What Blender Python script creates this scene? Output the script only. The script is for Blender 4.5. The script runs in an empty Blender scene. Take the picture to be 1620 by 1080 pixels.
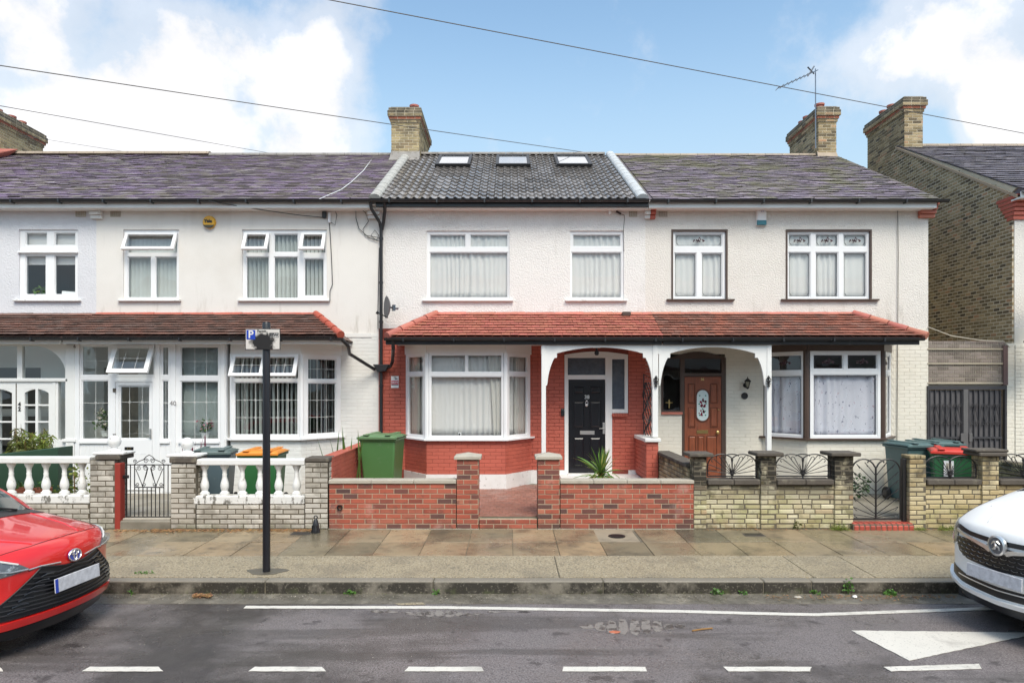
import bpy, bmesh, math, random
from mathutils import Vector, Matrix, geometry
from mathutils.bvhtree import BVHTree
R = math.radians
rng = random.Random(38)
S = bpy.context.scene
C = S.collection

# ------------------------------------------------------------ camera, light
F_PX, VX, VY, CH = 1080.0, 805.0, 612.0, 2.2
cd = bpy.data.cameras.new('camera'); cam = bpy.data.objects.new('camera', cd); C.objects.link(cam)
cd.sensor_width = 36; cd.lens = 24.0
cd.shift_x = (810 - VX) / 1620; cd.shift_y = (VY - 540) / 1620
cd.clip_start = .05; cd.clip_end = 2000
cam.location = (0, 0, CH); cam.rotation_euler = (R(90), 0, 0)
S.camera = cam
S.view_settings.view_transform = 'Standard'; S.view_settings.look = 'None'
S.view_settings.exposure = 1.15; S.view_settings.gamma = 1
S.view_settings.use_curve_mapping = False

SUN_EL, SUN_AZ = 54.0, 125.0        # azimuth measured from +X-ish: see sun_dir
sd = Vector((math.cos(R(SUN_EL)) * .30, -math.cos(R(SUN_EL)) * .954, math.sin(R(SUN_EL)))).normalized()
w = bpy.data.worlds.new('World'); S.world = w; w.use_nodes = True
nt = w.node_tree; nt.nodes.clear()
def N(t, **k):
    n = nt.nodes.new(t)
    for a, b in k.items(): setattr(n, a, b)
    return n
def L(a, b): nt.links.new(a, b)
out = N('ShaderNodeOutputWorld'); bg = N('ShaderNodeBackground'); L(bg.outputs[0], out.inputs[0])
bg.inputs[1].default_value = .15
sky = N('ShaderNodeTexSky', sky_type='NISHITA'); sky.sun_disc = False
sky.sun_elevation = R(SUN_EL); sky.sun_rotation = math.atan2(sd.x, sd.y)
sky.air_density = 1.0; sky.dust_density = 1.6; sky.ozone_density = 1.4
tc = N('ShaderNodeTexCoord')
def vmath(op, a, b=None):
    n = N('ShaderNodeVectorMath', operation=op); L(a, n.inputs[0])
    if b is not None:
        if isinstance(b, (tuple, Vector)): n.inputs[1].default_value = b
        else: L(b, n.inputs[1])
    return n
def wm(op, a, b, clamp=False):
    n = N('ShaderNodeMath', operation=op); n.use_clamp = clamp
    for i, q in enumerate((a, b)):
        if isinstance(q, (int, float)): n.inputs[i].default_value = q
        else: L(q, n.inputs[i])
    return n.outputs[0]
def mr(a, f0, f1, t0, t1, smooth=True):
    n = N('ShaderNodeMapRange'); n.interpolation_type = 'SMOOTHSTEP' if smooth else 'LINEAR'
    L(a, n.inputs[0])
    for i, q in enumerate((f0, f1, t0, t1)): n.inputs[i + 1].default_value = q
    return n.outputs[0]
D = tc.outputs['Generated']
sep = N('ShaderNodeSeparateXYZ'); L(D, sep.inputs[0])
zz_ = wm('ADD', wm('MAXIMUM', sep.outputs[2], 0.0), .22)
pl = N('ShaderNodeCombineXYZ'); L(wm('DIVIDE', sep.outputs[0], zz_), pl.inputs[0]); L(wm('DIVIDE', sep.outputs[1], zz_), pl.inputs[1])
def noise(vec, sc, det=8, ro=.58, off=(0, 0, 0)):
    a = vmath('ADD', vec, off)
    n = N('ShaderNodeTexNoise'); n.inputs['Scale'].default_value = sc; n.inputs['Detail'].default_value = det
    n.inputs['Roughness'].default_value = ro; L(a.outputs[0], n.inputs['Vector']); return n.outputs[0]
n1 = noise(D, 4.2, 10, .62, (3.1, 1.7, 2.2))
n2 = noise(pl.outputs[0], 1.3, 6, .55, (5.2, 0.3, 0))
def blob(px, py, r0, r1, amp):
    d = Vector((px - VX, F_PX, VY - py)).normalized()
    dt = vmath('DOT_PRODUCT', D, tuple(d)).outputs['Value']
    return mr(dt, math.cos(R(r1)), math.cos(R(r0)), 0, amp)
n4 = noise(D, 13, 8, .65, (7, 2, 5))
dens = wm('ADD', wm('ADD', wm('MULTIPLY', n1, 1.9), wm('MULTIPLY', n2, .4)), wm('MULTIPLY', wm('SUBTRACT', n4, .93), .5))
for b in ((20, 190, 2, 10, .22), (200, 160, 2, 10, .28), (400, 190, 3, 11, .44), (500, 190, 2, 7, .34), (250, 210, 2, 7, .16), (470, 100, 1, 5, .20), (560, 40, .5, 4, .34), (330, 60, 1, 4, .18), (160, 20, .5, 4, .10), (20, 30, 1, 4, .16), (770, 234, .4, 2.6, .36), (860, 240, .4, 2.2, .32),
          (1480, 60, 1, 6.5, .30), (1600, 195, 1, 4.2, .60), (1590, 90, 1, 6, .26), (1250, 110, 1, 6, .24), (1360, 150, 1, 5, .16), (-500, 50, 8, 30, .3), (2300, 50, 8, 30, .3), (460, -330, 4, 13, .6), (780, -330, 4, 13, .6), (1150, -330, 4, 13, .6)):
    dens = wm('ADD', dens, blob(*b))
for b in ((900, 90, 5, 17, -.26), (60, 80, .5, 4, -.22), (190, 75, .5, 4, -.30), (620, 140, 1, 4, -.16), (1130, 190, 2, 7, -.10), (1440, 190, 1, 4, -.16)):
    dens = wm('ADD', dens, blob(*b))
cov = wm('MAXIMUM', mr(dens, 1.20, 1.66, 0, 1), mr(dens, .92, 1.40, 0, .55))
shade = mr(dens, 1.25, 1.8, .95, 1.04)
cc = N('ShaderNodeCombineColor')
n3 = noise(D, 9, 5, .6, (0, 4, 1)); br = wm('MULTIPLY', shade, mr(n3, .32, .68, .93, 1.06))
L(wm('MULTIPLY', br, 3.15), cc.inputs[0]); L(wm('MULTIPLY', br, 3.14), cc.inputs[1]); L(wm('MULTIPLY', br, 3.2), cc.inputs[2])
hz = N('ShaderNodeMix', data_type='RGBA'); L(mr(sep.outputs[2], .16, .52, .85, .0), hz.inputs[0])
tint = N('ShaderNodeMix', data_type='RGBA', blend_type='MULTIPLY'); tint.inputs[0].default_value = 1; L(sky.outputs[0], tint.inputs[6]); tint.inputs[7].default_value = (.80, .86, .78, 1)
L(tint.outputs[2], hz.inputs[6]); hz.inputs[7].default_value = (1.80, 2.32, 2.70, 1)
mx = N('ShaderNodeMix', data_type='RGBA'); L(cov, mx.inputs[0]); L(hz.outputs[2], mx.inputs[6]); L(cc.outputs[0], mx.inputs[7])
L(mx.outputs[2], bg.inputs[0])
sl = bpy.data.lights.new('sun', 'SUN'); sl.energy = 1.4; sl.angle = R(26); sl.color = (1, .925, .82)
so = bpy.data.objects.new('sun', sl); C.objects.link(so); so.location = sd * 60
so.rotation_euler = (-sd).to_track_quat('-Z', 'Y').to_euler()

# ------------------------------------------------------------ materials
def mat(name, col, rough=.6, metal=0., var=.12, vs=3., rnd=0., hue=0., bump=0., bs=30., bdet=4, dirt=(), spec=.5,
        coat=0., rr=0., rs=2., pal=None, sub=0., trans=0.):
    m = bpy.data.materials.new(name); m.use_nodes = True
    t = m.node_tree; nd = t.nodes; p = nd['Principled BSDF']
    def n(ty, **k):
        q = nd.new(ty)
        for a, b in k.items(): setattr(q, a, b)
        return q
    def ln(a, b): t.links.new(a, b)
    def ma(op, a, b, clamp=False):
        q = n('ShaderNodeMath', operation=op); q.use_clamp = clamp
        for i, s in enumerate((a, b)):
            if isinstance(s, (int, float)): q.inputs[i].default_value = s
            else: ln(s, q.inputs[i])
        return q.outputs[0]
    geo = n('ShaderNodeNewGeometry'); P = geo.outputs['Position']
    def nz(scale, det=4, stretch=None, off=0):
        src = P
        if stretch or off:
            mp = n('ShaderNodeMapping'); ln(P, mp.inputs[0]); mp.inputs[3].default_value = stretch or (1, 1, 1); mp.inputs[1].default_value = (off, off, off); src = mp.outputs[0]
        q = n('ShaderNodeTexNoise'); q.inputs['Scale'].default_value = scale; q.inputs['Detail'].default_value = det
        q.inputs['Roughness'].default_value = .6; ln(src, q.inputs['Vector']); return q.outputs[0]
    rand = None
    if rnd or hue or pal:
        oi = n('ShaderNodeObjectInfo')
        rand = ma('FRACT', ma('ADD', ma('MULTIPLY', oi.outputs['Random'], 7.3), geo.outputs['Random Per Island']), 0)
    if pal:
        cr = n('ShaderNodeValToRGB'); ln(rand, cr.inputs[0]); el = cr.color_ramp.elements; cr.color_ramp.interpolation = 'LINEAR'
        while len(el) < len(pal): el.new(.5)
        for e, (ps, c) in zip(el, pal): e.position = ps; e.color = (*c, 1)
        base = cr.outputs[0]
    else:
        rg = n('ShaderNodeRGB'); rg.outputs[0].default_value = (*col, 1); base = rg.outputs[0]
    hs = n('ShaderNodeHueSaturation'); ln(base, hs.inputs['Color'])
    v = ma('ADD', 1 - var, ma('MULTIPLY', nz(vs), 2 * var))
    if rnd: v = ma('ADD', v, ma('MULTIPLY', ma('SUBTRACT', ma('FRACT', ma('MULTIPLY', rand, 13.7), 0), .5), rnd))
    ln(v, hs.inputs['Value'])
    if hue: ln(ma('ADD', .5, ma('MULTIPLY', ma('SUBTRACT', rand, .5), hue)), hs.inputs['Hue'])
    c = hs.outputs[0]
    for i, d in enumerate(dirt):
        dc, sc, lo, hi, st = d[:5]
        zr = d[5] if len(d) > 5 else None; strch = d[6] if len(d) > 6 else None
        q = n('ShaderNodeMapRange'); ln(nz(sc, 6, strch, 11.3 * (i + 1)), q.inputs[0]); q.inputs[1].default_value = lo; q.inputs[2].default_value = hi; q.inputs[4].default_value = st
        f = q.outputs[0]
        if zr:
            sx = n('ShaderNodeSeparateXYZ'); ln(P, sx.inputs[0])
            z = n('ShaderNodeMapRange'); ln(sx.outputs[2], z.inputs[0]); z.inputs[1].default_value = zr[0]; z.inputs[2].default_value = zr[1]
            f = ma('MULTIPLY', f, z.outputs[0])
        mxx = n('ShaderNodeMix', data_type='RGBA'); ln(f, mxx.inputs[0]); ln(c, mxx.inputs[6]); mxx.inputs[7].default_value = (*dc, 1); c = mxx.outputs[2]
    ln(c, p.inputs['Base Color'])
    p.inputs['Metallic'].default_value = metal; p.inputs['Specular IOR Level'].default_value = spec
    if rr:
        q = n('ShaderNodeMapRange'); ln(nz(rs, 5, None, 3.3), q.inputs[0]); q.inputs[1].default_value = .42; q.inputs[2].default_value = .58
        q.inputs[3].default_value = max(.03, rough - rr); q.inputs[4].default_value = rough; ln(q.outputs[0], p.inputs['Roughness'])
    else: p.inputs['Roughness'].default_value = rough
    if coat: p.inputs['Coat Weight'].default_value = coat; p.inputs['Coat Roughness'].default_value = .04
    if bump:
        b = n('ShaderNodeBump'); b.inputs['Strength'].default_value = 1; b.inputs['Distance'].default_value = bump
        ln(nz(bs, bdet), b.inputs['Height']); ln(b.outputs[0], p.inputs['Normal'])
    if trans:
        tr = n('ShaderNodeBsdfTranslucent'); ln(c, tr.inputs[0]); ms = n('ShaderNodeMixShader'); ms.inputs[0].default_value = trans
        ln(p.outputs[0], ms.inputs[1]); ln(tr.outputs[0], ms.inputs[2]); ln(ms.outputs[0], nd['Material Output'].inputs[0])
    return m
def glassmat(name, tint=(1, 1, 1), refl=1.0, rough=.0, ior=1.5, bump=.0):
    m = bpy.data.materials.new(name); m.use_nodes = True; t = m.node_tree; nd = t.nodes; nd.remove(nd['Principled BSDF'])
    tr = nd.new('ShaderNodeBsdfTransparent'); tr.inputs[0].default_value = (*tint, 1)
    gl = nd.new('ShaderNodeBsdfGlossy'); gl.inputs['Roughness'].default_value = rough; gl.inputs[0].default_value = (.95, .97, 1, 1)
    fr = nd.new('ShaderNodeFresnel'); fr.inputs[0].default_value = ior
    mu = nd.new('ShaderNodeMath'); mu.operation = 'MULTIPLY'; mu.use_clamp = True; mu.inputs[1].default_value = refl
    gb = nd.new('ShaderNodeNewGeometry'); sb = nd.new('ShaderNodeMath'); sb.operation = 'SUBTRACT'; sb.inputs[0].default_value = 1; t.links.new(gb.outputs['Backfacing'], sb.inputs[1])
    mb_ = nd.new('ShaderNodeMath'); mb_.operation = 'MULTIPLY'; t.links.new(fr.outputs[0], mb_.inputs[0]); t.links.new(sb.outputs[0], mb_.inputs[1]); t.links.new(mb_.outputs[0], mu.inputs[0])
    ms = nd.new('ShaderNodeMixShader'); t.links.new(mu.outputs[0], ms.inputs[0]); t.links.new(tr.outputs[0], ms.inputs[1]); t.links.new(gl.outputs[0], ms.inputs[2])
    if bump:
        g = nd.new('ShaderNodeNewGeometry'); nz = nd.new('ShaderNodeTexNoise'); nz.inputs['Scale'].default_value = 1.3; t.links.new(g.outputs['Position'], nz.inputs['Vector'])
        b = nd.new('ShaderNodeBump'); b.inputs['Distance'].default_value = bump; t.links.new(nz.outputs[0], b.inputs['Height']); t.links.new(b.outputs[0], gl.inputs['Normal'])
    t.links.new(ms.outputs[0], nd['Material Output'].inputs[0]); return m
M = {}
GR = (.30, .28, .24)
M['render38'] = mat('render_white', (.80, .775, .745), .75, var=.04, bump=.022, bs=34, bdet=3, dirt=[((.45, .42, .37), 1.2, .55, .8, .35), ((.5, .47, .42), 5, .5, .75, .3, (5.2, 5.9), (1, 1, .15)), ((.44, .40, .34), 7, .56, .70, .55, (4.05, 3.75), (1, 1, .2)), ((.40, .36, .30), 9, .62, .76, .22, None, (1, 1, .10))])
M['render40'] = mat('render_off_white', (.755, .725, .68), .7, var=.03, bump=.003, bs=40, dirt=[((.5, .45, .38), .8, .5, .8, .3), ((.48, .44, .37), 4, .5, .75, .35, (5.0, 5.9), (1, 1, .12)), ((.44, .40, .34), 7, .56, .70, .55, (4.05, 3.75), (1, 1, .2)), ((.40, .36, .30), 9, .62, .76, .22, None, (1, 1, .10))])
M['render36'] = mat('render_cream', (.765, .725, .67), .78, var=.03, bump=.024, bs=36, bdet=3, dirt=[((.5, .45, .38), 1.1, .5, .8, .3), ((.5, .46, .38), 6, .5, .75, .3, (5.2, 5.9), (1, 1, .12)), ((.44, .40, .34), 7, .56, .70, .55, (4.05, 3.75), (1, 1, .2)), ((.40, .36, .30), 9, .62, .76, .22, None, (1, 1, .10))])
M['render42'] = mat('render_blue_white', (.69, .69, .715), .78, var=.03, bump=.014, bs=26, dirt=[((.42, .44, .47), 1.5, .5, .8, .3)])
M['red_paint_brick'] = mat('red_painted_brick', (.49, .118, .078), .6, var=.10, vs=2, rnd=.12, bump=.002, bs=60, dirt=[((.30, .05, .03), 2.5, .5, .8, .4), ((.55, .25, .2), 7, .68, .8, .3)])
M['red_paint_dark'] = mat('red_painted_joint', (.22, .045, .03), .7, var=.10)
M['white_brick'] = mat('white_painted_brick', (.76, .755, .72), .6, var=.03, rnd=.05, bump=.003, bs=50, dirt=[((.5, .46, .38), 2, .6, .85, .3)])
M['white_joint'] = mat('white_painted_joint', (.70, .69, .66), .7, var=.05)
M['cream_brick'] = mat('cream_painted_brick', (.75, .71, .62), .6, var=.03, rnd=.05, bump=.003, bs=50, dirt=[((.5, .45, .34), 2, .6, .85, .3)])
M['cream_joint'] = mat('cream_painted_joint', (.69, .65, .57), .7, var=.05)
M['upvc'] = mat('white_upvc', (.84, .845, .85), .3, var=.015, dirt=[((.6, .58, .54), 3, .6, .85, .15)])
M['white_wood'] = mat('white_painted_timber', (.80, .80, .78), .42, var=.03, dirt=[((.5, .47, .42), 6, .62, .8, .25)])
M['brown_wood'] = mat('dark_brown_timber', (.075, .047, .036), .45, var=.2, vs=8)
M['black_plastic'] = mat('black_gutter_plastic', (.022, .023, .026), .35, var=.2, dirt=[((.12, .11, .10), 5, .6, .75, .4)])
M['black_iron'] = mat('black_iron', (.018, .017, .018), .45, var=.2, dirt=[((.10, .05, .03), 20, .62, .8, .4)])
M['black_trim'] = mat('black_trim', (.015, .015, .017), .4)
M['glass'] = glassmat('window_glass', (.975, .985, .98), 1.8, bump=.004)
M['glass_dark'] = glassmat('porch_glass', (.93, .95, .95), 2.2, bump=.006)
M['obscure'] = mat('obscured_glass', (.07, .085, .11), .22, var=.35, vs=14, bump=.01, bs=45, dirt=[((.16, .17, .18), 5, .5, .8, .5)])
M['net'] = mat('net_curtain', (.87, .855, .84), .9, var=.04, vs=5, trans=.2)
M['curtain'] = mat('cream_curtain', (.72, .67, .58), .9, var=.1, vs=6, trans=.2)
M['pattern_net'] = mat('flowered_curtain', (.78, .77, .86), .9, var=.08, vs=5, trans=.15, dirt=[((.12, .12, .24), 22, .62, .66, .8, None, (1, 1, .6)), ((.52, .26, .36), 11, .64, .68, .6)])
M['blind'] = mat('vertical_blind_fabric', (.74, .78, .76), .85, var=.05, trans=.25)
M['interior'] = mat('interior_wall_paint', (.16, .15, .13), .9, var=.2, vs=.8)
M['slate40'] = mat('weathered_roof_tile', (.1, .09, .1), .5, pal=[(0, (.11, .085, .085)), (.3, (.17, .13, .165)), (.6, (.235, .17, .26)), (.8, (.21, .18, .16)), (1, (.29, .25, .265))], rnd=.4, bump=.003, bs=40, dirt=[((.15, .125, .07), 2.5, .5, .68, .6), ((.06, .05, .04), .9, .5, .7, .6), ((.26, .25, .22), 14, .62, .74, .5)])
M['slate36'] = mat('mossy_roof_slate', (.1, .09, .1), .5, pal=[(0, (.11, .095, .09)), (.4, (.18, .145, .19)), (.8, (.24, .195, .235)), (1, (.17, .16, .11))], rnd=.45, bump=.004, bs=35, dirt=[((.17, .16, .075), 1.1, .46, .64, .75), ((.06, .055, .035), 5, .55, .7, .6), ((.32, .31, .22), 3, .62, .75, .5)])
M['slate34'] = mat('grey_roof_slate', (.1, .1, .11), .5, pal=[(0, (.09, .08, .09)), (.5, (.13, .115, .14)), (1, (.19, .17, .19))], rnd=.3, bump=.003, bs=35, dirt=[((.13, .115, .07), 2, .52, .7, .5)])
M['pantile'] = mat('glossy_black_tile', (.15, .135, .125), .36, var=.3, vs=4, rnd=.5, spec=.8, rr=.12, rs=3, coat=.45, dirt=[((.25, .23, .19), 7, .60, .72, .4)])
M['ridge_grey'] = mat('grey_mortar_ridge', (.28, .26, .24), .8, var=.25, vs=8, bump=.004, bs=40, dirt=[((.10, .09, .07), 6, .5, .7, .6)])
M['lead'] = mat('pale_verge_mortar', (.50, .52, .53), .6, var=.15, vs=5, dirt=[((.30, .25, .19), 5, .5, .75, .6)])
M['ridge_brown'] = mat('clay_ridge', (.36, .29, .22), .8, var=.25, vs=6, rnd=.25, dirt=[((.35, .33, .22), 7, .55, .7, .5)])
M['tile_red'] = mat('terracotta_tile', (.46, .155, .11), .6, rnd=.28, hue=.015, var=.12, bump=.002, bs=60, dirt=[((.30, .10, .06), 3, .55, .75, .4), ((.30, .27, .22), 9, .66, .8, .35)])
M['tile_brown36'] = mat('weathered_red_tile', (.30, .11, .075), .65, pal=[(0, (.22, .085, .06)), (.5, (.32, .115, .075)), (1, (.27, .13, .10))], rnd=.35, bump=.003, bs=50, dirt=[((.12, .075, .06), 3, .48, .66, .7), ((.2, .17, .10), 9, .6, .75, .5)])
M['tile_brown40'] = mat('brown_clay_tile', (.2, .1, .07), .7, pal=[(0, (.12, .065, .05)), (.5, (.20, .10, .075)), (1, (.15, .10, .085))], rnd=.4, bump=.003, bs=50, dirt=[((.07, .05, .04), 3, .5, .66, .7), ((.27, .10, .065), 1.2, .55, .7, .6)])
M['red_ridge'] = mat('red_ridge_tile', (.42, .085, .05), .55, var=.15, vs=5, dirt=[((.22, .06, .04), 6, .55, .75, .5)])
M['stock'] = mat('yellow_stock_brick', (.3, .22, .12), .85, pal=[(0, (.22, .16, .09)), (.3, (.36, .28, .15)), (.7, (.44, .35, .19)), (1, (.30, .22, .13))], rnd=.3, bump=.004, bs=50, dirt=[((.09, .075, .05), 2.4, .5, .7, .7), ((.05, .045, .04), 3, .45, .6, .75, (8.7, 9.3))])
M['flank'] = mat('sooty_stock_brick', (.2, .15, .09), .85, pal=[(0, (.10, .075, .05)), (.2, (.20, .15, .08)), (.6, (.33, .25, .135)), (.88, (.44, .34, .20)), (1, (.44, .25, .14))], rnd=.3, bump=.004, bs=50, dirt=[((.10, .08, .05), 1.0, .5, .68, .4)])
M['mortar_pale'] = mat('pale_mortar', (.36, .33, .27), .9, var=.15, bump=.002, bs=80)
M['mortar_dirty'] = mat('grey_mortar', (.60, .53, .40), .9, var=.2, bump=.002, bs=80)
M['mortar_cream'] = mat('cream_mortar', (.43, .33, .235), .9, var=.12, bump=.002, bs=80, dirt=[((.3, .2, .14), 4, .5, .75, .4)])
M['redbrick'] = mat('new_red_brick', (.4, .1, .06), .75, pal=[(0, (.10, .055, .05)), (.16, (.20, .065, .048)), (.28, (.33, .075, .045)), (.6, (.40, .10, .06)), (.9, (.37, .11, .07)), (1, (.44, .16, .10))], rnd=.25, var=.18, vs=9, bump=.003, bs=70, dirt=[((.10, .05, .045), 7, .56, .68, .6), ((.62, .42, .36), 1.6, .58, .70, .55), ((.10, .055, .04), 2.5, .42, .62, .65, (.25, .0))])
M['pale_brick'] = mat('pale_grey_brick', (.5, .46, .4), .85, pal=[(0, (.40, .36, .30)), (.4, (.55, .51, .45)), (1, (.62, .58, .51))], rnd=.2, bump=.005, bs=60, dirt=[((.07, .06, .05), 5, .5, .62, .9, (.75, 1.02)), ((.13, .11, .08), 4, .48, .64, .6), ((.30, .27, .22), 1.5, .45, .62, .45), ((.20, .20, .10), 3, .45, .65, .6, (.22, .02))])
M['mortar_dark'] = mat('dark_mortar', (.13, .11, .08), .9, var=.2, bump=.003, bs=60)
M['buff'] = mat('mossy_buff_brick', (.5, .45, .3), .9, pal=[(0, (.42, .35, .21)), (.4, (.58, .51, .34)), (.9, (.66, .60, .43)), (1, (.46, .28, .17))], rnd=.2, bump=.006, bs=45, dirt=[((.035, .03, .022), 3.2, .34, .50, 1.0, (.38, .72)), ((.36, .37, .12), 2.2, .42, .6, .45, (.62, .3)), ((.22, .13, .05), 4, .45, .62, .7, (.16, .04)), ((.12, .10, .05), 5, .56, .66, .6)])
M['buff_clean'] = mat('buff_garden_brick', (.5, .45, .3), .9, pal=[(0, (.36, .27, .14)), (.4, (.50, .40, .22)), (1, (.58, .49, .31))], rnd=.25, bump=.005, bs=45, dirt=[((.04, .035, .025), 2.6, .45, .6, .9, (.55, .9)), ((.30, .32, .08), 2.2, .45, .62, .5, (.5, .1)), ((.12, .10, .05), 5, .55, .68, .6)])
M['coping'] = mat('concrete_coping', (.44, .40, .33), .8, var=.12, vs=6, bump=.002, bs=60, dirt=[((.25, .23, .19), 5, .55, .75, .5)])
M['coping_dark'] = mat('blackened_stone', (.10, .085, .07), .9, var=.3, vs=8, bump=.006, bs=40, dirt=[((.25, .22, .16), 6, .56, .7, .6)])
M['white_stone'] = mat('white_painted_stone', (.78, .78, .76), .55, var=.05, bump=.003, bs=40, dirt=[((.20, .18, .14), 9, .60, .70, .7), ((.5, .48, .43), 3, .5, .75, .35)])
M['white_stone_worn'] = mat('flaking_white_stone', (.76, .75, .72), .65, var=.05, bump=.006, bs=30, dirt=[((.09, .08, .06), 13, .52, .60, .85, None, (1, 1, .5)), ((.4, .37, .3), 3, .5, .75, .4)])
M['slab'] = mat('paving_slab', (.2, .18, .14), .55, pal=[(0, (.13, .115, .08)), (.3, (.20, .165, .105)), (.6, (.26, .205, .13)), (.85, (.32, .225, .13)), (1, (.35, .275, .175))], rnd=.15, var=.18, vs=2.5, bump=.002, bs=90, rr=.45, rs=.9, dirt=[((.36, .29, .19), 1.4, .58, .72, .45), ((.06, .054, .038), 1.6, .50, .64, .6), ((.07, .065, .05), 6, .55, .66, .4), ((.42, .38, .30), 26, .66, .69, .6)])
M['joint'] = mat('sandy_joint', (.13, .115, .085), .9, var=.3, vs=5, dirt=[((.40, .33, .23), 2, .55, .65, .6), ((.10, .13, .04), 4, .6, .7, .6)])
M['concrete'] = mat('exposed_concrete', (.33, .27, .175), .7, var=.12, vs=1.2, bump=.006, bs=60, rr=.2, rs=.7, dirt=[((.52, .46, .35), 55, .50, .62, .75), ((.10, .088, .065), 42, .50, .60, .75), ((.15, .13, .10), 1.4, .52, .68, .5)])
M['kerb'] = mat('granite_kerb', (.23, .205, .165), .62, rnd=.12, var=.15, vs=2, bump=.004, bs=70, rr=.2, rs=1.5, dirt=[((.030, .026, .020), 3.2, .34, .50, .95, (-.068, -.082)), ((.42, .38, .30), 45, .56, .68, .4), ((.12, .14, .05), 6, .55, .68, .5, (-.12, -.2))])  # first layer turns the front face darker than the top
M['gutter_strip'] = mat('wet_gutter_channel', (.15, .135, .11), .5, var=.25, vs=3, bump=.006, bs=40, rr=.3, rs=1.6, dirt=[((.28, .25, .2), 5, .52, .62, .6), ((.06, .055, .04), 4, .5, .66, .6)])
M['asphalt'] = mat('wet_asphalt', (.175, .152, .150), .60, var=.16, vs=.8, bump=.0045, bs=110, rr=.50, rs=.6, dirt=[((.34, .32, .32), 75, .52, .62, .7), ((.03, .027, .028), 60, .52, .62, .7), ((.030, .026, .025), .6, .48, .62, .8), ((.17, .155, .15), 1.3, .55, .68, .55), ((.035, .03, .03), 3.5, .60, .66, .6), ((.05, .045, .04), 1.0, .52, .6, .5, None, (.25, 2.2, 1))])
M['asphalt_patch'] = mat('worn_asphalt_painted_sheen', (.24, .22, .205), .22, var=.25, vs=7, bump=.005, bs=40, rr=.3, rs=3, dirt=[((.04, .035, .035), 9, .5, .58, .8)])  # worn plates; wet shine is put into the lighter base colour
M['road_paint'] = mat('worn_road_paint', (.66, .63, .57), .6, var=.08, vs=4, bump=.003, bs=90, dirt=[((.14, .13, .12), 55, .60, .68, .8), ((.30, .28, .25), 3.5, .56, .7, .5)])
M['path'] = mat('garden_concrete', (.24, .215, .17), .7, var=.2, vs=2, bump=.003, bs=60, rr=.3, dirt=[((.10, .09, .06), 2, .5, .7, .6)])
M['blockpave'] = mat('block_paving', (.28, .12, .085), .6, rnd=.25, var=.12, bump=.002, bs=60, rr=.25, dirt=[((.14, .08, .06), 4, .5, .7, .5), ((.45, .36, .3), 3, .6, .75, .4)])
M['earth'] = mat('ground_soil', (.10, .09, .06), .95, var=.3, vs=1)
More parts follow.
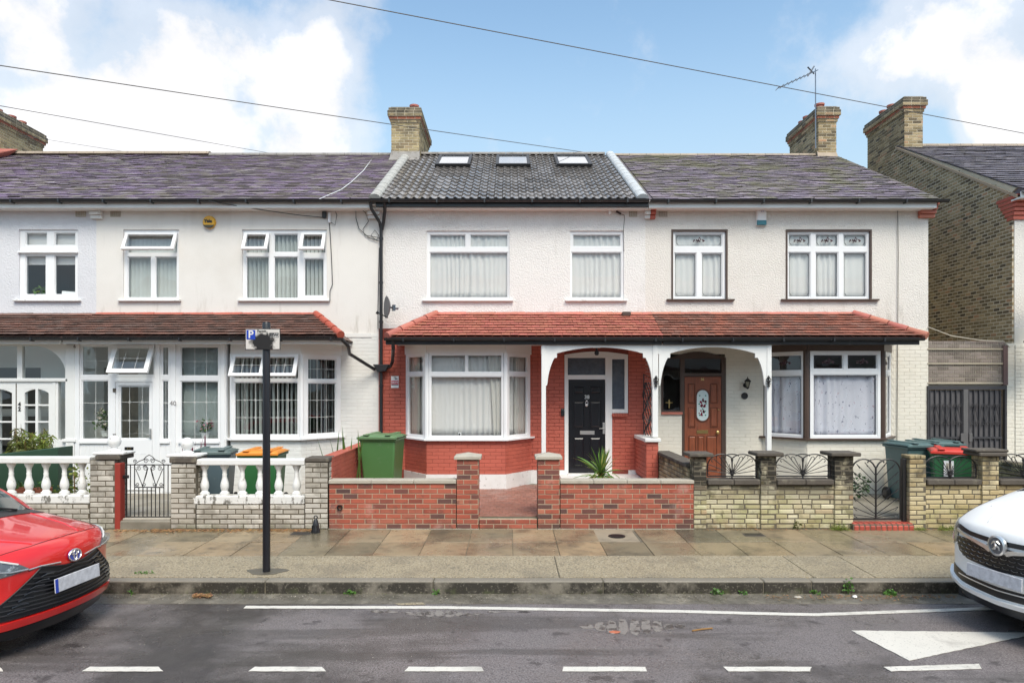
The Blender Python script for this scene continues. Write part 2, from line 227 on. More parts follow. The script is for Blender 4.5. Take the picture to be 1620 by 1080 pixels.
# ------------------------------------------------------------ mesh helpers
def X(px, Y): return (px - VX) * Y / F_PX
def Z(py, Y): return CH + (VY - py) * Y / F_PX
YF = 14.0; YB = 13.3; YP = 13.0; YW = 10.6      # facade, bay front, porch posts, garden wall front
def FX(px): return X(px, YF)
def FZ(py): return Z(py, YF)
WL = {}
def wloc(o): return WL.get(o.name, Vector((0, 0, 0))) if o else Vector((0, 0, 0))
def tag(o, label=None, cat=None, group=None, kind=None):
    if label: o['label'] = label
    if cat: o['category'] = cat
    if group: o['group'] = group
    if kind: o['kind'] = kind
    return o
def thing(name, label, cat, loc=(0, 0, 0), rz=0, group=None):
    o = bpy.data.objects.new(name, None); C.objects.link(o); o.location = loc; o.rotation_euler = (0, 0, rz)
    o.empty_display_size = .1
    WL[o.name] = Vector(loc); return tag(o, label, cat, group)
class MB:
    def __init__(s, T=None): s.v = []; s.f = []; s.T = T
    def add(s, vs, fs):
        b = len(s.v)
        s.v += [tuple(s.T @ Vector(q)) for q in vs] if s.T else [tuple(q) for q in vs]
        s.f += [tuple(i + b for i in f) for f in fs]; return s
    def box(s, x0, x1, y0, y1, z0, z1):
        return s.add([(x0, y0, z0), (x1, y0, z0), (x1, y1, z0), (x0, y1, z0), (x0, y0, z1), (x1, y0, z1), (x1, y1, z1), (x0, y1, z1)],
                     [(0, 3, 2, 1), (4, 5, 6, 7), (0, 1, 5, 4), (1, 2, 6, 5), (2, 3, 7, 6), (3, 0, 4, 7)])
    def hexa(s, lo, hi):
        return s.add(list(lo) + list(hi), [(0, 3, 2, 1), (4, 5, 6, 7), (0, 1, 5, 4), (1, 2, 6, 5), (2, 3, 7, 6), (3, 0, 4, 7)])
    def prism(s, pts, a, b, ax='y'):
        n = len(pts)
        mk = {'y': lambda p, t: (p[0], t, p[1]), 'x': lambda p, t: (t, p[0], p[1]), 'z': lambda p, t: (p[0], p[1], t)}[ax]
        return s.add([mk(p, a) for p in pts] + [mk(p, b) for p in pts],
                     [tuple(range(n)), tuple(range(2 * n - 1, n - 1, -1))] + [(i, i + n, (i + 1) % n + n, (i + 1) % n) for i in range(n)])
    def slab(s, x0, x1, z0, z1, y0, y1, holes=()):
        xs = sorted(set([x0, x1] + [h[i] for h in holes for i in (0, 1) if x0 < h[i] < x1]))
        zs = sorted(set([z0, z1] + [h[i] for h in holes for i in (2, 3) if z0 < h[i] < z1]))
        nx, nz = len(xs) - 1, len(zs) - 1
        def solid(i, k):
            if i < 0 or k < 0 or i >= nx or k >= nz: return False
            cx, cz = (xs[i] + xs[i + 1]) / 2, (zs[k] + zs[k + 1]) / 2
            return not any(h[0] < cx < h[1] and h[2] < cz < h[3] for h in holes)
        for i in range(nx):
            for k in range(nz):
                if not solid(i, k): continue
                a, b, c, d = xs[i], xs[i + 1], zs[k], zs[k + 1]
                s.add([(a, y0, c), (b, y0, c), (b, y0, d), (a, y0, d)], [(0, 1, 2, 3)])
                s.add([(a, y1, c), (b, y1, c), (b, y1, d), (a, y1, d)], [(3, 2, 1, 0)])
                if not solid(i - 1, k): s.add([(a, y0, c), (a, y0, d), (a, y1, d), (a, y1, c)], [(0, 1, 2, 3)])
                if not solid(i + 1, k): s.add([(b, y0, c), (b, y1, c), (b, y1, d), (b, y0, d)], [(0, 1, 2, 3)])
                if not solid(i, k - 1): s.add([(a, y0, c), (a, y1, c), (b, y1, c), (b, y0, c)], [(0, 1, 2, 3)])
                if not solid(i, k + 1): s.add([(a, y0, d), (b, y0, d), (b, y1, d), (a, y1, d)], [(0, 1, 2, 3)])
        return s
    def tube(s, pts, r, n=6, closed=False):
        pts = [Vector(p) for p in pts]; m = len(pts); rings = []; up = None
        for i, p in enumerate(pts):
            d = (pts[(i + 1) % m] - pts[i - 1]) if closed else (pts[min(i + 1, m - 1)] - pts[max(i - 1, 0)])
            if d.length < 1e-9: d = Vector((0, 0, 1))
            d.normalize()
            if up is None: up = Vector((0, 0, 1)) if abs(d.z) < .9 else Vector((0, 1, 0))
            a = d.cross(up)
            if a.length < 1e-6: a = d.cross(Vector((1, 0, 0)))
            a.normalize(); b = d.cross(a); up = -b if False else up
            rr = r[i] if isinstance(r, (list, tuple)) else r
            rings.append([p + (a * math.cos(t) + b * math.sin(t)) * rr for t in [2 * math.pi * (k + .5) / n for k in range(n)]])
        vs = [q for g in rings for q in g]; fs = []
        for i in range(m if closed else m - 1):
            j = (i + 1) % m
            for k in range(n): fs.append((i * n + k, i * n + (k + 1) % n, j * n + (k + 1) % n, j * n + k))
        if not closed: fs += [tuple(range(n - 1, -1, -1)), tuple((m - 1) * n + k for k in range(n))]
        return s.add(vs, fs)
    def lathe(s, prof, c=(0, 0, 0), n=16, ax='z'):
        vs = []; fs = []
        for r, h in prof:
            for k in range(n):
                a = 2 * math.pi * k / n; u, v = r * math.cos(a), r * math.sin(a)
                q = {'z': (u, v, h), 'y': (u, h, v), 'x': (h, u, v)}[ax]; vs.append((q[0] + c[0], q[1] + c[1], q[2] + c[2]))
        m = len(prof)
        for i in range(m - 1):
            for k in range(n): fs.append((i * n + k, i * n + (k + 1) % n, (i + 1) * n + (k + 1) % n, (i + 1) * n + k))
        fs += [tuple(range(n - 1, -1, -1)), tuple((m - 1) * n + k for k in range(n))]
        return s.add(vs, fs)
    def grid(s, nu, nv, fn):
        vs = [fn(i / nu, j / nv) for j in range(nv + 1) for i in range(nu + 1)]
        return s.add(vs, [(j * (nu + 1) + i, j * (nu + 1) + i + 1, (j + 1) * (nu + 1) + i + 1, (j + 1) * (nu + 1) + i) for j in range(nv) for i in range(nu)])
    def build(s, name, m, parent=None, smooth=False, bevel=0, local=False, seg=1, label=None, solid=0, fix=True):
        me = bpy.data.meshes.new(name); off = Vector((0, 0, 0)) if local else wloc(root_of(parent))
        me.from_pydata([(q[0] - off.x, q[1] - off.y, q[2] - off.z) for q in s.v], [], s.f)
        if fix and len(s.f) < 3000:
            bm = bmesh.new(); bm.from_mesh(me); bmesh.ops.recalc_face_normals(bm, faces=bm.faces); bm.to_mesh(me); bm.free()
        me.materials.append(M[m] if isinstance(m, str) else m)
        if smooth:
            me.polygons.foreach_set('use_smooth', [True] * len(me.polygons))
            if smooth != 'all':
                try: me.set_sharp_from_angle(angle=R(40))
                except Exception: pass
        o = bpy.data.objects.new(name, me); C.objects.link(o)
        if parent: o.parent = parent
        if solid: q = o.modifiers.new('s', 'SOLIDIFY'); q.thickness = solid; q.offset = 0
        if bevel: q = o.modifiers.new('b', 'BEVEL'); q.width = bevel; q.segments = seg; q.limit_method = 'ANGLE'; q.angle_limit = R(40)
        if label: o['label'] = label
        return o
def root_of(p):
    while p is not None and p.parent is not None: p = p.parent
    return p
def struct(o): o['kind'] = 'structure'; return o
def text(name, body, m, size, parent, at, rot=(R(90), 0, 0), depth=.004, align='CENTER', bold=0):
    cu = bpy.data.curves.new('t', 'FONT'); cu.body = body; cu.size = size; cu.extrude = depth / 2; cu.align_x = align; cu.align_y = 'CENTER'; cu.resolution_u = 3; cu.offset = bold
    to = bpy.data.objects.new('t', cu); C.objects.link(to)
    bpy.context.view_layer.update()
    me = bpy.data.meshes.new_from_object(to); bpy.data.objects.remove(to)
    me.materials.clear(); me.materials.append(M[m]); o = bpy.data.objects.new(name, me); C.objects.link(o)
    off = wloc(root_of(parent)) if parent else Vector((0, 0, 0))
    o.location = Vector(at) - off; o.rotation_euler = rot
    if parent: o.parent = parent
    return o
def copy_tree(o, loc, rz=None, label=None):
    c = o.copy(); C.objects.link(c); c.location = loc
    if rz is not None: c.rotation_euler = (0, 0, rz)
    if label: c['label'] = label
    for ch in list(o.children):
        d = ch.copy(); C.objects.link(d); d.parent = c
        for g in list(ch.children):
            e = g.copy(); C.objects.link(e); e.parent = d
    return c
# many alike pieces: (base key, matrix) -> up to 300 objects, the rest one mesh of kind 'stuff'
BASE = {}; SHARED = {}
def cbox(l, d, h, c=.006):
    x, y, z = l / 2, d / 2, h / 2
    f = [(-x + c, -y, -z + c), (x - c, -y, -z + c), (x - c, -y, z - c), (-x + c, -y, z - c)]
    a = [(-x, -y + c, -z), (x, -y + c, -z), (x, -y + c, z), (-x, -y + c, z)]
    b = [(-x, y - c, -z), (x, y - c, -z), (x, y - c, z), (-x, y - c, z)]
    g = [(-x + c, y, -z + c), (x - c, y, -z + c), (x - c, y, z - c), (-x + c, y, z - c)]
    fs = [(0, 1, 2, 3), (15, 14, 13, 12)]
    for o in (0, 4, 8):
        for k in range(4): fs.append((o + k, o + 4 + k, o + 4 + (k + 1) % 4, o + (k + 1) % 4))
    return f + a + b + g, fs
def base(key, vf): BASE.setdefault(key, vf); return key
def pieces(parent, name, rest, m, items, maxn=300, label=None):
    cp = Vector((0, 0, CH)); off = wloc(root_of(parent))
    def key(it):
        p = it[1].translation; px = VX + p.x / max(p.y, .1) * F_PX; py = VY - (p.z - CH) / max(p.y, .1) * F_PX
        return (p - cp).length + (0 if -20 < px < 1640 and -20 < py < 1100 and p.y > 1 else 1000)
    items = sorted(items, key=key)
    near = [i for i in items[:maxn] if key(i) < 1000]; far = items[len(near):]
    T0 = Matrix.Translation(-off); obs = []
    for k, T in near:
        mk = (k, m)
        if mk not in SHARED:
            me = bpy.data.meshes.new(name); me.from_pydata(BASE[k][0], [], BASE[k][1]); me.materials.append(M[m]); SHARED[mk] = me
        o = bpy.data.objects.new(name, SHARED[mk]); C.objects.link(o); o.parent = parent; o.matrix_local = T0 @ T
        obs.append(o)
    if far:
        vs = []; fs = []
        for k, T in far:
            b = len(vs); T2 = T0 @ T
            vs += [tuple(T2 @ Vector(q)) for q in BASE[k][0]]; fs += [tuple(i + b for i in f) for f in BASE[k][1]]
        me = bpy.data.meshes.new(rest); me.from_pydata(vs, [], fs); me.materials.append(M[m])
        o = bpy.data.objects.new(rest, me); C.objects.link(o); o.parent = parent; o['kind'] = 'stuff'
    return obs
def frame(o, u, w=(0, 0, 1)):
    """matrix: local x along u, local z along w, local -y is the face normal"""
    u = Vector(u).normalized(); w = Vector(w).normalized(); n = w.cross(u)
    T = Matrix.Identity(4)
    for i in range(3): T[i][0] = u[i]; T[i][1] = n[i]; T[i][2] = w[i]; T[i][3] = o[i]
    return T
def courses(T, u1, z1, L_=.225, H=.075, j=.010, dp=.04, holes=(), inside=None, y=0, ch=.005, jit=.0015, u0=0, z0=0, seed=1, irregular=0):
    r = random.Random(seed); it = []; n = max(1, round((z1 - z0) / H)); h = (z1 - z0) / n
    key = base(('b', L_, dp, round(h, 4), j), cbox(1.0 * L_ - j, dp, h - j, ch))
    for k in range(n):
        zc = z0 + (k + .5) * h; a = u0 - (L_ / 2 if k % 2 else 0) - (r.random() * .06 if irregular else 0)
        while a < u1 - .01:
            ll = L_ * (r.uniform(.6, 1.35) if irregular else 1); b = a + ll
            s, e = max(a, u0), min(b, u1); segs = [(s, e)] if e - s > .02 else []
            for hx0, hx1, hz0, hz1 in holes:
                if hz0 < zc < hz1:
                    ns = []
                    for s_, e_ in segs:
                        if e_ <= hx0 or s_ >= hx1: ns.append((s_, e_)); continue
                        if hx0 - s_ > .03: ns.append((s_, hx0))
                        if e_ - hx1 > .03: ns.append((hx1, e_))
                    segs = ns
            for s_, e_ in segs:
                uc = (s_ + e_) / 2
                if inside and not inside(uc, zc): continue
                if e_ - s_ < .04: continue
                sc = (e_ - s_ - j) / (L_ - j)
                it.append((key, T @ Matrix.Translation((uc, y + dp / 2 + r.uniform(-jit, jit), zc + r.uniform(-.3, .3) * jit)) @ Matrix.Diagonal((sc, 1, 1 + r.uniform(-.04, .02), 1))))
            a = b
    return it
# window as a slab with lights cut out, panes set in; works in any frame T (local x,z; -y faces the street)
def window(parent, name, T, x0, x1, z0, z1, lights, fm='upvc', depth=.07, glass='glass', bead=.018, sill=None, sillm='upvc', label=None, opened=(), lead=None, proud=0):
    o = MB(T).slab(x0, x1, z0, z1, proud, proud + depth, lights).build(name, fm, parent, bevel=.004, label=label)
    for i, h in enumerate(lights):
        a, b, c, d = h
        if i in opened:
            ang, ow = opened[i]
            T2 = T @ Matrix.Translation((0, proud - .012, d + .012)) @ Matrix.Rotation(R(-ang), 4, 'X')
            hh = d - c
            MB(T2).slab(a - .02, b + .02, -hh - .03, .01, -.03, .02, [(a + ow, b - ow, -hh + ow - .02, -ow)]).build('opening_sash', fm, o, bevel=.004)
            MB(T2).box(a + ow, b - ow, -.008, -.002, -hh + ow - .02, -ow).build('pane', glass, o)
            continue
        MB(T).slab(a, b, c, d, proud + .014, proud + .05, [(a + bead, b - bead, c + bead, d - bead)]).build('glazing_bead', fm, o)
        MB(T).box(a + bead, b - bead, proud + .028, proud + .034, c + bead, d - bead).build('pane', glass, o)
    if sill: MB(T).box(sill[0], sill[1], proud - .10, proud + .02, z0 - .035, z0 - .002).build('sill', sillm, o, bevel=.004)
    return o
def leading(parent, T, a, b, c, d, y, cols, rows, m='lead_came', r=.0035):
    q = MB(T)
    for t in cols: q.box(a + (b - a) * t - r, a + (b - a) * t + r, y - .004, y, c, d)
    for t in rows: q.box(a, b, y - .0035, y - .0005, c + (d - c) * t - r, c + (d - c) * t + r)
    for t in cols:
        for s in rows:
            x, z = a + (b - a) * t, c + (d - c) * s
            for dx, dz in ((.022, .022), (-.022, .022)):
                q.hexa([(x - dx - r, y - .006, z - dz), (x - dx + r, y - .006, z - dz), (x - dx + r, y - .0045, z - dz), (x - dx - r, y - .0045, z - dz)],
                       [(x + dx - r, y - .006, z + dz), (x + dx + r, y - .006, z + dz), (x + dx + r, y - .0045, z + dz), (x + dx - r, y - .0045, z + dz)])
    return q.build('leading', m, parent, fix=False)
def curtain(name, label, T, a, b, c, d, y, m, amp=.02, wave=.11, cat='curtain', seed=0, gather=0):
    r = random.Random(seed); ph = [r.random() * 6.28 for _ in range(4)]
    def fn(u, v):
        x = a + (b - a) * u; f = 2 * math.pi * (x + .35 * wave * math.sin(x * 7.3 + ph[3]) + .5 * wave * math.sin(x * 2.9 + ph[1])) / wave
        yy = y + amp * (.55 + .45 * math.sin(x * 3.7 + ph[2])) * (math.sin(f + ph[0] + .25 * v) + .5 * math.sin(f * .43 + ph[2]))
        xx = x + gather * (v - .5) * (u - .5) * 2 + .006 * math.sin(v * 5 + x * 9)
        return (xx, yy, c + (d - c) * v)
    nu = max(12, int((b - a) / wave * 10))
    o = MB(T).grid(nu, 8, fn).build(name, m, None, smooth='all', fix=False, solid=.003); return tag(o, label, cat)
def blind(label, T, a, b, c, d, y, pitch=.085, ang=28, m='blind', gaps=()):
    o = thing('vertical_blind', label, 'blind', tuple(T @ Vector(((a + b) / 2, y, c))))
    n = int((b - a) / pitch)
    for i in range(n):
        x = a + (i + .5) * pitch; an = R(ang + rng.uniform(-6, 6))
        T2 = T @ Matrix.Translation((x, y, 0)) @ Matrix.Rotation(an, 4, 'Z')
        MB(T2).box(-.043, .043, -.0012, .0012, c, d).build('slat', m, o, fix=False)
    MB(T).box(a, b, y - .02, y + .02, d, d + .03).build('head_rail', 'upvc', o)
    return o
M['lead_came'] = mat('window_leading', (.62, .62, .60), .5)
M['lead_dark'] = mat('dark_leading', (.10, .10, .11), .5)
I4 = Matrix.Identity(4)
TF = Matrix.Translation((0, YF, 0))     # facade frame
TB = Matrix.Translation((0, YB, 0))
def bx(px): return X(px, YB)
def bz(py): return Z(py, YB)
M['rooflight_glass'] = mat('rooflight_glass', (.35, .37, .40), .04, var=.02, spec=1.0, coat=1)
M['door_black'] = mat('black_composite_door', (.012, .013, .017), .28, var=.1, bump=.0006, bs=60)
M['door_wood'] = mat('varnished_red_brown_wood', (.26, .075, .035), .38, var=.3, vs=7, bump=.0008, bs=50, coat=.2, dirt=[((.11, .035, .02), 9, .52, .7, .6, None, (3, 1, .25))])
M['door_wood_dark'] = mat('dark_wood_moulding', (.13, .04, .022), .4, var=.2, vs=7)
M['chrome'] = mat('brushed_chrome', (.80, .80, .79), .3, metal=.85)
M['chrome_dark'] = mat('dark_chrome', (.25, .26, .28), .2, metal=1)
M['brass'] = mat('brass', (.65, .47, .20), .3, metal=1)
M['sticker_red'] = mat('printed_red', (.55, .04, .09), .4); M['sticker_grey'] = mat('printed_grey', (.22, .2, .2), .5)
M['frosted'] = mat('frosted_white_glass', (.62, .72, .72), .2, var=.1, vs=25); M['frosted_dim'] = mat('lantern_glass', (.30, .28, .22), .1)
M['rose_red'] = mat('rose_red_glass', (.22, .02, .05), .25); M['leaf_teal'] = mat('teal_leaf_glass', (.03, .22, .16), .25)
M['net_dim'] = mat('frosted_net', (.50, .55, .53), .9, var=.08, vs=3, trans=.3)
M['drape_white'] = mat('white_drape', (.72, .70, .66), .9, var=.06, vs=5, trans=.2)
M['door_teal'] = mat('teal_front_door', (.02, .10, .10), .3)
M['leaf_dark'] = mat('dark_green_leaf', (.03, .07, .02), .5, rnd=.6, var=.3)
M['leaf_mid'] = mat('green_leaf', (.09, .17, .035), .5, rnd=.7, hue=.05, var=.3, trans=.25)
M['leaf_lime'] = mat('yellow_green_leaf', (.22, .27, .05), .5, rnd=.6, hue=.05, var=.3, trans=.25)
M['petal_cream'] = mat('cream_petal', (.7, .62, .5), .6, rnd=.4, hue=.1); M['petal_pink'] = mat('pink_petal', (.6, .25, .28), .6, rnd=.5, hue=.06)
M['bull_red'] = mat('bullnose_red_brick', (.42, .075, .05), .45, rnd=.3, var=.15, dirt=[((.12, .04, .03), 8, .5, .7, .5)])
M['post_red'] = mat('red_painted_post', (.30, .035, .022), .6, var=.2, dirt=[((.16, .03, .02), 6, .55, .7, .5)])
M['iron_grey'] = mat('faded_black_metal', (.045, .043, .048), .5, var=.2); M['iron_grey2'] = mat('grey_worn_metal', (.12, .115, .115), .5, var=.2)
M['iron_sheet'] = mat('dusty_sheet_metal', (.10, .095, .10), .6, var=.25, vs=2)
M['mesh_brick'] = mat('grey_weathered_brick', (.25, .2, .18), .9, pal=[(0, (.17, .135, .12)), (.5, (.27, .22, .195)), (1, (.33, .27, .25))], rnd=.2, dirt=[((.10, .08, .07), 2, .5, .7, .6)])
M['batten_wood'] = mat('weathered_batten', (.42, .37, .28), .8, var=.2, vs=8); M['brown_wood2'] = mat('purple_brown_post', (.13, .08, .075), .6)
for n_, c_, r_ in (('bin_green', (.075, .19, .06), .45), ('bin_green_lid', (.12, .22, .10), .5), ('bin_blue', (.085, .125, .145), .5), ('bin_greylid', (.11, .15, .145), .5), ('bin_dkgreen', (.03, .14, .045), .45), ('bin_dkgreen2', (.035, .15, .06), .45), ('bin_orange', (.75, .27, .035), .45), ('bin_teal', (.075, .135, .135), .5), ('bin_red', (.62, .05, .035), .4)):
    M[n_] = mat(n_ + '_plastic', c_, r_, var=.08, vs=3, dirt=[((.35, .35, .32), 6, .6, .8, .3)])
M['bin_dk'] = mat('dark_lens', (.06, .05, .03), .2); M['bin_dkg'] = mat('dark_green_panel', (.02, .055, .03), .6)
M['tyre'] = mat('rubber', (.02, .02, .02), .8)
M['pole_black'] = mat('black_painted_steel', (.013, .013, .017), .33, var=.1, bump=.0008, bs=30)
M['sign_white'] = mat('sign_white', (.72, .71, .68), .4); M['sign_blue'] = mat('sign_blue', (.02, .06, .42), .4); M['soot'] = mat('black_spray', (.02, .018, .017), .7)
M['patch_dark'] = mat('dark_ground_patch', (.10, .09, .07), .35, bump=.002, bs=60)  # darker patch of ground around the foot of the sign pole
M['alarm_yellow'] = mat('alarm_yellow', (.78, .42, .03), .35); M['teal_lens'] = mat('teal_lens', (.03, .16, .20), .15)
M['dish_grey'] = mat('dish_grey', (.10, .10, .11), .5); M['dish_white'] = mat('dish_white', (.66, .67, .67), .45)
M['cable_grey'] = mat('overhead_cable', (.10, .09, .08), .6)
M['pot_terracotta'] = mat('terracotta_pot', (.42, .13, .07), .7, var=.2); M['stem_orange'] = mat('brown_stem', (.30, .16, .05), .7)
M['leaf_cordy'] = mat('cordyline_green', (.13, .25, .05), .4, rnd=.6, var=.2, trans=.25); M['leaf_cordy2'] = mat('cordyline_yellow', (.42, .42, .12), .4, rnd=.4, trans=.25)
M['leaf_dead'] = mat('dead_leaf', (.32, .17, .07), .8, rnd=.9, hue=.05, var=.3); M['leaf_olive'] = mat('olive_leaf', (.10, .11, .025), .6, rnd=.6, trans=.2); M['leaf_purple'] = mat('purple_leaf', (.16, .03, .06), .4)
M['leaf_weed'] = mat('weed_leaf', (.10, .22, .04), .5, rnd=.6, trans=.25); M['grit'] = mat('grit', (.36, .32, .26), .8, rnd=.8)
M['car_red'] = mat('red_car_paint', (.66, .014, .012), .28, var=.02, coat=1, spec=.5); M['car_white'] = mat('white_car_paint', (.90, .90, .885), .4, var=.01, coat=.35, spec=.35)
M['car_black'] = mat('gloss_black_trim', (.012, .012, .014), .3, var=.05); M['car_slat'] = mat('black_grille_slat', (.03, .03, .033), .3); M['car_gap'] = mat('shut_line', (.02, .012, .012), .8)
M['car_glass'] = mat('car_glass', (.03, .045, .045), .03, spec=.9, coat=1, var=.1); M['lamp_inner'] = mat('lamp_housing', (.13, .135, .14), .3, metal=.3, var=.6, vs=18, dirt=[((.6, .62, .63), 14, .56, .64, .8)]); M['lamp_glass'] = glassmat('lamp_lens', (.9, .92, .93), 1.2)
M['emblem_blue'] = mat('emblem_blue', (.05, .09, .40), .2, coat=1); M['emblem_grey'] = mat('emblem_grey', (.15, .15, .16), .3); M['plate_white'] = mat('plate_white', (.60, .60, .63), .4, var=.45, vs=22)
M['opp_wall'] = mat('pale_wall_opposite', (.45, .42, .37), .8)

def smear_mat(cx, cz, rx, rz):
    m = bpy.data.materials.new('sprayed_sign_face'); m.use_nodes = True; t = m.node_tree; nd = t.nodes; p = nd['Principled BSDF']
    g = nd.new('ShaderNodeNewGeometry'); mp = nd.new('ShaderNodeMapping'); mp.vector_type = 'POINT'
    t.links.new(g.outputs['Position'], mp.inputs[0]); mp.inputs[1].default_value = (-cx / rx, 0, -cz / rz); mp.inputs[3].default_value = (1 / rx, 0, 1 / rz)
    ln = nd.new('ShaderNodeVectorMath'); ln.operation = 'LENGTH'; t.links.new(mp.outputs[0], ln.inputs[0])
    nz = nd.new('ShaderNodeTexNoise'); nz.inputs['Scale'].default_value = 22; nz.inputs['Detail'].default_value = 6; t.links.new(g.outputs['Position'], nz.inputs['Vector'])
    ad = nd.new('ShaderNodeMath'); ad.operation = 'MULTIPLY_ADD'; t.links.new(nz.outputs[0], ad.inputs[0]); ad.inputs[1].default_value = 1.1; t.links.new(ln.outputs['Value'], ad.inputs[2])
    mr = nd.new('ShaderNodeMapRange'); t.links.new(ad.outputs[0], mr.inputs[0]); mr.inputs[1].default_value = 1.30; mr.inputs[2].default_value = 1.62; mr.inputs[3].default_value = 1; mr.inputs[4].default_value = 0
    mx = nd.new('ShaderNodeMix'); mx.data_type = 'RGBA'; t.links.new(mr.outputs[0], mx.inputs[0]); mx.inputs[6].default_value = (.66, .63, .58, 1); mx.inputs[7].default_value = (.02, .018, .017, 1)
    t.links.new(mx.outputs[2], p.inputs['Base Color']); p.inputs['Roughness'].default_value = .45; return m
M['redsoot'] = mat('sooty_red_brick', (.36, .11, .06), .85, rnd=.4, var=.2, dirt=[((.06, .045, .035), 5, .48, .64, .8)])
M['sootcap'] = mat('blackened_brick', (.16, .13, .09), .9, rnd=.5, var=.25, bump=.004, bs=40, dirt=[((.045, .04, .03), 4, .45, .6, .7)])
M['infill'] = mat('stained_mortar_infill', (.30, .25, .18), .75, var=.2, vs=5, bump=.002, bs=60, dirt=[((.14, .12, .09), 4, .5, .66, .6)])
M['silt'] = mat('gutter_silt', (.11, .085, .055), .8, rnd=.8)
M['verge_pale'] = mat('pale_grey_verge', (.42, .41, .38), .7, var=.2, vs=6, dirt=[((.16, .14, .12), 5, .5, .7, .5)])
# ------------------------------------------------------------ ground, road, pavement
ZR = -.22
def pz(y): return -.055 * (YW - y) / 2.65
def ry(py): return (CH - ZR) * F_PX / (py - VY)
struct(MB().box(-400, 400, -300, 900, -.6, -.30).build('ground', 'earth'))
struct(MB().box(-60, 60, -1.2, 7.94, -.295, ZR).build('road', 'asphalt'))
struct(MB().add([(-60, 7.62, ZR + .004), (60, 7.62, ZR + .004), (60, 7.95, ZR + .018), (-60, 7.95, ZR + .018), (-60, 7.62, ZR - .02), (60, 7.62, ZR - .02), (60, 7.95, ZR - .02), (-60, 7.95, ZR - .02)],
                [(0, 1, 2, 3), (4, 7, 6, 5), (0, 4, 5, 1), (1, 5, 6, 2), (2, 6, 7, 3), (3, 7, 4, 0)]).build('gutter_channel', 'gutter_strip'))
pv = struct(MB().hexa([(-60, 7.96, -.30), (60, 7.96, -.30), (60, 10.75, -.30), (-60, 10.75, -.30)],
                      [(-60, 7.96, pz(7.96) - .012), (60, 7.96, pz(7.96) - .012), (60, 10.75, pz(10.75) - .010), (-60, 10.75, pz(10.75) - .010)]).build('pavement', 'joint'))
sl_ = .055 / 2.65
Tp = lambda x, y: Matrix.Translation((x, y, pz(y))) @ Matrix.Rotation(math.atan(sl_), 4, 'X')
it = []; r = random.Random(5)
for (ya, yb) in ((9.79, 10.575), (9.045, 9.78)):
    wd = .615; k = base(('slab', ya), cbox(wd, yb - ya - .008, .05, .004))
    n0 = int((-16 - 3.18) / .625); n1 = int((17 - 3.18) / .625)
    for i in range(n0, n1):
        x = 3.18 + (i + .5) * .625
        if ya > 9.5 and (1.25 < x < 1.9): continue
        it.append((k, Tp(x, (ya + yb) / 2) @ Matrix.Translation((0, 0, -.025 + r.uniform(-.003, .003))) @ Matrix.Rotation(r.uniform(-.004, .004), 4, 'Y')))
pieces(pv, 'paving_slab', 'paving_slabs', 'slab', it, 140)
MB(Tp(1.58, 10.18)).box(-.305, .305, -.39, .39, -.05, -.002).build('mortar_infill', 'infill', pv)
xs = [-60, -14.2, -9.6, -5.1, .6, 3.62, 4.35, 8.9, 14, 60]
for a, b in zip(xs, xs[1:]):
    MB(Tp((a + b) / 2, 8.57)).box(-(b - a) / 2 + .006, (b - a) / 2 - .006, -.465, .465, -.05, 0).build('concrete_bay', 'concrete', pv, bevel=.003)
kb = struct(MB().box(-60, 60, 7.97, 8.09, -.30, -.085).build('kerb', 'mortar_dark'))
kx = [-13.5, -11.6, -9.7, -7.6, -5.2, -2.84, -.88, 1.10, 2.97, 3.53, 5.6, 7.7, 9.6, 11.5, 13.5]
for a, b in zip(kx, kx[1:]):
    MB().box(a + .006, b - .006, 7.95 + r.uniform(-.006, .006), 8.10, -.28, -.056 + r.uniform(-.004, .003)).build('kerbstone', 'kerb', kb, bevel=.016, seg=3)
MB().box(-60, -13.5, 7.95, 8.1, -.28, -.058).build('kerbstone', 'kerb', kb); MB().box(13.5, 60, 7.95, 8.1, -.28, -.058).build('kerbstone', 'kerb', kb)
struct(MB().box(-60, 60, -1.35, -1.2, -.3, -.06).build('kerb_opposite', 'kerb')); struct(MB().box(-60, 60, -4.2, -1.35, -.3, -.05).build('pavement_opposite', 'concrete'))
def painted(name, pts, z=ZR + .004, m='road_paint', e=.012):
    """thin paint sheet with slightly ragged edge"""
    rr_ = random.Random(len(pts) * 7 + int(pts[0][0] * 100)); q = []
    for i, p in enumerate(pts):
        p2 = pts[(i + 1) % len(pts)]; d = math.hypot(p2[0] - p[0], p2[1] - p[1]); n = max(1, int(d / .05))
        for k in range(n):
            t = k / n; q.append((p[0] + (p2[0] - p[0]) * t + rr_.uniform(-e, e) * .5, p[1] + (p2[1] - p[1]) * t + rr_.uniform(-e, e) * .5))
    return struct(MB().prism(q, z, z + .003, 'z').build(name, m, fix=True))
def rp(px, py): y = ry(py); return (X(px, y), y)
def line(name, pts, wd):
    up = [(x, y + wd / 2) for x, y in pts]; dn = [(x, y - wd / 2) for x, y in pts]
    return painted(name, dn + up[::-1], e=.007)
line('painted_bay_line', [rp(387, 960.5), rp(700, 961), rp(1070, 967), rp(1200, 970.5), rp(1292, 972.5), rp(1400, 968.5), rp(1560, 963), rp(1800, 962)], .085)
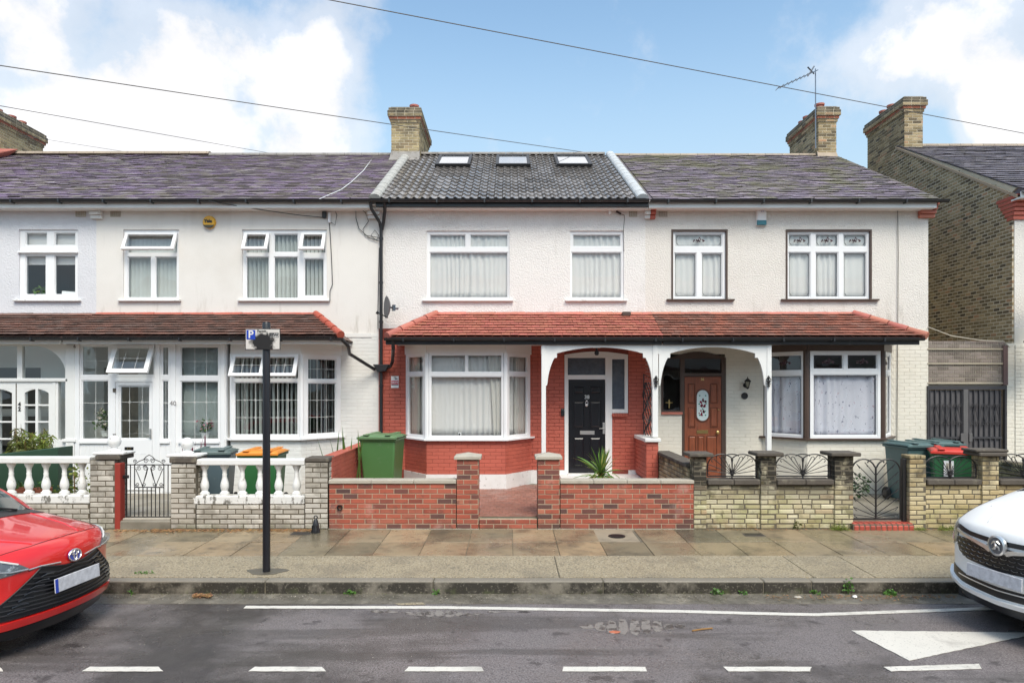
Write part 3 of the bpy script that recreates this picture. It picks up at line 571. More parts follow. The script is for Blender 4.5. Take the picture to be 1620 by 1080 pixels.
for (a, b, sk) in ((-115, 5, 6), (130, 257, 6), (393, 514, 5), (640, 765, 3), (890, 1022, 1), (1152, 1280, -4), (1397, 1560, -7), (1690, 1800, -7)):
    y0, y1 = ry(1062), ry(1055); dy = .0
    if a == 1397: painted('painted_bay_dash', [(X(a + 12, y0), y0 + .0), (X(1560, y0), y0 + .05), (X(1556, y1), y1 + .06), (X(a, y1), y1 - .0)], e=.008)
    else: painted('painted_bay_dash', [(X(a, y0), y0), (X(b + 1, y0), y0), (X(b - sk, y1), y1), (X(a + sk * 2, y1), y1)], e=.008)
painted('painted_hump_triangle', [rp(1346, 997.5), rp(1438, 1045), rp(1648, 1001)], e=.012)
# worn asphalt plates (the cracked patches), their wet shine painted in as a paler tone
def plates(px0, px1, py0, py1, n, seed, h=1.0):
    r = random.Random(seed); x = px0
    for i in range(n):
        wd = (px1 - px0) / n; t = (i + .5) / n; hh = math.sin(math.pi * min(1, t * 1.1 + .05)) * .8 + .25
        c = (py0 + py1) / 2 + r.uniform(-1, 1); a = (py1 - py0) / 2 * hh * h
        pts = [rp(x + wd * u + r.uniform(-1, 1), c + a * v + r.uniform(-1, 1)) for u, v in ((.10, -.6), (.3, -1), (.8, -.9), (.95, -.2), (1.0, .5), (.7, 1), (.25, .8), (.05, .2))]
        struct(MB().prism(pts, ZR + .001, ZR + .004, 'z').build('worn_asphalt', 'asphalt_patch')); x += wd
plates(940, 1085, 979, 1004, 8, 3); plates(915, 940, 988, 994, 1, 5); plates(640, 765, 966, 976, 8, 4); plates(585, 630, 964, 972, 2, 8, .7); plates(770, 840, 966, 970, 3, 9, .6)
painted('road_scuff', [rp(625, 954.5), rp(668, 953), rp(672, 956.5), rp(630, 957)], m='concrete')
# drain covers on the pavement
t = thing('drain_cover', 'round black slotted drain cover set in pale mortar on the pavement', 'drain cover', (1.60, 10.12, pz(10.12) + .003))
MB().lathe([(.125, -.004), (.125, .006), (.11, .008), (.10, .003), (0.001, .003)], n=24).build('cover_rim', 'black_iron', t, local=True)
q = MB()
for i in range(-3, 4):
    ln_ = math.sqrt(max(.001, .095 ** 2 - (i * .026) ** 2)); q.box(-ln_, ln_, i * .026 - .007, i * .026 + .007, .003, .010)
q.build('grille_bar', 'black_trim', t, local=True)
for (px, py, lab) in ((1192, 847, 'small square black water cover in the pavement before the mossy brick wall'), (477, 845, 'small rusty square cover in the pavement left of the black cone')):
    y = (CH + .02) * F_PX / (py - VY); x = X(px, y)
    t = thing('stopcock_cover', lab, 'drain cover', (x, y, pz(y) + .002))
    MB().box(-.15, .15, -.10, .10, -.004, .004).build('cover_frame', 'coping_dark', t, local=True)
    MB().box(-.13, .13, -.08, .08, .002, .008).build('cover_lid', 'black_trim', t, local=True, bevel=.002)
# front garden floors
GZ = .20
struct(MB().hexa([(-20, 10.7, -.3), (-2.86, 10.7, -.3), (-2.86, 14.2, -.3), (-20, 14.2, -.3)], [(-20, 10.7, .10), (-2.86, 10.7, .10), (-2.86, 14.2, .14), (-20, 14.2, .14)]).build('garden_path', 'path'))
bpv = struct(MB().hexa([(-2.85, 10.7, -.3), (2.85, 10.7, -.3), (2.85, 14.2, -.3), (-2.85, 14.2, -.3)], [(-2.85, 10.7, .165), (2.85, 10.7, .165), (2.85, 14.2, .225), (-2.85, 14.2, .225)]).build('block_paved_path', 'joint'))
it = []; kk = base('blk', cbox(.10, .20, .05, .004)); kk2 = base('blk2', cbox(.20, .10, .05, .004))
y = 10.86; row = 0
while y < 13.9:
    x = -2.7 + (.05 if row % 2 else 0)
    while x < 2.75:
        it.append((kk, Matrix.Translation((x, y, .168 + (y - 10.7) / 3.5 * .06 - .018 + rng.uniform(-.002, .002))))); x += .104
    y += .204; row += 1
x = -.5
while x < .5: it.append((kk2, Matrix.Translation((x, 10.79, .152)))); x += .206
it = [i for i in it if abs(i[1].translation.x) < 2.7]
pieces(bpv, 'paving_block', 'paving_blocks', 'blockpave', sorted(it, key=lambda q: abs(q[1].translation.x)), 300)
struct(MB().box(2.86, 8.6, 10.7, 14.2, -.3, .12).build('garden_path', 'path'))
struct(MB().box(8.6, 20, 10.7, 24, -.3, .10).build('garden_path', 'path'))
struct(MB().box(-20, 20, 14.3, 60, -.31, .0).build('back_gardens', 'earth'))

# ------------------------------------------------------------ houses
YE, ZE, YR_, ZRG = 13.74, 5.97, 18.2, 8.37
SLP = math.atan2(ZRG - ZE, YR_ - YE); SLEN = math.hypot(ZRG - ZE, YR_ - YE)
def house(label, x0, x1, umat, lmat, zs, uh, lh, roofm, ze=ZE, zr=ZRG, sidem=None):
    h = thing('terraced_house', label, 'house', ((x0 + x1) / 2, YF, 0))
    MB().slab(x0, x1, zs, ze - .02, YF, YF + .28, uh).build('wall', umat, h)
    MB().slab(x0, x1, 0, zs, YF, YF + .28, lh).build('wall', lmat, h)
    q = MB(); q.slab(x0, x1, 0, ze, 22.3, 22.6); q.box(x0, x0 + .1, YF + .28, 22.3, 0, ze); q.box(x1 - .1, x1, YF + .28, 22.3, 0, ze)
    q.build('party_wall', sidem or 'mortar_dirty', h)
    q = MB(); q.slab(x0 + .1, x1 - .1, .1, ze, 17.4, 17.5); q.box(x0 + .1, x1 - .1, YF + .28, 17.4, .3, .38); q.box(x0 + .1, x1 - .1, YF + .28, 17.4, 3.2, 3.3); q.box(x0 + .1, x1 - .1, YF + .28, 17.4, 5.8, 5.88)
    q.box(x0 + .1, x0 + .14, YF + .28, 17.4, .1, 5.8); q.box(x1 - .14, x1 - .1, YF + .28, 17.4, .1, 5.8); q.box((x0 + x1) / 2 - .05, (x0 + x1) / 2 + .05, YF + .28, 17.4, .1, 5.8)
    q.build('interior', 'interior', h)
    rf = MB().prism([(YE, ze - .05), (YE, ze), (YR_, zr), (2 * YR_ - YE, ze), (2 * YR_ - YE, ze - .05)], x0, x1, 'x').build('roof', roofm, h)
    return h, rf
def slates(rf, x0, x1, m, wd=.25, g=.205, th=.013, seed=1, name='roof_slate', inside=None, ze=ZE, zr=ZRG, jit=.003, sx0=None):
    r = random.Random(seed); sl = math.hypot(zr - ze, YR_ - YE); w = Vector((0, YR_ - YE, zr - ze)).normalized()
    T = frame((x0, YE, ze), (1, 0, 0), w); k = base(('sl', wd, g, th), cbox(wd - .006, th, g * 1.25, .0025)); it = []
    n = int(sl / g) + 1; gg = sl / n
    for j in range(n):
        a = -(wd / 2) * (j % 2)
        while a < x1 - x0 - .02:
            s, e = max(a, 0), min(a + wd, x1 - x0)
            if e - s > .05 and (not inside or inside((s + e) / 2 + x0, j * gg)):
                it.append((k, T @ Matrix.Translation(((s + e) / 2, -.014 + r.uniform(-jit, jit), (j + .5) * gg + r.uniform(-jit, jit) * 1.5)) @ Matrix.Rotation(-.115 + r.uniform(-.012, .012), 4, 'X') @ Matrix.Rotation(r.uniform(-.015, .015), 4, 'Y') @ Matrix.Diagonal(((e - s) / wd, 1, 1, 1))))
            a += wd
    pieces(rf, name, 'roof_slates', m, it)
def ridge(h, x0, x1, z, m, name='ridge_tile', y=YR_, ln=.45, r=.11):
    x = x0
    while x < x1 - .05:
        e = min(x + ln, x1)
        pts = [(y + r * math.cos(a) * 1.2, z + r * .85 * math.sin(a) - .04) for a in [math.pi * k / 7 for k in range(8)]]
        MB().prism(pts, x + .004, e - .004, 'x').build(name, m, h); x = e
def gutter(h, x0, x1, y, z, name='gutter', r=.058):
    q = MB(); n = 7; pr = [(y + r * math.cos(a), z + r * math.sin(a)) for a in [math.pi + math.pi * k / n for k in range(n + 1)]]
    pr += [(p[0] * .0 + y + (p[0] - y) * .88, z + (p[1] - z) * .88) for p in pr[::-1]]
    q.prism(pr, x0, x1, 'x')
    x = x0 + .35
    while x < x1: q.box(x, x + .03, y - r - .006, y + r, z - r - .012, z + .01); x += .95
    return q.build(name, 'black_plastic', h, smooth=True)
def chimney(h, x0, x1, y0, y1, zb, zt, m, potx, mort='mortar_dirty', ncol=4, pots=1, pcol='tile_red', seed=1):
    c = MB().box(x0 + .006, x1 - .006, y0 + .006, y1 - .006, zb, zt - .02).build('chimney', mort, h)
    zc = zt - .075 * 5; it = []
    for T, ln_ in ((frame((x0, y0, 0), (1, 0, 0)), x1 - x0), (frame((x1, y0, 0), (0, 1, 0)), y1 - y0), (frame((x0, y1, 0), (0, -1, 0)), y1 - y0)):
        it += courses(T, ln_, zc, z0=zb, seed=seed, dp=.03, jit=.002)
        if h: seed += 1
    for k, e in enumerate((.025, .05, .085, .085, .06)):
        z = zc + k * .075
        MB().box(x0 - e + .006, x1 + e - .006, y0 - e + .006, y1 + e - .006, z, z + .075).build('corbel_core', mort, c)
        cs = []
        for T, ln_ in ((frame((x0 - e, y0 - e, 0), (1, 0, 0)), x1 - x0 + 2 * e), (frame((x1 + e, y0 - e, 0), (0, 1, 0)), y1 - y0 + 2 * e), (frame((x0 - e, y1 + e, 0), (0, -1, 0)), y1 - y0 + 2 * e)):
            cs += courses(T, ln_, z + .075, z0=z, seed=seed + k, dp=.03)
        if k == 1: pieces(c, 'brick', 'brickwork', 'redsoot', cs)
        elif k > 2: pieces(c, 'brick', 'brickwork', 'sootcap', cs)
        else: it += cs
    pieces(c, 'brick', 'brickwork', m, it)
    MB().box(x0 - .02, x1 + .02, y0 - .02, y1 + .02, zt - .022, zt + .035).build('flaunching', 'coping_dark', c, bevel=.02)
    for (px_, py_, hh) in potx:
        MB().lathe([(.10, 0), (.11, .06), (.10, .07), (.10, hh - .05), (.125, hh - .045), (.13, hh), (.095, hh), (.09, hh - .1), (.001, hh - .12)], (px_, py_, zt + .01), 16).build('chimney_pot', pcol, c, smooth=True)
    return c
def corbel(h, x0, x1, m, n=4, z1=5.93, y=YF):
    for k in range(n):
        d = .22 - k * .05; MB().box(x0, x1, y - d, y - .001, z1 - (k + 1) * .075 + .006, z1 - k * .075).build('corbel', m, h, bevel=.005)
def vent(h, px0, px1, py0=331, py1=343):
    q = MB().slab(FX(px0), FX(px1), FZ(py1), FZ(py0), YF - .012, YF + .0, [(FX(px0) + .02 + i * .036, FX(px0) + .042 + i * .036, FZ(py1) + .02 + j * .032, FZ(py1) + .038 + j * .032) for i in range(5) for j in range(3)])
    q.build('air_vent', 'coping', h)
def uh(px0, px1, py0=363, py1=474): return (FX(px0), FX(px1), FZ(py1), FZ(py0))
def lt(px0, px1, py0, py1): return (FX(px0), FX(px1), FZ(py1), FZ(py0))
def uwin(h, o, lights, opened=(), fm='upvc', sill=None, sillm='upvc', **k):
    return window(h, 'window', Matrix.Translation((0, YF + .055, 0)), *o, lights, fm, opened=opened, sill=sill and (FX(sill[0]), FX(sill[1])), sillm=sillm, proud=-.02, **k)
XA, XB_, XC, XD, XE, XF_ = -14.05, -8.46, -2.67, 2.80, 8.60, 10.37

# --- no. 42
w42 = uh(30, 123)
l42 = [(-14.0, FX(103), .3, 3.0)]
h42, r42 = house('terraced house at far left with blue-white rendered upper wall and arched white porch', XA, XB_, 'render42', 'white_joint', 3.3, [w42], [(-13.4, -12.9, .4, 2.9), (-10.9, -9.6, .3, 2.6)], 'slate40')
uwin(h42, w42, [lt(38, 73, 367, 388), lt(84, 118, 367, 388), lt(38, 71, 403, 466), lt(84, 118, 403, 466)], sill=(23, 129), sillm='white_stone')
MB().box(FX(29), FX(124), YF - .03, YF + .02, FZ(400), FZ(397)).build('window_transom', 'upvc', h42)
slates(r42, XA - 1.5, XB_, 'slate40', seed=2, jit=.006, g=.16)
# --- no. 40
w40a, w40b = uh(195, 283), uh(383, 517)
h40, r40 = house('off-white rendered terraced house with glazed white porch, behind the parking sign', XB_, XC, 'render40', 'white_joint', 3.3, [w40a, w40b],
                 [(FX(364), FX(537), 1.1, 2.99), (-8.3, -7.6, .3, 2.6), (-6.7, -6.1, .6, 2.6)], 'slate40')
uwin(h40, w40a, [lt(200, 279, 370, 399), lt(200, 238, 405, 471), lt(244, 279, 405, 471)], opened={0: (26, .045)}, sill=(188, 287), sillm='white_stone')
uwin(h40, w40b, [lt(388, 425, 370, 399), lt(432, 471, 369, 399), lt(478, 514, 370, 399), lt(388, 425, 405, 472), lt(432, 471, 405, 472), lt(480, 512, 408, 468)], opened={0: (26, .045), 2: (26, .045)}, sill=(377, 522), sillm='white_stone')
slates(r40, XB_, XC - .12, 'slate40', seed=3, jit=.0035, wd=.25, g=.155, th=.011)
# --- no. 38
w38a, w38b = uh(675, 806, 365, 474), uh(902, 987, 365, 474)
d38 = (FX(893), FX(994), .40, FZ(558)); b38 = (FX(643), FX(838), .9, 2.99)
h38, r38 = house('terraced house with white roughcast upper floor, red painted brick below and black glossy roof', XC, XD, 'render38', 'red_paint_dark', 3.4, [w38a, w38b], [(FX(897), FX(968), .40, FZ(562)), (FX(968), FX(990), FZ(651), FZ(566)), b38], 'pantile')
uwin(h38, w38a, [lt(679, 737, 370, 391), lt(743, 804, 370, 391), lt(679, 804, 398, 471)], sill=(668, 812), sillm='white_stone')
uwin(h38, w38b, [lt(906, 983, 370, 390), lt(904, 984, 398, 471)], sill=(894, 992), sillm='white_stone')
# --- no. 36
w36a, w36b = uh(1062, 1151, 363, 474), uh(1243, 1379, 363, 474)
h36, r36 = house('terraced house with cream roughcast, mossy slate roof, brown-framed bay window and brown front door', XD, XE, 'render36', 'cream_joint', 3.4, [w36a, w36b],
                 [(FX(1080), FX(1147), .25, FZ(560)), (FX(1047), FX(1080), FZ(650), FZ(560)), (FX(1208), FX(1408), .9, 2.99)], 'slate36')
MB().slab(w36a[0], w36a[1], w36a[2], w36a[3], YF - .012, YF + .05, [(w36a[0] + .035, w36a[1] - .035, w36a[2] + .01, w36a[3] - .035)]).build('window_surround', 'brown_wood', h36)
MB().slab(w36b[0], w36b[1], w36b[2], w36b[3], YF - .012, YF + .05, [(w36b[0] + .035, w36b[1] - .035, w36b[2] + .01, w36b[3] - .035)]).build('window_surround', 'brown_wood', h36)
def inset(o, d=.036): return (o[0] + d, o[1] - d, o[2] + .01, o[3] - d)
def dfr(o, lts, **k): return uwin(h36, inset(o), lts, sillm='brown_wood', **k)
L36a = [lt(1068, 1144, 369, 390), lt(1067, 1103, 399, 470), lt(1110, 1144, 399, 470)]
L36b = [lt(1248, 1284, 369, 390), lt(1291, 1328, 369, 390), lt(1335, 1373, 369, 390), lt(1248, 1284, 398, 470), lt(1291, 1328, 398, 470), lt(1335, 1373, 398, 470)]
W1 = dfr(w36a, L36a, sill=(1054, 1161)); W2 = dfr(w36b, L36b, sill=(1235, 1389))
M['flower_print'] = mat('stained_glass_rose', (.10, .05, .06), .5, var=.4, vs=30)
def frame_lead(W, a, b, c, d, y, rose=False, T=None, m='lead_dark'):
    q = MB(T); e = .035; r = .0035; k = .045
    P = [(a + e, c + e + k), (a + e + k * .6, c + e + k), (a + e + k * .6, c + e), (b - e - k * .6, c + e), (b - e - k * .6, c + e + k), (b - e, c + e + k), (b - e, d - e - k), (b - e - k * .6, d - e - k), (b - e - k * .6, d - e), (a + e + k * .6, d - e), (a + e + k * .6, d - e - k), (a + e, d - e - k)]
    P2 = [(a + e + k, c + e), (b - e - k, c + e), (b - e, c + e + k), (b - e, d - e - k), (b - e - k, d - e), (a + e + k, d - e), (a + e, d - e - k), (a + e, c + e + k)]
    for Q in (P2,):
        for i in range(len(Q)):
            p, s = Q[i], Q[(i + 1) % len(Q)]; q.tube([(p[0], y, p[1]), (s[0], y, s[1])], r, 4)
    for i in (0, 3, 6, 9):
        p = P[i]; s = P[(i + 2) % 12]; mth = P[(i + 1) % 12] if i in (0, 6) else P[(i + 1) % 12]
        q.tube([(p[0], y, p[1]), (mth[0], y, mth[1]), (s[0], y, s[1])], r * .8, 4)
    q.build('leading', m, W, fix=False)
    if rose:
        g = MB(T); cx, cz = (a + b) / 2, (c + d) / 2; rr_ = random.Random(3)
        for k2 in range(22):
            x = cx + rr_.gauss(0, .055); z = cz + rr_.gauss(0, .018); s = rr_.uniform(.008, .018)
            g.prism([(x + s * math.cos(t), z + s * math.sin(t)) for t in [j * 1.047 for j in range(6)]], y - .002, y, 'y')
        g.build('flower_motif', 'flower_print', W, fix=False)
for i, l_ in enumerate(L36a): frame_lead(W1, *l_, YF + .052, rose=i == 0)
for i, l_ in enumerate(L36b): frame_lead(W2, *l_, YF + .052, rose=i < 3)
slates(r36, XD + .1, XE + .06, 'slate36', seed=5, jit=.007, g=.16, inside=lambda x, w_: not (8.1 < x < 8.7 and w_ > 4.9))
# --- no. 34
h34, r34 = house('house at far right beyond the alley, showing its sooty brick flank and chimney', XF_, 16.2, 'render36', 'cream_joint', 3.4, [(11.6, 13.2, 4.1, 5.5), (14.0, 15.0, 4.1, 5.5)], [(11.5, 13.4, 1.0, 2.7), (14.2, 15.1, .2, 2.5)], 'slate34', ze=6.18, zr=8.62, sidem='mortar_dirty')
for o_, ls_ in (((11.6, 13.2, 4.1, 5.5), [(11.68, 12.36, 4.18, 4.98), (12.44, 13.12, 4.18, 4.98), (11.68, 12.36, 5.06, 5.42), (12.44, 13.12, 5.06, 5.42)]), ((14.0, 15.0, 4.1, 5.5), [(14.08, 14.92, 4.18, 4.98), (14.08, 14.92, 5.06, 5.42)]), ((11.5, 13.4, 1.0, 2.7), [(11.6, 12.4, 1.08, 2.1), (12.5, 13.3, 1.08, 2.1), (11.6, 12.4, 2.2, 2.62), (12.5, 13.3, 2.2, 2.62)])):
    window(h34, 'window', Matrix.Translation((0, YF + .055, 0)), *o_, ls_, proud=-.02, sill=(o_[0] - .08, o_[1] + .08), sillm='white_stone')
MB().box(14.2, 15.1, YF + .08, YF + .13, .2, 2.5).build('door', 'door_wood', h34)
slates(r34, XF_ - .05, 15.5, 'slate34', seed=8, jit=.005, ze=6.18, zr=8.62)
ridge(h34, XF_ + .4, 15.5, 8.62, 'ridge_brown', ln=.3)
# flank wall bricks and its gable
gab = [(YF + .02, 0), (22.3, 0), (22.3, 6.2), (YR_, 8.6), (YF - .1, 6.25), (YF + .02, 6.2)]
MB().prism(gab, XF_ - .03, XF_ + .02, 'x').build('flank_wall', 'mortar_dirty', h34)
fw = [o for o in h34.children if o.name.startswith('flank_wall')][0]
gl_ = lambda y: 6.18 + (y - YF) * (8.6 - 6.18) / (YR_ - YF)
it = courses(frame((XF_ - .036, 22.3, 0), (0, -1, 0)), 22.3 - YF, 8.6, z0=2.0, dp=.03, seed=9, jit=.003, L_=.18, H=.075, j=.020, inside=lambda u, z: z < gl_(22.3 - u) - .03 if 22.3 - u < YR_ else z < 8.6 - (22.3 - u - YR_) * .55)
pieces(fw, 'brick', 'brickwork', 'flank', it)
q = MB(); T = frame((XF_ - .075, YF - .2, gl_(YF - .2) + .0), (0, 1, 0))
q.hexa([(XF_ - .07, YF - .15, gl_(YF - .15) - .06), (XF_ + .05, YF - .15, gl_(YF - .15) - .06), (XF_ + .05, YR_, gl_(YR_) - .06), (XF_ - .07, YR_, gl_(YR_) - .06)],
       [(XF_ - .07, YF - .15, gl_(YF - .15) + .0), (XF_ + .05, YF - .15, gl_(YF - .15) + .0), (XF_ + .05, YR_, gl_(YR_)), (XF_ - .07, YR_, gl_(YR_))]).build('verge', 'mortar_cream', h34)
it = []
for k in range(6):
    z = 5.62 + k * .085; d = .02 + k * .022
    MB().box(XF_ - .045 - .004, XF_ + .25, YF - .02 - d, YF + .16 + k * .06, z + .008, z + .078).build('corbel_brick', 'red_paint_brick', h34, bevel=.004)

# chimneys
chimney(h38, -3.06, -2.33, 17.75, 19.8, 7.6, 9.44, 'stock', [(-2.52, 18.2, .24)], seed=4)
MB().hexa([(-3.08, 17.45, 8.0), (-2.31, 17.45, 8.0), (-2.31, 17.8, 8.05), (-3.08, 17.8, 8.05)], [(-3.08, 17.66, 8.14), (-2.31, 17.66, 8.14), (-2.33, 17.8, 8.42), (-3.06, 17.8, 8.42)]).build('lead_flashing', 'ridge_grey', h38)
chimney(h36, 8.16, 8.64, 18.0, 19.85, 7.6, 9.56, 'flank', [(8.35, 18.35, .22), (8.40, 19.2, .22), (8.4, 19.5, .2)], seed=14)
MB().hexa([(8.10, 17.72, 8.05), (8.68, 17.72, 8.05), (8.68, 18.02, 8.1), (8.10, 18.02, 8.1)], [(8.13, 17.92, 8.20), (8.66, 17.92, 8.20), (8.64, 18.02, 8.42), (8.14, 18.02, 8.42)]).build('mortar_flashing', 'ridge_brown', h36)
chimney(h34, 10.37, 10.86, 17.9, 19.75, 7.6, 9.78, 'flank', [(10.6, 18.9, .2), (10.6, 19.3, .2)], seed=24)
chimney(h42, -14.25, -13.5, 17.8, 19.8, 7.4, 9.5, 'stock', [(-13.9, 18.1, .22), (-13.9, 18.55, .22), (-13.85, 19.0, .22), (-13.85, 19.4, .22)], seed=34)

# ridges, verges, gutters
ridge(h42, XA - 1, XB_, 8.42, 'ridge_brown'); ridge(h40, XB_, -7.95, 8.42, 'ridge_brown'); ridge(h40, -7.95, -3.1, 8.38, 'ridge_grey')
MB().hexa([(XA - .35, YE, ZE + .0), (XA + .0, YE, ZE), (XA + .0, YR_, ZRG), (XA - .35, YR_, ZRG)], [(XA - .35, YE, ZE + .10), (XA, YE, ZE + .10), (XA, YR_, ZRG + .12), (XA - .35, YR_, ZRG + .12)]).build('verge', 'mortar_pale', h42)
ridge(h38, -2.33, 2.55, 8.41, 'ridge_grey', r=.10); ridge(h36, 2.75, 8.16, 8.38, 'ridge_brown', r=.09)
MB().hexa([(-14, 16.6, 8.0), (-13.2, 17.4, 8.1), (-13.2, 17.9, 8.2), (-14, 17.9, 8.2)], [(-14, 16.6, 8.05), (-13.2, 17.4, 8.15), (-13.0, 18.1, 8.5), (-14, 18.1, 8.5)]).build('ridge_patch', 'tile_red', h42)
w_ = Vector((0, YR_ - YE, ZRG - ZE)).normalized()
def verge(h, x, m, n=14, r=.12):
    for i in range(n):
        a, b = SLEN / n * i, SLEN / n * (i + 1); T = frame((x, YE - .02, ZE), (1, 0, 0), w_)
        pts = [(r * math.cos(t), -r * .75 * math.sin(t) - .02) for t in [math.pi * k / 8 for k in range(9)]]
        q = MB(T); vs = [(p[0], p[1], a + .003) for p in pts] + [(p[0] * .96, p[1] * .96, b) for p in pts]; nn = len(pts)
        q.add(vs, [tuple(range(nn)), tuple(range(2 * nn - 1, nn - 1, -1))] + [(k, k + nn, (k + 1) % nn + nn, (k + 1) % nn) for k in range(nn)])
        q.build('verge_tile', m, h)
verge(h38, -2.70, 'verge_pale'); verge(h38, 2.69, 'lead')
# right gable verge of 36
MB().hexa([(XE - .02, YE, ZE - .04), (XE + .08, YE, ZE - .04), (XE + .08, YR_, ZRG - .04), (XE - .02, YR_, ZRG - .04)], [(XE - .02, YE, ZE + .02), (XE + .08, YE, ZE + .02), (XE + .08, YR_, ZRG + .02), (XE - .02, YR_, ZRG + .02)]).build('verge', 'coping_dark', h36)
for hh, a, b in ((h42, XA - 1, XB_), (h40, XB_, -2.75), (h36, XD + .02, 8.80), (h34, 10.3, 15.5)):
    gutter(hh, a, b, 13.66, 5.945 + (.2 if hh is h34 else 0)); be = min(b, 8.6) if hh is not h34 else b; dz = .2 if hh is h34 else 0
    MB().box(a, be, 13.72, 13.75, 5.80 + dz, 5.93 + dz).build('fascia', 'white_wood', hh); MB().box(a, be, 13.75, 14.0, 5.80 + dz, 5.83 + dz).build('soffit', 'white_wood', hh)
gutter(h38, -2.75, 2.80, 13.64, 5.945); MB().box(XC, XD, 13.70, 13.76, 5.82, 5.95).build('fascia', 'black_plastic', h38); MB().box(XC, XD, 13.76, 14.0, 5.80, 5.82).build('soffit', 'white_wood', h38)
corbel(h42, FX(146), FX(163), 'white_stone'); corbel(h40, FX(583), FX(602), 'white_stone'); corbel(h38, FX(1019), FX(1027.5), 'white_stone'); corbel(h36, FX(1028), FX(1036), 'red_paint_brick', n=4)
corbel(h36, FX(1452), FX(1476), 'tile_red', n=4, z1=5.95)
for hh, a, b in ((h42, 120, 136), (h40, 175, 191), (h38, 995, 1008), (h36, 1042, 1056)): vent(hh, a, b)

# glossy black double-roman tiles of 38
def roman(wd, ln_):
    n = 12; vs = []; fs = []
    for j, z in enumerate((-ln_ / 2, ln_ / 2)):
        for i in range(n + 1):
            t = i / n; ph = (t * 2) % 1.0
            hgt = .034 * (math.sin(math.pi * min(1, ph / .55)) if ph < .55 else 0) ** .8
            vs.append((wd * (t - .5), -hgt - (.020 if j == 0 else 0), z))
    for i in range(n): fs.append((i, i + 1, n + 2 + i, n + 1 + i))
    b = len(vs)
    for i in range(n + 1): vs.append((vs[i][0], vs[i][1] + .018, -ln_ / 2))
    for i in range(n): fs.append((b + i, b + i + 1, i + 1, i))
    return vs, fs
nr = 16; g = SLEN / nr; kr = base('roman', roman(.335, g * 1.06)); it = []
T = frame((-2.60, YE, ZE), (1, 0, 0), w_); rl = [(X(a, 17), X(b, 17)) for a, b in ((691, 745), (785, 838), (879, 934))]
def rw(y): return (y - YE) / math.cos(SLP)
for j in range(nr):
    for i in range(16):
        x = -2.60 + (i + .5) * .3275; wv = (j + .5) * g
        it.append((kr, T @ Matrix.Translation(((i + .5) * .3275, -.006, wv)) @ Matrix.Rotation(rng.uniform(-.022, .012), 4, 'X') @ Matrix.Rotation(rng.uniform(-.012, .012), 4, 'Y')))
pieces(r38, 'roof_tile', 'roof_tiles', 'pantile', it)
for a, b in rl:
    T = frame(((a + b) / 2, YE, ZE), (1, 0, 0), w_); v0, v1 = rw(16.6), rw(17.75); hw = (b - a) / 2
    q = MB(T).slab(-hw, hw, v0, v1, -.11, .0, [(-hw + .07, hw - .07, v0 + .09, v1 - .09)]).build('roof_light', 'black_trim', r38, bevel=.008)
    MB(T).slab(-hw + .07, hw - .07, v0 + .09, v1 - .09, -.085, -.07).build('pane', 'rooflight_glass', q) if 'rooflight_glass' in M else None
# ------------------------------------------------------------ ground floors
def wallbit(h):
    return [o for o in h.children if o.name.startswith('wall')][1]
lw38, lw40, lw36, lw42 = wallbit(h38), wallbit(h40), wallbit(h36), wallbit(h42)
PB_ = dict(dp=.03, y=-.0055, ch=.003, j=.005, jit=.0008)
T = frame((0, YF, 0), (1, 0, 0))
it = courses(T, XD + .12, 3.18, z0=.50, u0=XC, holes=[(FX(893), FX(968), 0, 3.05), (FX(967), FX(994), FZ(656), 3.05), (FX(643), FX(838), 0, 3.3)], seed=40, **{**PB_, 'y': -.010, 'j': .006})
pieces(lw38, 'painted_brick', 'painted_brickwork', 'red_paint_brick', it)
it = courses(T, XC - .02, 3.3, z0=.30, u0=-3.45, seed=41, **PB_); pieces(lw40, 'painted_brick', 'painted_brickwork', 'white_brick', it)
it = courses(T, XE, 3.4, z0=.20, u0=XD + .13, holes=[(FX(1079), FX(1149), 0, 3.05), (FX(1046), FX(1080), FZ(655), 3.05), (FX(1205), FX(1410), 0, 3.3)], seed=42, **PB_)
pieces(lw36, 'painted_brick', 'painted_brickwork', 'cream_brick', it)
MB().box(XC, -2.3, YF - .025, YF - .001, .1, .50).build('plinth', 'white_stone', h38); MB().box(.3, FX(893), YF - .025, YF - .001, .1, .50).build('plinth', 'white_stone', h38)
MB().box(FX(994), XD, YF - .025, YF - .001, .1, .50).build('plinth', 'white_stone', h38)
MB().box(-3.4, XC - .14, YF - .02, YF - .005, 3.22, 3.30).build('string_course', 'white_brick', h40); MB().box(7.9, XE, YF - .02, YF - .005, 3.27, 3.32).build('string_course', 'cream_brick', h36)

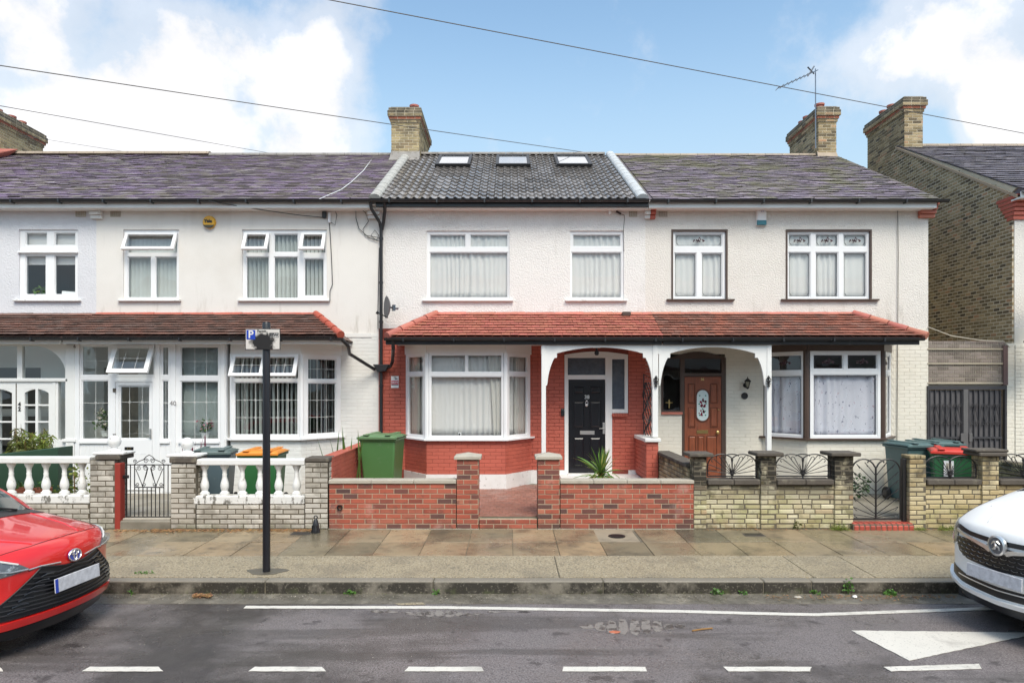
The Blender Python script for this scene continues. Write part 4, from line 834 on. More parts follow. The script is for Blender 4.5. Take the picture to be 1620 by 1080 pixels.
def bay(h, P, zb, zs, zt, wm_, jm, winspec, plinth=None, fm='upvc', sillm='upvc', headm='white_wood', name='bay_window', post=.05, postm=None, lead=None, zb0=.1):
    """P: four plan points left to right; winspec: lights of each facet as fractions"""
    res = []
    for i in range(3):
        a, b = Vector((*P[i], 0)), Vector((*P[i + 1], 0)); u = b - a; ln_ = u.length; T = frame(a, u)
        MB(T).box(0, ln_, 0, .20, zb0, zs - .02).build('bay_wall', jm, h)
        it = courses(T, ln_, zs - .035, z0=zb, seed=60 + i, **PB_); pieces(h, 'painted_brick', 'painted_brickwork', wm_, it, 120)
        if plinth: MB(T).box(-.012, ln_ + .012, -.022, .0, plinth[0], plinth[1]).build('plinth', 'white_stone', h)
        s, e = winspec[i][0] * ln_, winspec[i][1] * ln_; lts = [(s + (e - s) * l_[0], s + (e - s) * l_[1], l_[2], l_[3]) for l_ in winspec[i][2]]
        op = winspec[i][3] if len(winspec[i]) > 3 else ()
        o = window(h, name, T, s, e, zs, zt, lts, fm, opened=op, depth=.07, proud=.0)
        MB(T).box(-.03, ln_ + .03, -.075, .03, zs - .035, zs).build('sill', sillm, h, bevel=.004)
        MB(T).box(0, ln_, -.012, .07, zt, 3.06).build('bay_head', headm, h)
        res.append((T, lts, o, ln_))
    for i in (1, 2):
        MB().lathe([(post, zs), (post, zt)], (P[i][0], P[i][1] + .045, 0), 8).build('corner_post', postm or fm, h)
    q = MB(); q.prism([(p[0], p[1]) for p in P], 3.0, 3.04, 'z'); q.prism([(p[0], p[1] + .05) for p in P], zs - .1, zs - .04, 'z'); q.build('bay_ceiling', 'white_wood', h)
    return res
z_s, z_t = bz(694), bz(558.5)
ctr = [(.02, .495, bz(590) + .012, bz(560) - .01), (.515, .985, bz(590) + .012, bz(560) - .01), (.02, .985, bz(690) - .0, bz(595))]
side = [(.1, .88, bz(588), bz(562)), (.1, .88, bz(690), bz(594))]
P38 = [(FX(641), YF), (bx(675), YB), (bx(800), YB), (FX(840), YF)]
B38 = bay(h38, P38, .50, z_s, z_t, 'red_paint_brick', 'red_paint_dark', [(.03, .95, side), (.03, .97, ctr), (.05, .97, side)], plinth=(.1, .50))
P40 = [(FX(360), YF), (bx(366), YB), (bx(476), YB), (FX(541), YF)]
c40 = [(.01, .49, bz(598), bz(563)), (.51, .99, bz(598), bz(563)), (.01, .49, bz(688), bz(604)), (.51, .99, bz(688), bz(604))]
s40 = [(.12, .88, bz(600), bz(566)), (.12, .88, bz(688), bz(605))]
B40 = bay(h40, P40, .30, bz(693), bz(560), 'white_brick', 'white_joint', [(.1, .9, [(.2, .8, 1.3, 2.7)]), (.03, .97, c40, {0: (27, .05), 1: (27, .05)}), (.05, .97, s40)])
P36 = [(FX(1206), YF), (bx(1277), YB), (bx(1398), YB), (FX(1410), YF)]
c36 = [(.04, .475, bz(584), bz(560)), (.525, .96, bz(584), bz(560)), (.04, .96, bz(689), bz(592))]
s36 = [(.06, .93, bz(586), bz(560)), (.06, .93, bz(689), bz(593))]
B36 = bay(h36, P36, .20, bz(693), bz(555), 'cream_brick', 'cream_joint', [(.05, .95, s36), (.04, .96, c36), (.05, .95, s36)], sillm='brown_wood', headm='brown_wood', post=.06, postm='brown_wood')
for fi, dk in ((0, 0), (1, 0), (2, 0)):
    T, lts, o, _ = B36[fi]
    for k, l_ in enumerate(lts): frame_lead(o, *l_, .024, rose=k < len(lts) - 1, T=T)
for fi in (1, 2):
    T, lts, o, _ = B40[fi]
    for k, l_ in enumerate(lts):
        if fi == 1 and k < 2:
            continue
        tall = l_[3] - l_[2] > .6
        leading(o, T, *l_, .026, (.33, .67), (.33, .66) if tall else (.5,))
# opened sashes leading
T, lts, o, _ = B40[1]
for k in (0, 1):
    a, b, c, d = lts[k]; T2 = T @ Matrix.Translation((0, -.012, d + .012)) @ Matrix.Rotation(R(-27), 4, 'X'); hh = d - c
    leading(o, T2, a + .05, b - .05, -hh + .03, -.05, -.010, (.33, .67), (.5,))
# ---- lean-to roofs
def leanto(h, x0, x1, m, seed, y0=12.92, z0=3.155, y1=14.0, z1=3.70, hipl=None, hipr=None, wd=.165, nrow=9, ridgem='tile_red'):
    sl = math.hypot(y1 - y0, z1 - z0); w = Vector((0, y1 - y0, z1 - z0)).normalized(); T = frame((x0, y0, z0), (1, 0, 0), w)
    rf = MB(); L0, L1 = x0, x1; xa = x0 + (hipl or 0); xb = x1 - (hipr or 0)
    rf.hexa([(x0, y0 + .02, z0 - .05), (x1, y0 + .02, z0 - .05), (x1, y1, z0 - .05), (x0, y1, z0 - .05)],
            [(x0, y0 + .02, z0 - .01), (x1, y0 + .02, z0 - .01), (xb, y1, z1 - .01), (xa, y1, z1 - .01)])
    rf = rf.build('porch_roof', m, h); g = sl / nrow; k = base(('pt', wd), cbox(wd - .004, .012, g * 1.35, .003)); it = []; r = random.Random(seed)
    for j in range(nrow):
        f = (j + .5) / nrow; a0 = x0 + (hipl or 0) * f; a1 = x1 - (hipr or 0) * f; a = x0 - (wd / 2) * (j % 2)
        while a < x1:
            s, e = max(a, a0), min(a + wd, a1)
            if e - s > .03: it.append((k, T @ Matrix.Translation(((s + e) / 2 - x0, -.022 + r.uniform(-.003, .003), (j + .55) * g)) @ Matrix.Rotation(-.22 + r.uniform(-.012, .012), 4, 'X') @ Matrix.Rotation(r.uniform(-.006, .006), 4, 'Y') @ Matrix.Diagonal(((e - s) / wd, 1, 1, 1))))
            a += wd
    pieces(rf, 'roof_tile', 'roof_tiles', m, it)
    # flashing row at wall
    x = xa
    while x < xb - .02:
        e = min(x + .6, xb); MB().hexa([(x + .003, y1 - .09, z1 - .05), (e - .003, y1 - .09, z1 - .05), (e - .003, y1 - .001, z1 - .02), (x + .003, y1 - .001, z1 - .02)],
             [(x + .003, y1 - .09, z1 - .015), (e - .003, y1 - .09, z1 - .015), (e - .003, y1 - .001, z1 + .035 + r.uniform(0, .01)), (x + .003, y1 - .001, z1 + .035)]).build('top_tile', ridgem, rf); x = e
    def hip(p0, p1, nn=4):
        p0, p1 = Vector(p0), Vector(p1)
        for i in range(nn): MB().tube([p0.lerp(p1, i / nn), p0.lerp(p1, (i + 1) / nn - .01)], [.078, .068], 10).build('hip_tile', ridgem, rf, smooth=True)
    if hipl: hip((x0 - .02, y0 - .02, z0 + .01), (xa, y1 - .04, z1 + .01))
    if hipr: hip((x1 + .02, y0 - .02, z0 + .01), (xb, y1 - .04, z1 + .01))
    return rf
leanto(h38, X(614, 12.92), XD + .12, 'tile_red', 1, hipl=.82)
leanto(h36, XD + .12, X(1464, 12.92), 'tile_brown36', 2, hipr=.86)
leanto(h40, XB_, X(538, 12.92), 'tile_brown40', 3, hipr=.76, z0=3.175, ridgem='red_ridge', z1=3.69)
leanto(h42, XA - .5, XB_, 'tile_brown40', 4, z0=3.175, z1=3.68, ridgem='tile_brown40')
# fascias / gutters of the porch roofs
for hh, a, b in ((h38, X(608, 12.9), XD + .10), (h36, XD + .10, X(1456, 12.9))):
    MB().box(a + .02, b - .0, 12.92, 12.965, 3.00, 3.14).build('fascia', 'black_plastic', hh, bevel=.006)
    MB().box(a + .1, b - .0, 12.97, 14.0, 3.045, 3.06).build('soffit', 'white_wood', hh); gutter(hh, a, b + (.05 if hh is h36 else 0), 12.865, 3.12, r=.05)
for hh, a, b in ((h40, XB_, X(545, 12.9)), (h42, XA - 1, XB_)):
    gutter(hh, a, b, 12.865, 3.125, r=.05)
    MB().box(a, b - .05, 12.94, 12.98, 3.02, 3.15).build('fascia', 'white_wood', hh); MB().box(a, b - .12, 12.98, 14.0, 3.05, 3.065).build('soffit', 'white_wood', hh)
# ---- rainwater pipes
def pipe(h, pts, r=.034, name='downpipe'): return MB().tube(pts, r, 10).build(name, 'black_plastic', h, smooth=True)
yp = 13.93
pipe(h38, [(X(590, 13.9), 13.66, 5.90), (FX(592), 13.70, 5.78), (FX(602), 13.9, 5.55), (FX(604), yp, 5.42), (FX(604), yp, .3)])
pipe(h38, [(FX(613), 13.66, 5.90), (FX(612), 13.78, 5.75), (FX(608), 13.9, 5.55), (FX(605), yp, 5.40)])
for z in (5.2, 4.3, 3.5, 2.2, 1.2): MB().lathe([(.043, 0), (.043, .05)], (FX(604), yp, z), 10).build('pipe_clip', 'black_plastic', h38)
pipe(h40, [(X(541, 12.9), 12.87, 3.10), (X(551, 13.0), 13.0, 2.98), (X(553, 13.4), 13.4, 2.85), (FX(594), 13.9, 2.56)])
pipe(h38, [(X(622, 12.9), 12.88, 3.08), (X(622, 12.95), 12.95, 2.92), (FX(623), 13.85, 2.72), (FX(619), 13.9, 2.62), (FX(604), yp, 2.58)])
MB().prism([(FX(592), 2.66), (FX(618), 2.66), (FX(612), 2.52), (FX(600), 2.50)], 13.84, 13.98, 'y').build('rainwater_hopper', 'black_plastic', h38, bevel=.01)
# ---- 38 door set
def arc_top(px0, px1, py_e, py_c, n=12): return [(FX(px0 + (px1 - px0) * i / n), FZ(py_e - (py_e - py_c) * math.sin(math.pi * i / n))) for i in range(n + 1)]
fr = MB()
y0, y1 = YF - .03, YF + .08
fr.slab(FX(893), FX(968), .42, FZ(563), y0, y1, [(FX(899), FX(957.5), .42, FZ(600)), (FX(898), FX(957.5), FZ(593), FZ(566))])
fr.slab(FX(968.2), FX(993), FZ(653), FZ(563), y0, y1, [(FX(967), FX(988), FZ(647), FZ(568))])
fr = fr.build('door_frame', 'white_wood', h38, bevel=.004)
MB().prism([(FX(893), FZ(563) + .001)] + arc_top(893, 993, 561, 556) + [(FX(993), FZ(563) + .001)], y0 - .01, y1, 'y').build('arched_head', 'white_wood', h38)
MB().box(FX(897), FX(958), YF + .02, YF + .03, FZ(595), FZ(565)).build('fanlight', 'obscure', fr); MB().box(FX(968), FX(989), YF + .02, YF + .03, FZ(648), FZ(567)).build('side_light', 'obscure', fr)
for i in range(6): MB().lathe([(.035, -.07), (.035, .0)], (FX(970) + i * .052, YF, FZ(656)), 8, 'y').build('sill_tile', 'red_paint_brick', h38)
dr = MB().box(FX(899.5), FX(957), YF + .0, YF + .05, FZ(747), FZ(600.5)).build('door', 'door_black', h38)
cols = ((908, 923.5), (934, 950))
for (a, b) in cols:
    for (c, d) in ((611.5, 622), (635, 676), (692, 737)):
        xa, xb, za, zb = FX(a), FX(b), FZ(d), FZ(c)
        MB().hexa([(xa, YF + .001, za), (xb, YF + .001, za), (xb, YF + .001, zb), (xa, YF + .001, zb)][::1], [(xa + .03, YF - .014, za + .03), (xb - .03, YF - .014, za + .03), (xb - .03, YF - .014, zb - .03), (xa + .03, YF - .014, zb - .03)]).build('raised_panel', 'door_black', dr)
        q = MB().slab(xa - .014, xb + .014, za - .014, zb + .014, YF - .012, YF + .002, [(xa - .002, xb + .002, za - .002, zb + .002)]).build('moulding', 'door_black', dr, bevel=.004)
MB().box(FX(917.5), FX(940.5), YF - .012, YF, FZ(687), FZ(681)).build('letter_slot', 'chrome', dr, bevel=.004)
MB().tube([(FX(956), YF - .035, FZ(677)), (FX(947.5), YF - .04, FZ(677.5))], .009, 8).build('handle', 'chrome', dr); MB().box(FX(953.5), FX(957), YF - .012, YF, FZ(686), FZ(668)).build('handle_plate', 'chrome', dr)
MB().lathe([(.012, 0), (.022, -.02), (.012, -.03)], (FX(928), YF, FZ(634)), 10, 'y').lathe([(.02, 0), (.03, -.018), (.01, -.03)], (FX(928), YF, FZ(640.5)), 10, 'y').tube([(FX(928) + .028 * math.cos(t), YF - .02, FZ(637.5) + .035 * math.sin(t)) for t in [k * .6 for k in range(11)]], .006, 6).build('knocker', 'chrome', dr)
text('house_number', '38', 'chrome', .105, dr, (FX(928.5), YF - .006, FZ(628)), bold=.003)
MB().box(FX(897), FX(962), 13.80, 14.05, .36, FZ(748)).build('threshold', 'white_stone', h38, bevel=.006)
MB().prism([(FX(884), YF), (FX(884), 13.45), (FX(1010), 13.45), (FX(1022), 13.2), (FX(1030), 13.2), (FX(1030), YF)], .18, .42, 'z').build('door_step', 'white_stone', h38)
q = MB()
for i in range(6): q.box(FX(1006) - .12 + i * .04, FX(1006) - .095 + i * .04, 13.30, 13.45 - .0, .30, .36)
q.build('step_vent', 'black_trim', h38)
# video doorbell, cctv, sticker panel, chalky patch
t = thing('video_doorbell', 'small black doorbell unit on the red wall beside the black door', 'doorbell', (FX(890), YF - .02, FZ(652)))
MB().box(-.035, .035, -.03, .008, -.075, .075).build('case', 'black_trim', t, local=True, bevel=.012, seg=2); MB().lathe([(.016, -.031), (.016, -.036), (.008, -.037)], (0, 0, .035), 12, 'y').build('lens', 'chrome_dark', t, local=True)
t = thing('security_camera', 'black dome camera hanging under the porch above the black door', 'camera', (X(944, 13.2), 13.2, Z(549, 13.2)))
MB().box(-.07, .07, -.05, .05, -.015, .03).build('mount', 'upvc', t, local=True, bevel=.004); MB().tube([(0, 0, -.02), (0, 0, -.07)], .02, 8).build('bracket', 'black_trim', t, local=True)
MB().lathe([(.001, -.16), (.03, -.155), (.045, -.12), (.04, -.08), (.02, -.06)], (0, 0, 0), 14).build('camera_head', 'black_trim', t, local=True, smooth=True)
t = thing('warning_sticker', 'white and red printed notice on the red brick left of the bay window', 'notice', (FX(625), YF - .022, FZ(604)))
MB().box(-.078, .078, -.003, .003, -.12, .12).build('plate', 'upvc', t, local=True); MB().box(-.072, .072, -.005, -.003, -.045, .03).build('red_band', 'sticker_red', t, local=True)
q = MB().box(-.07, .07, -.0062, -.005, -.072, -.050); q.box(.0, .055, -.0062, -.0034, .05, .075); q.box(-.02, .03, -.0062, -.0034, .085, .10); q.build('print', 'sticker_grey', t, local=True)
o = text('print', 'CCTV', 'upvc', .05, t, (FX(625), YF - .028, FZ(604) - .01), bold=.002)
# ---- arched porch boards, posts (38 and 36)
def arch(h, outline, y=12.99, th=.045): return MB().prism([(X(a, y), Z(b, y)) for a, b in outline], y - th / 2, y + th / 2, 'y').build('porch_arch', 'white_wood', h, bevel=.004)
def arcpts(x0, y0, x1, y1, cx, cy, n=10):  # quadratic curve
    return [((1 - t) ** 2 * x0 + 2 * t * (1 - t) * cx + t * t * x1, (1 - t) ** 2 * y0 + 2 * t * (1 - t) * cy + t * t * y1) for t in [i / n for i in range(n + 1)]]
arch(h38, [(856, 544), (1036, 544), (1036, 610), (1031, 610)] + arcpts(1031, 606, 1021, 566, 1030, 583) + [(1017, 566), (1017, 559)] + arcpts(1017, 559, 881, 559, 949, 540, 16) + [(881, 566), (877, 566)] + arcpts(877, 566, 866, 606, 868, 583) + [(865, 610), (863, 610), (863, 560), (856, 560)])
arch(h36, [(1036.5, 544), (1220, 544), (1220, 612), (1211, 612)] + arcpts(1208, 608, 1198, 566, 1207, 583) + [(1194, 566), (1194, 559)] + arcpts(1194, 559, 1060, 559, 1127, 539, 16) + [(1060, 566), (1056, 566)] + arcpts(1056, 566, 1045, 606, 1047, 583) + [(1044, 610), (1042, 610), (1042, 560), (1036.5, 560)])
def post(h, p0, p1, zb): MB().box(X(p0, YP), X(p1, YP), YP - .045, YP + .045, zb, 3.04).build('porch_post', 'white_wood', h, bevel=.006)
post(h38, 856.5, 863.5, .2); post(h38, 1031.5, 1040.5, Z(691, YP)); post(h36, 1212, 1219.5, .2)
for px, hh, lab in ((1038, h38, 'a'), (1216, h36, 'b')):
    x = X(px, 12.93); z = Z(603, 12.93); q = MB()
    q.lathe([(.012, -.11), (.03, -.09), (.016, -.07), (.016, -.02), (.035, 0), (.016, .02), (.016, .05), (.03, .07), (.008, .11)], (x, 12.93, z), 8)
    for s in (-1, 1): q.tube([(x, 12.93, z - .02), (x + s * .04, 12.93, z + .0), (x + s * .045, 12.93, z + .04), (x + s * .025, 12.93, z + .055)], .009, 6); q.tube([(x, 12.93, z - .05), (x + s * .035, 12.93, z - .06), (x + s * .03, 12.93, z - .03)], .008, 6)
    q.build('post_ornament', 'black_iron', hh)
# porch side pier and iron screen between 38 and 36
zc = Z(697, 12.95)
pr = MB().box(X(1021, YP) + .01, X(1040, YP) - .01, YP - .09, YF, .1, zc - .02).build('side_pier', 'red_paint_dark', h38)
it = courses(frame((X(1021, YP), YP - .10, 0), (1, 0, 0)), X(1040, YP) - X(1021, YP), zc - .02, z0=.45, seed=70, **PB_) + courses(frame((X(1021, YP), YF, 0), (0, -1, 0)), YF - YP + .1, zc - .02, z0=.45, seed=71, **PB_)
pieces(pr, 'painted_brick', 'painted_brickwork', 'red_paint_brick', it)
MB().box(X(1018, YP), X(1043, YP), YP - .15, YF - .02, zc - .02, zc + .05).build('pier_cap', 'white_stone', h38, bevel=.01)
q = MB(); xs_ = X(1032, YP) + .02
for i in range(7):
    y = 13.08 + i * .135; q.tube([(xs_ + .03 * math.sin(t * .9 + i), y + .035 * math.sin(t * 1.3), zc + .06 + t * (Z(597, YP) - zc - .15) / 16) for t in range(17)], .011, 6)
q.tube([(xs_, 13.05, zc + .06), (xs_, 13.05, Z(600, YP)), (xs_, 13.93, Z(590, YP)), (xs_, 13.93, zc + .06)], .012, 6); q.build('iron_screen', 'black_iron', h38)
# small upvc pieces under 36 pier
# ---- 36 door
q = MB(); z0_ = .26
q.slab(FX(1046), FX(1148), z0_, FZ(566), YF - .02, YF + .06, [(FX(1082.5), FX(1141), z0_, FZ(595)), (FX(1083), FX(1141), FZ(590), FZ(567.5)), (FX(1049), FX(1076), FZ(649), FZ(567.5)), (FX(1046) - .1, FX(1079), 0, FZ(652))])
fr = q.build('door_frame', 'brown_wood', h36, bevel=.005)
MB().prism([(FX(1060), FZ(566) + .001)] + arc_top(1060, 1148, 566, 556) + [(FX(1148), FZ(566) + .001)], YF - .022, YF + .06, 'y').build('arched_head', 'brown_wood', h36)
MB().box(FX(1082), FX(1142), YF + .02, YF + .026, FZ(591), FZ(567)).build('fanlight', 'glass_dark', fr); MB().box(FX(1048), FX(1077), YF + .02, YF + .026, FZ(650), FZ(567)).build('side_light', 'glass_dark', fr)
MB().box(FX(1046), FX(1079), YF - .05, YF, FZ(655), FZ(651.5)).build('window_sill', 'tile_red', h36)
MB().box(FX(1058.7) - .011, FX(1058.7) + .011, YF - .0, YF + .008, FZ(645), FZ(632)).box(FX(1053), FX(1064), YF + .001, YF + .007, FZ(637.2), FZ(636)).build('cross_ornament', 'brass', fr)
dr = MB().box(FX(1083), FX(1140.5), YF - .01, YF + .035, z0_, FZ(596)).build('door', 'door_wood', h36)
def panel(parent, a, b, c, d, m, y=YF - .011):
    xa, xb, za, zb = FX(a), FX(b), FZ(d), FZ(c)
    MB().hexa([(xa, y + .001, za), (xb, y + .001, za), (xb, y + .001, zb), (xa, y + .001, zb)], [(xa + .02, y - .012, za + .02), (xb - .02, y - .012, za + .02), (xb - .02, y - .012, zb - .02), (xa + .02, y - .012, zb - .02)]).build('raised_panel', m, parent)
    MB().slab(xa - .012, xb + .012, za - .012, zb + .012, y - .010, y + .002, [(xa - .002, xb + .002, za - .002, zb + .002)]).build('moulding', 'door_wood_dark', parent, bevel=.003)
for p in ((1089, 1098.5, 607, 637), (1124, 1134, 607, 637), (1089, 1098.5, 645, 675), (1124, 1134, 645, 675), (1090, 1100, 690, 743), (1104.5, 1113, 690, 743), (1118, 1133, 690, 743)): panel(dr, *p, 'door_wood')
def oval(cx, cz, rx, h2, n=10): return [(cx + rx * math.cos(t), cz + h2 + rx * math.sin(t)) for t in [math.pi * k / n for k in range(n + 1)]] + [(cx + rx * math.cos(t), cz - h2 + rx * math.sin(t)) for t in [math.pi + math.pi * k / n for k in range(n + 1)]]
cx, cz = FX(1111), FZ(641)
MB().prism(oval(cx, cz, .155, .19), YF - .024, YF - .01, 'y').build('oval_moulding', 'door_wood_dark', dr, bevel=.004); MB().prism(oval(cx, cz, .118, .195), YF - .028, YF - .02, 'y').build('oval_glass', 'frosted', dr)
q = MB(); rr_ = random.Random(4)
for zc_ in (.10, .0, -.14):
    for k in range(9): x, z, s = cx + rr_.gauss(0, .035), cz + zc_ + rr_.gauss(0, .025), rr_.uniform(.014, .028); q.prism([(x + s * math.cos(t), z + s * math.sin(t)) for t in [j * 1.047 for j in range(6)]], YF - .0305, YF - .028, 'y')
q.build('stained_glass_rose', 'rose_red', dr, fix=False); q = MB()
for (dx, dz) in ((-.06, .2), (.06, .2), (-.06, -.2), (.06, -.2), (-.07, .03), (.07, .04), (.0, -.07), (.05, -.12)): x, z, s = cx + dx, cz + dz, .018; q.prism([(x - s, z), (x, z - s), (x + s, z), (x, z + s)], YF - .031, YF - .028, 'y')
q.build('stained_glass_leaf', 'leaf_teal', dr, fix=False)
MB().box(FX(1102), FX(1120), YF - .02, YF - .008, FZ(685.5), FZ(680)).build('letter_slot', 'brass', dr, bevel=.003); MB().lathe([(.012, -.01), (.012, -.045), (.03, -.05), (.036, -.07), (.02, -.085), (.001, -.088)], (FX(1134), YF, FZ(683)), 12, 'y').build('door_knob', 'brass', dr, smooth=True)
MB().lathe([(.016, -.01), (.014, -.025), (.001, -.026)], (FX(1136.5), YF, FZ(648)), 10, 'y').build('lock', 'brass', dr); text('house_number', '36', 'brass', .07, dr, (FX(1111), YF - .016, FZ(600)), bold=.002)
# lantern and horseshoe number plaque
t = thing('wall_lantern', 'black carriage lantern on the cream wall right of the brown door', 'lamp', (FX(1179), YF - .02, FZ(606)))
MB().lathe([(.05, -.01), (.05, 0.012)], (0, 0, -.04), 12, 'y').tube([(0, 0, -.04), (0, -.06, -.10), (0, -.12, -.08)], .010, 6).build('bracket', 'black_iron', t, local=True)
MB().lathe([(.03, -.085), (.062, .03), (.02, .035)], (0, -.12, 0), 8).build('lantern_glass', 'frosted_dim', t, local=True)
q = MB().lathe([(.07, .03), (.075, .04), (.03, .085), (.012, .10), (.004, .135)], (0, -.12, 0), 8).lathe([(.01, -.12), (.036, -.09), (.036, -.08)], (0, -.12, 0), 8)
for k in range(4): a = k * math.pi / 2 + .4; q.tube([(.033 * math.cos(a), -.12 + .033 * math.sin(a), -.085), (.066 * math.cos(a), -.12 + .066 * math.sin(a), .032)], .006, 4)
q.build('lantern_frame', 'black_iron', t, local=True)
t = thing('number_plaque', 'round dark horseshoe plaque with a pale centre below the wall lantern', 'plaque', (FX(1177.5), YF - .02, FZ(626)))
MB().lathe([(.040, -.008), (.066, -.012), (.070, 0), (.062, .008), (.04, .008)], (0, 0, 0), 18, 'y').build('ring', 'black_iron', t, local=True); MB().lathe([(.042, -.006), (.042, .006)], (0, 0, 0), 18, 'y').build('face', 'coping', t, local=True); text('house_number', '36', 'black_iron', .05, t, (FX(1177.5), YF - .029, FZ(626)))
# ---- glazed porch of 40
def HB(px0, px1, py0, py1): return (bx(px0), bx(px1), bz(py1), bz(py0))
H40 = [HB(129, 172, 547, 594), HB(129, 172, 601, 695), HB(184, 243, 548, 592), HB(189, 237, 610, 694), HB(256, 267, 548, 594), HB(256, 267, 601, 695), HB(285, 346, 548, 595), HB(285, 346, 602, 695)]
po = MB().slab(bx(120), bx(358), .12, 3.045, YB, YB + .09, H40).build('porch_front', 'upvc', h40, bevel=.004)
for i, (a, b, c, d) in enumerate(H40):
    if i == 2: continue
    MB().slab(a, b, c, d, YB + .012, YB + .05, [(a + .02, b - .02, c + .02, d - .02)]).build('glazing_bead', 'upvc', po)
    MB().box(a + .02, b - .02, YB + .026, YB + .032, c + .02, d - .02).build('pane', 'glass_dark', po)
def lead40(h, cols, rows): leading(po, I4, h[0] + .02, h[1] - .02, h[2] + .02, h[3] - .02, YB + .024, cols, rows)
lead40(H40[0], (.5,), (.5,)); lead40(H40[1], (.5,), (.3, .62)); lead40(H40[3], (.3, .75), (.34, .7)); lead40(H40[4], (.5,), (.5,)); lead40(H40[5], (.5,), (.3, .62)); lead40(H40[6], (.36, .68), (.5,)); lead40(H40[7], (.36, .68), (.3, .64))
a, b, c, d = H40[2]; T2 = Matrix.Translation((0, YB - .012, d + .012)) @ Matrix.Rotation(R(-26), 4, 'X'); hh = d - c
MB(T2).slab(a - .03, b + .03, -hh - .05, .01, -.03, .02, [(a + .055, b - .055, -hh + .03, -.055)]).build('opening_sash', 'upvc', po, bevel=.004)
MB(T2).box(a + .055, b - .055, -.006, 0, -hh + .03, -.055).build('pane', 'glass_dark', po); leading(po, T2, a + .055, b - .055, -hh + .03, -.055, -.008, (.3, .7), (.5,))
# door leaf edges, mouldings, sill rails, white lower panels, posts
MB().slab(bx(177), bx(247), .20, bz(600), YB - .022, YB - .002, [(bx(183), bx(242), .22, bz(604))]).build('door_frame', 'upvc', h40, bevel=.004)
dr = MB().slab(bx(184), bx(241), .22, bz(605), YB - .012, YB + .0, [HB(188, 238, 609, 695)]).build('door', 'upvc', h40, bevel=.003)
MB().tube([(bx(238.5), YB - .05, bz(687)), (bx(234), YB - .055, bz(687))], .012, 8).box(bx(237.5), bx(240.5), YB - .03, YB - .012, bz(693), bz(678)).build('handle', 'chrome', dr)
for py in (617, 689): MB().box(bx(180), bx(184), YB - .035, YB - .01, bz(py + 3), bz(py - 3)).build('hinge', 'coping_dark', dr)
MB().box(bx(205) - .085, bx(205) + .085, YB - .022, YB - .011, bz(709) - .035, bz(709) + .03).build('number_plate', 'black_trim', dr); text('house_number', '4 0', 'brass', .065, dr, (bx(205), YB - .025, bz(709)), bold=.002)
for a, b in ((194, 205), (208, 219), (222, 233)): MB().slab(bx(a), bx(b), bz(738), bz(716), YB - .017, YB - .011, [(bx(a) + .012, bx(b) - .012, bz(738) + .012, bz(716) - .012)]).build('panel_moulding', 'upvc', dr)
for a, b in ((127, 174), (254, 269), (283, 348)):
    MB().box(bx(a), bx(b), YB - .04, YB, bz(701), bz(697.5)).build('sill', 'upvc', po, bevel=.003)
    x = bx(a) + .02
    while x < bx(b) - .06: MB().box(x, x + .082, YB - .008, YB - .001, .15, bz(704)).build('cladding_board', 'upvc', po, bevel=.003); x += .088
for px in (123, 250, 275, 353): MB().box(bx(px) - .045, bx(px) + .045, YB - .03, YB, .12, 3.04).build('mullion_post', 'upvc', po, bevel=.008)
text('house_number', '40', 'sticker_grey', .13, h40, (bx(275), YB - .034, bz(638)))
struct(MB().box(bx(120), bx(358), YB + .09, YF, .1, .20).build('porch_floor', 'path'))
# inner front door and things in the porch
t = MB().box(-8.2, -7.62, YF + .1, YF + .14, .3, 2.5).build('inner_door', 'infill', h40)
MB().box(-6.9, -5.95, 13.85, 13.95, .2, 1.75).build('inner_cupboard', 'upvc', h40)
MB().box(bx(351), bx(357), YB + .09, YF, .1, 3.04).build('porch_return', 'white_joint', h40)
tag(curtain('net_curtain', 'plain frosty net curtain in the porch window right of the 40 on the post', TB, bx(283), bx(348), bz(696), bz(547), .16, 'net_dim', amp=.006, wave=.2, seed=3), None)
def leafblade(q, base_, dirv, ln_, wd, droop, n=5, roll=0):
    d = Vector(dirv).normalized(); sidev = d.cross(Vector((0, 0, 1)))
    if sidev.length < .1: sidev = Vector((1, 0, 0))
    sidev.normalize(); p = Vector(base_); vs = []
    for i in range(n + 1):
        t = i / n; w_i = wd * (math.sin(math.pi * (.12 + .86 * t)) ** .8) if i < n else .0005
        u = sidev * math.cos(roll) + d.cross(sidev) * math.sin(roll)
        vs += [p - u * w_i / 2, p + u * w_i / 2 + Vector((0, 0, .0))]
        d = (d + Vector((0, 0, -droop / n))).normalized(); p = p + d * ln_ / n
    q.add(vs, [(2 * i, 2 * i + 1, 2 * i + 3, 2 * i + 2) for i in range(n)])
def leaves(q, c, rad, n, size, r, squash=1., hollow=.3):
    for _ in range(n):
        v = Vector((r.gauss(0, 1), r.gauss(0, 1), r.gauss(0, 1))).normalized() * (r.uniform(hollow, 1) ** .6)
        p = Vector(c) + Vector((v.x * rad[0], v.y * rad[1], v.z * rad[2])); a = Vector((r.gauss(0, 1), r.gauss(0, 1), r.gauss(0, .6))).normalized(); b = a.cross(Vector((r.gauss(0, 1), r.gauss(0, 1), r.gauss(0, 1)))).normalized()
        s = size * r.uniform(.6, 1.3); q.add([p, p + a * s * .5 + b * s * .3 * squash, p + a * s, p + a * s * .5 - b * s * .3 * squash], [(0, 1, 2, 3)])
r = random.Random(11)
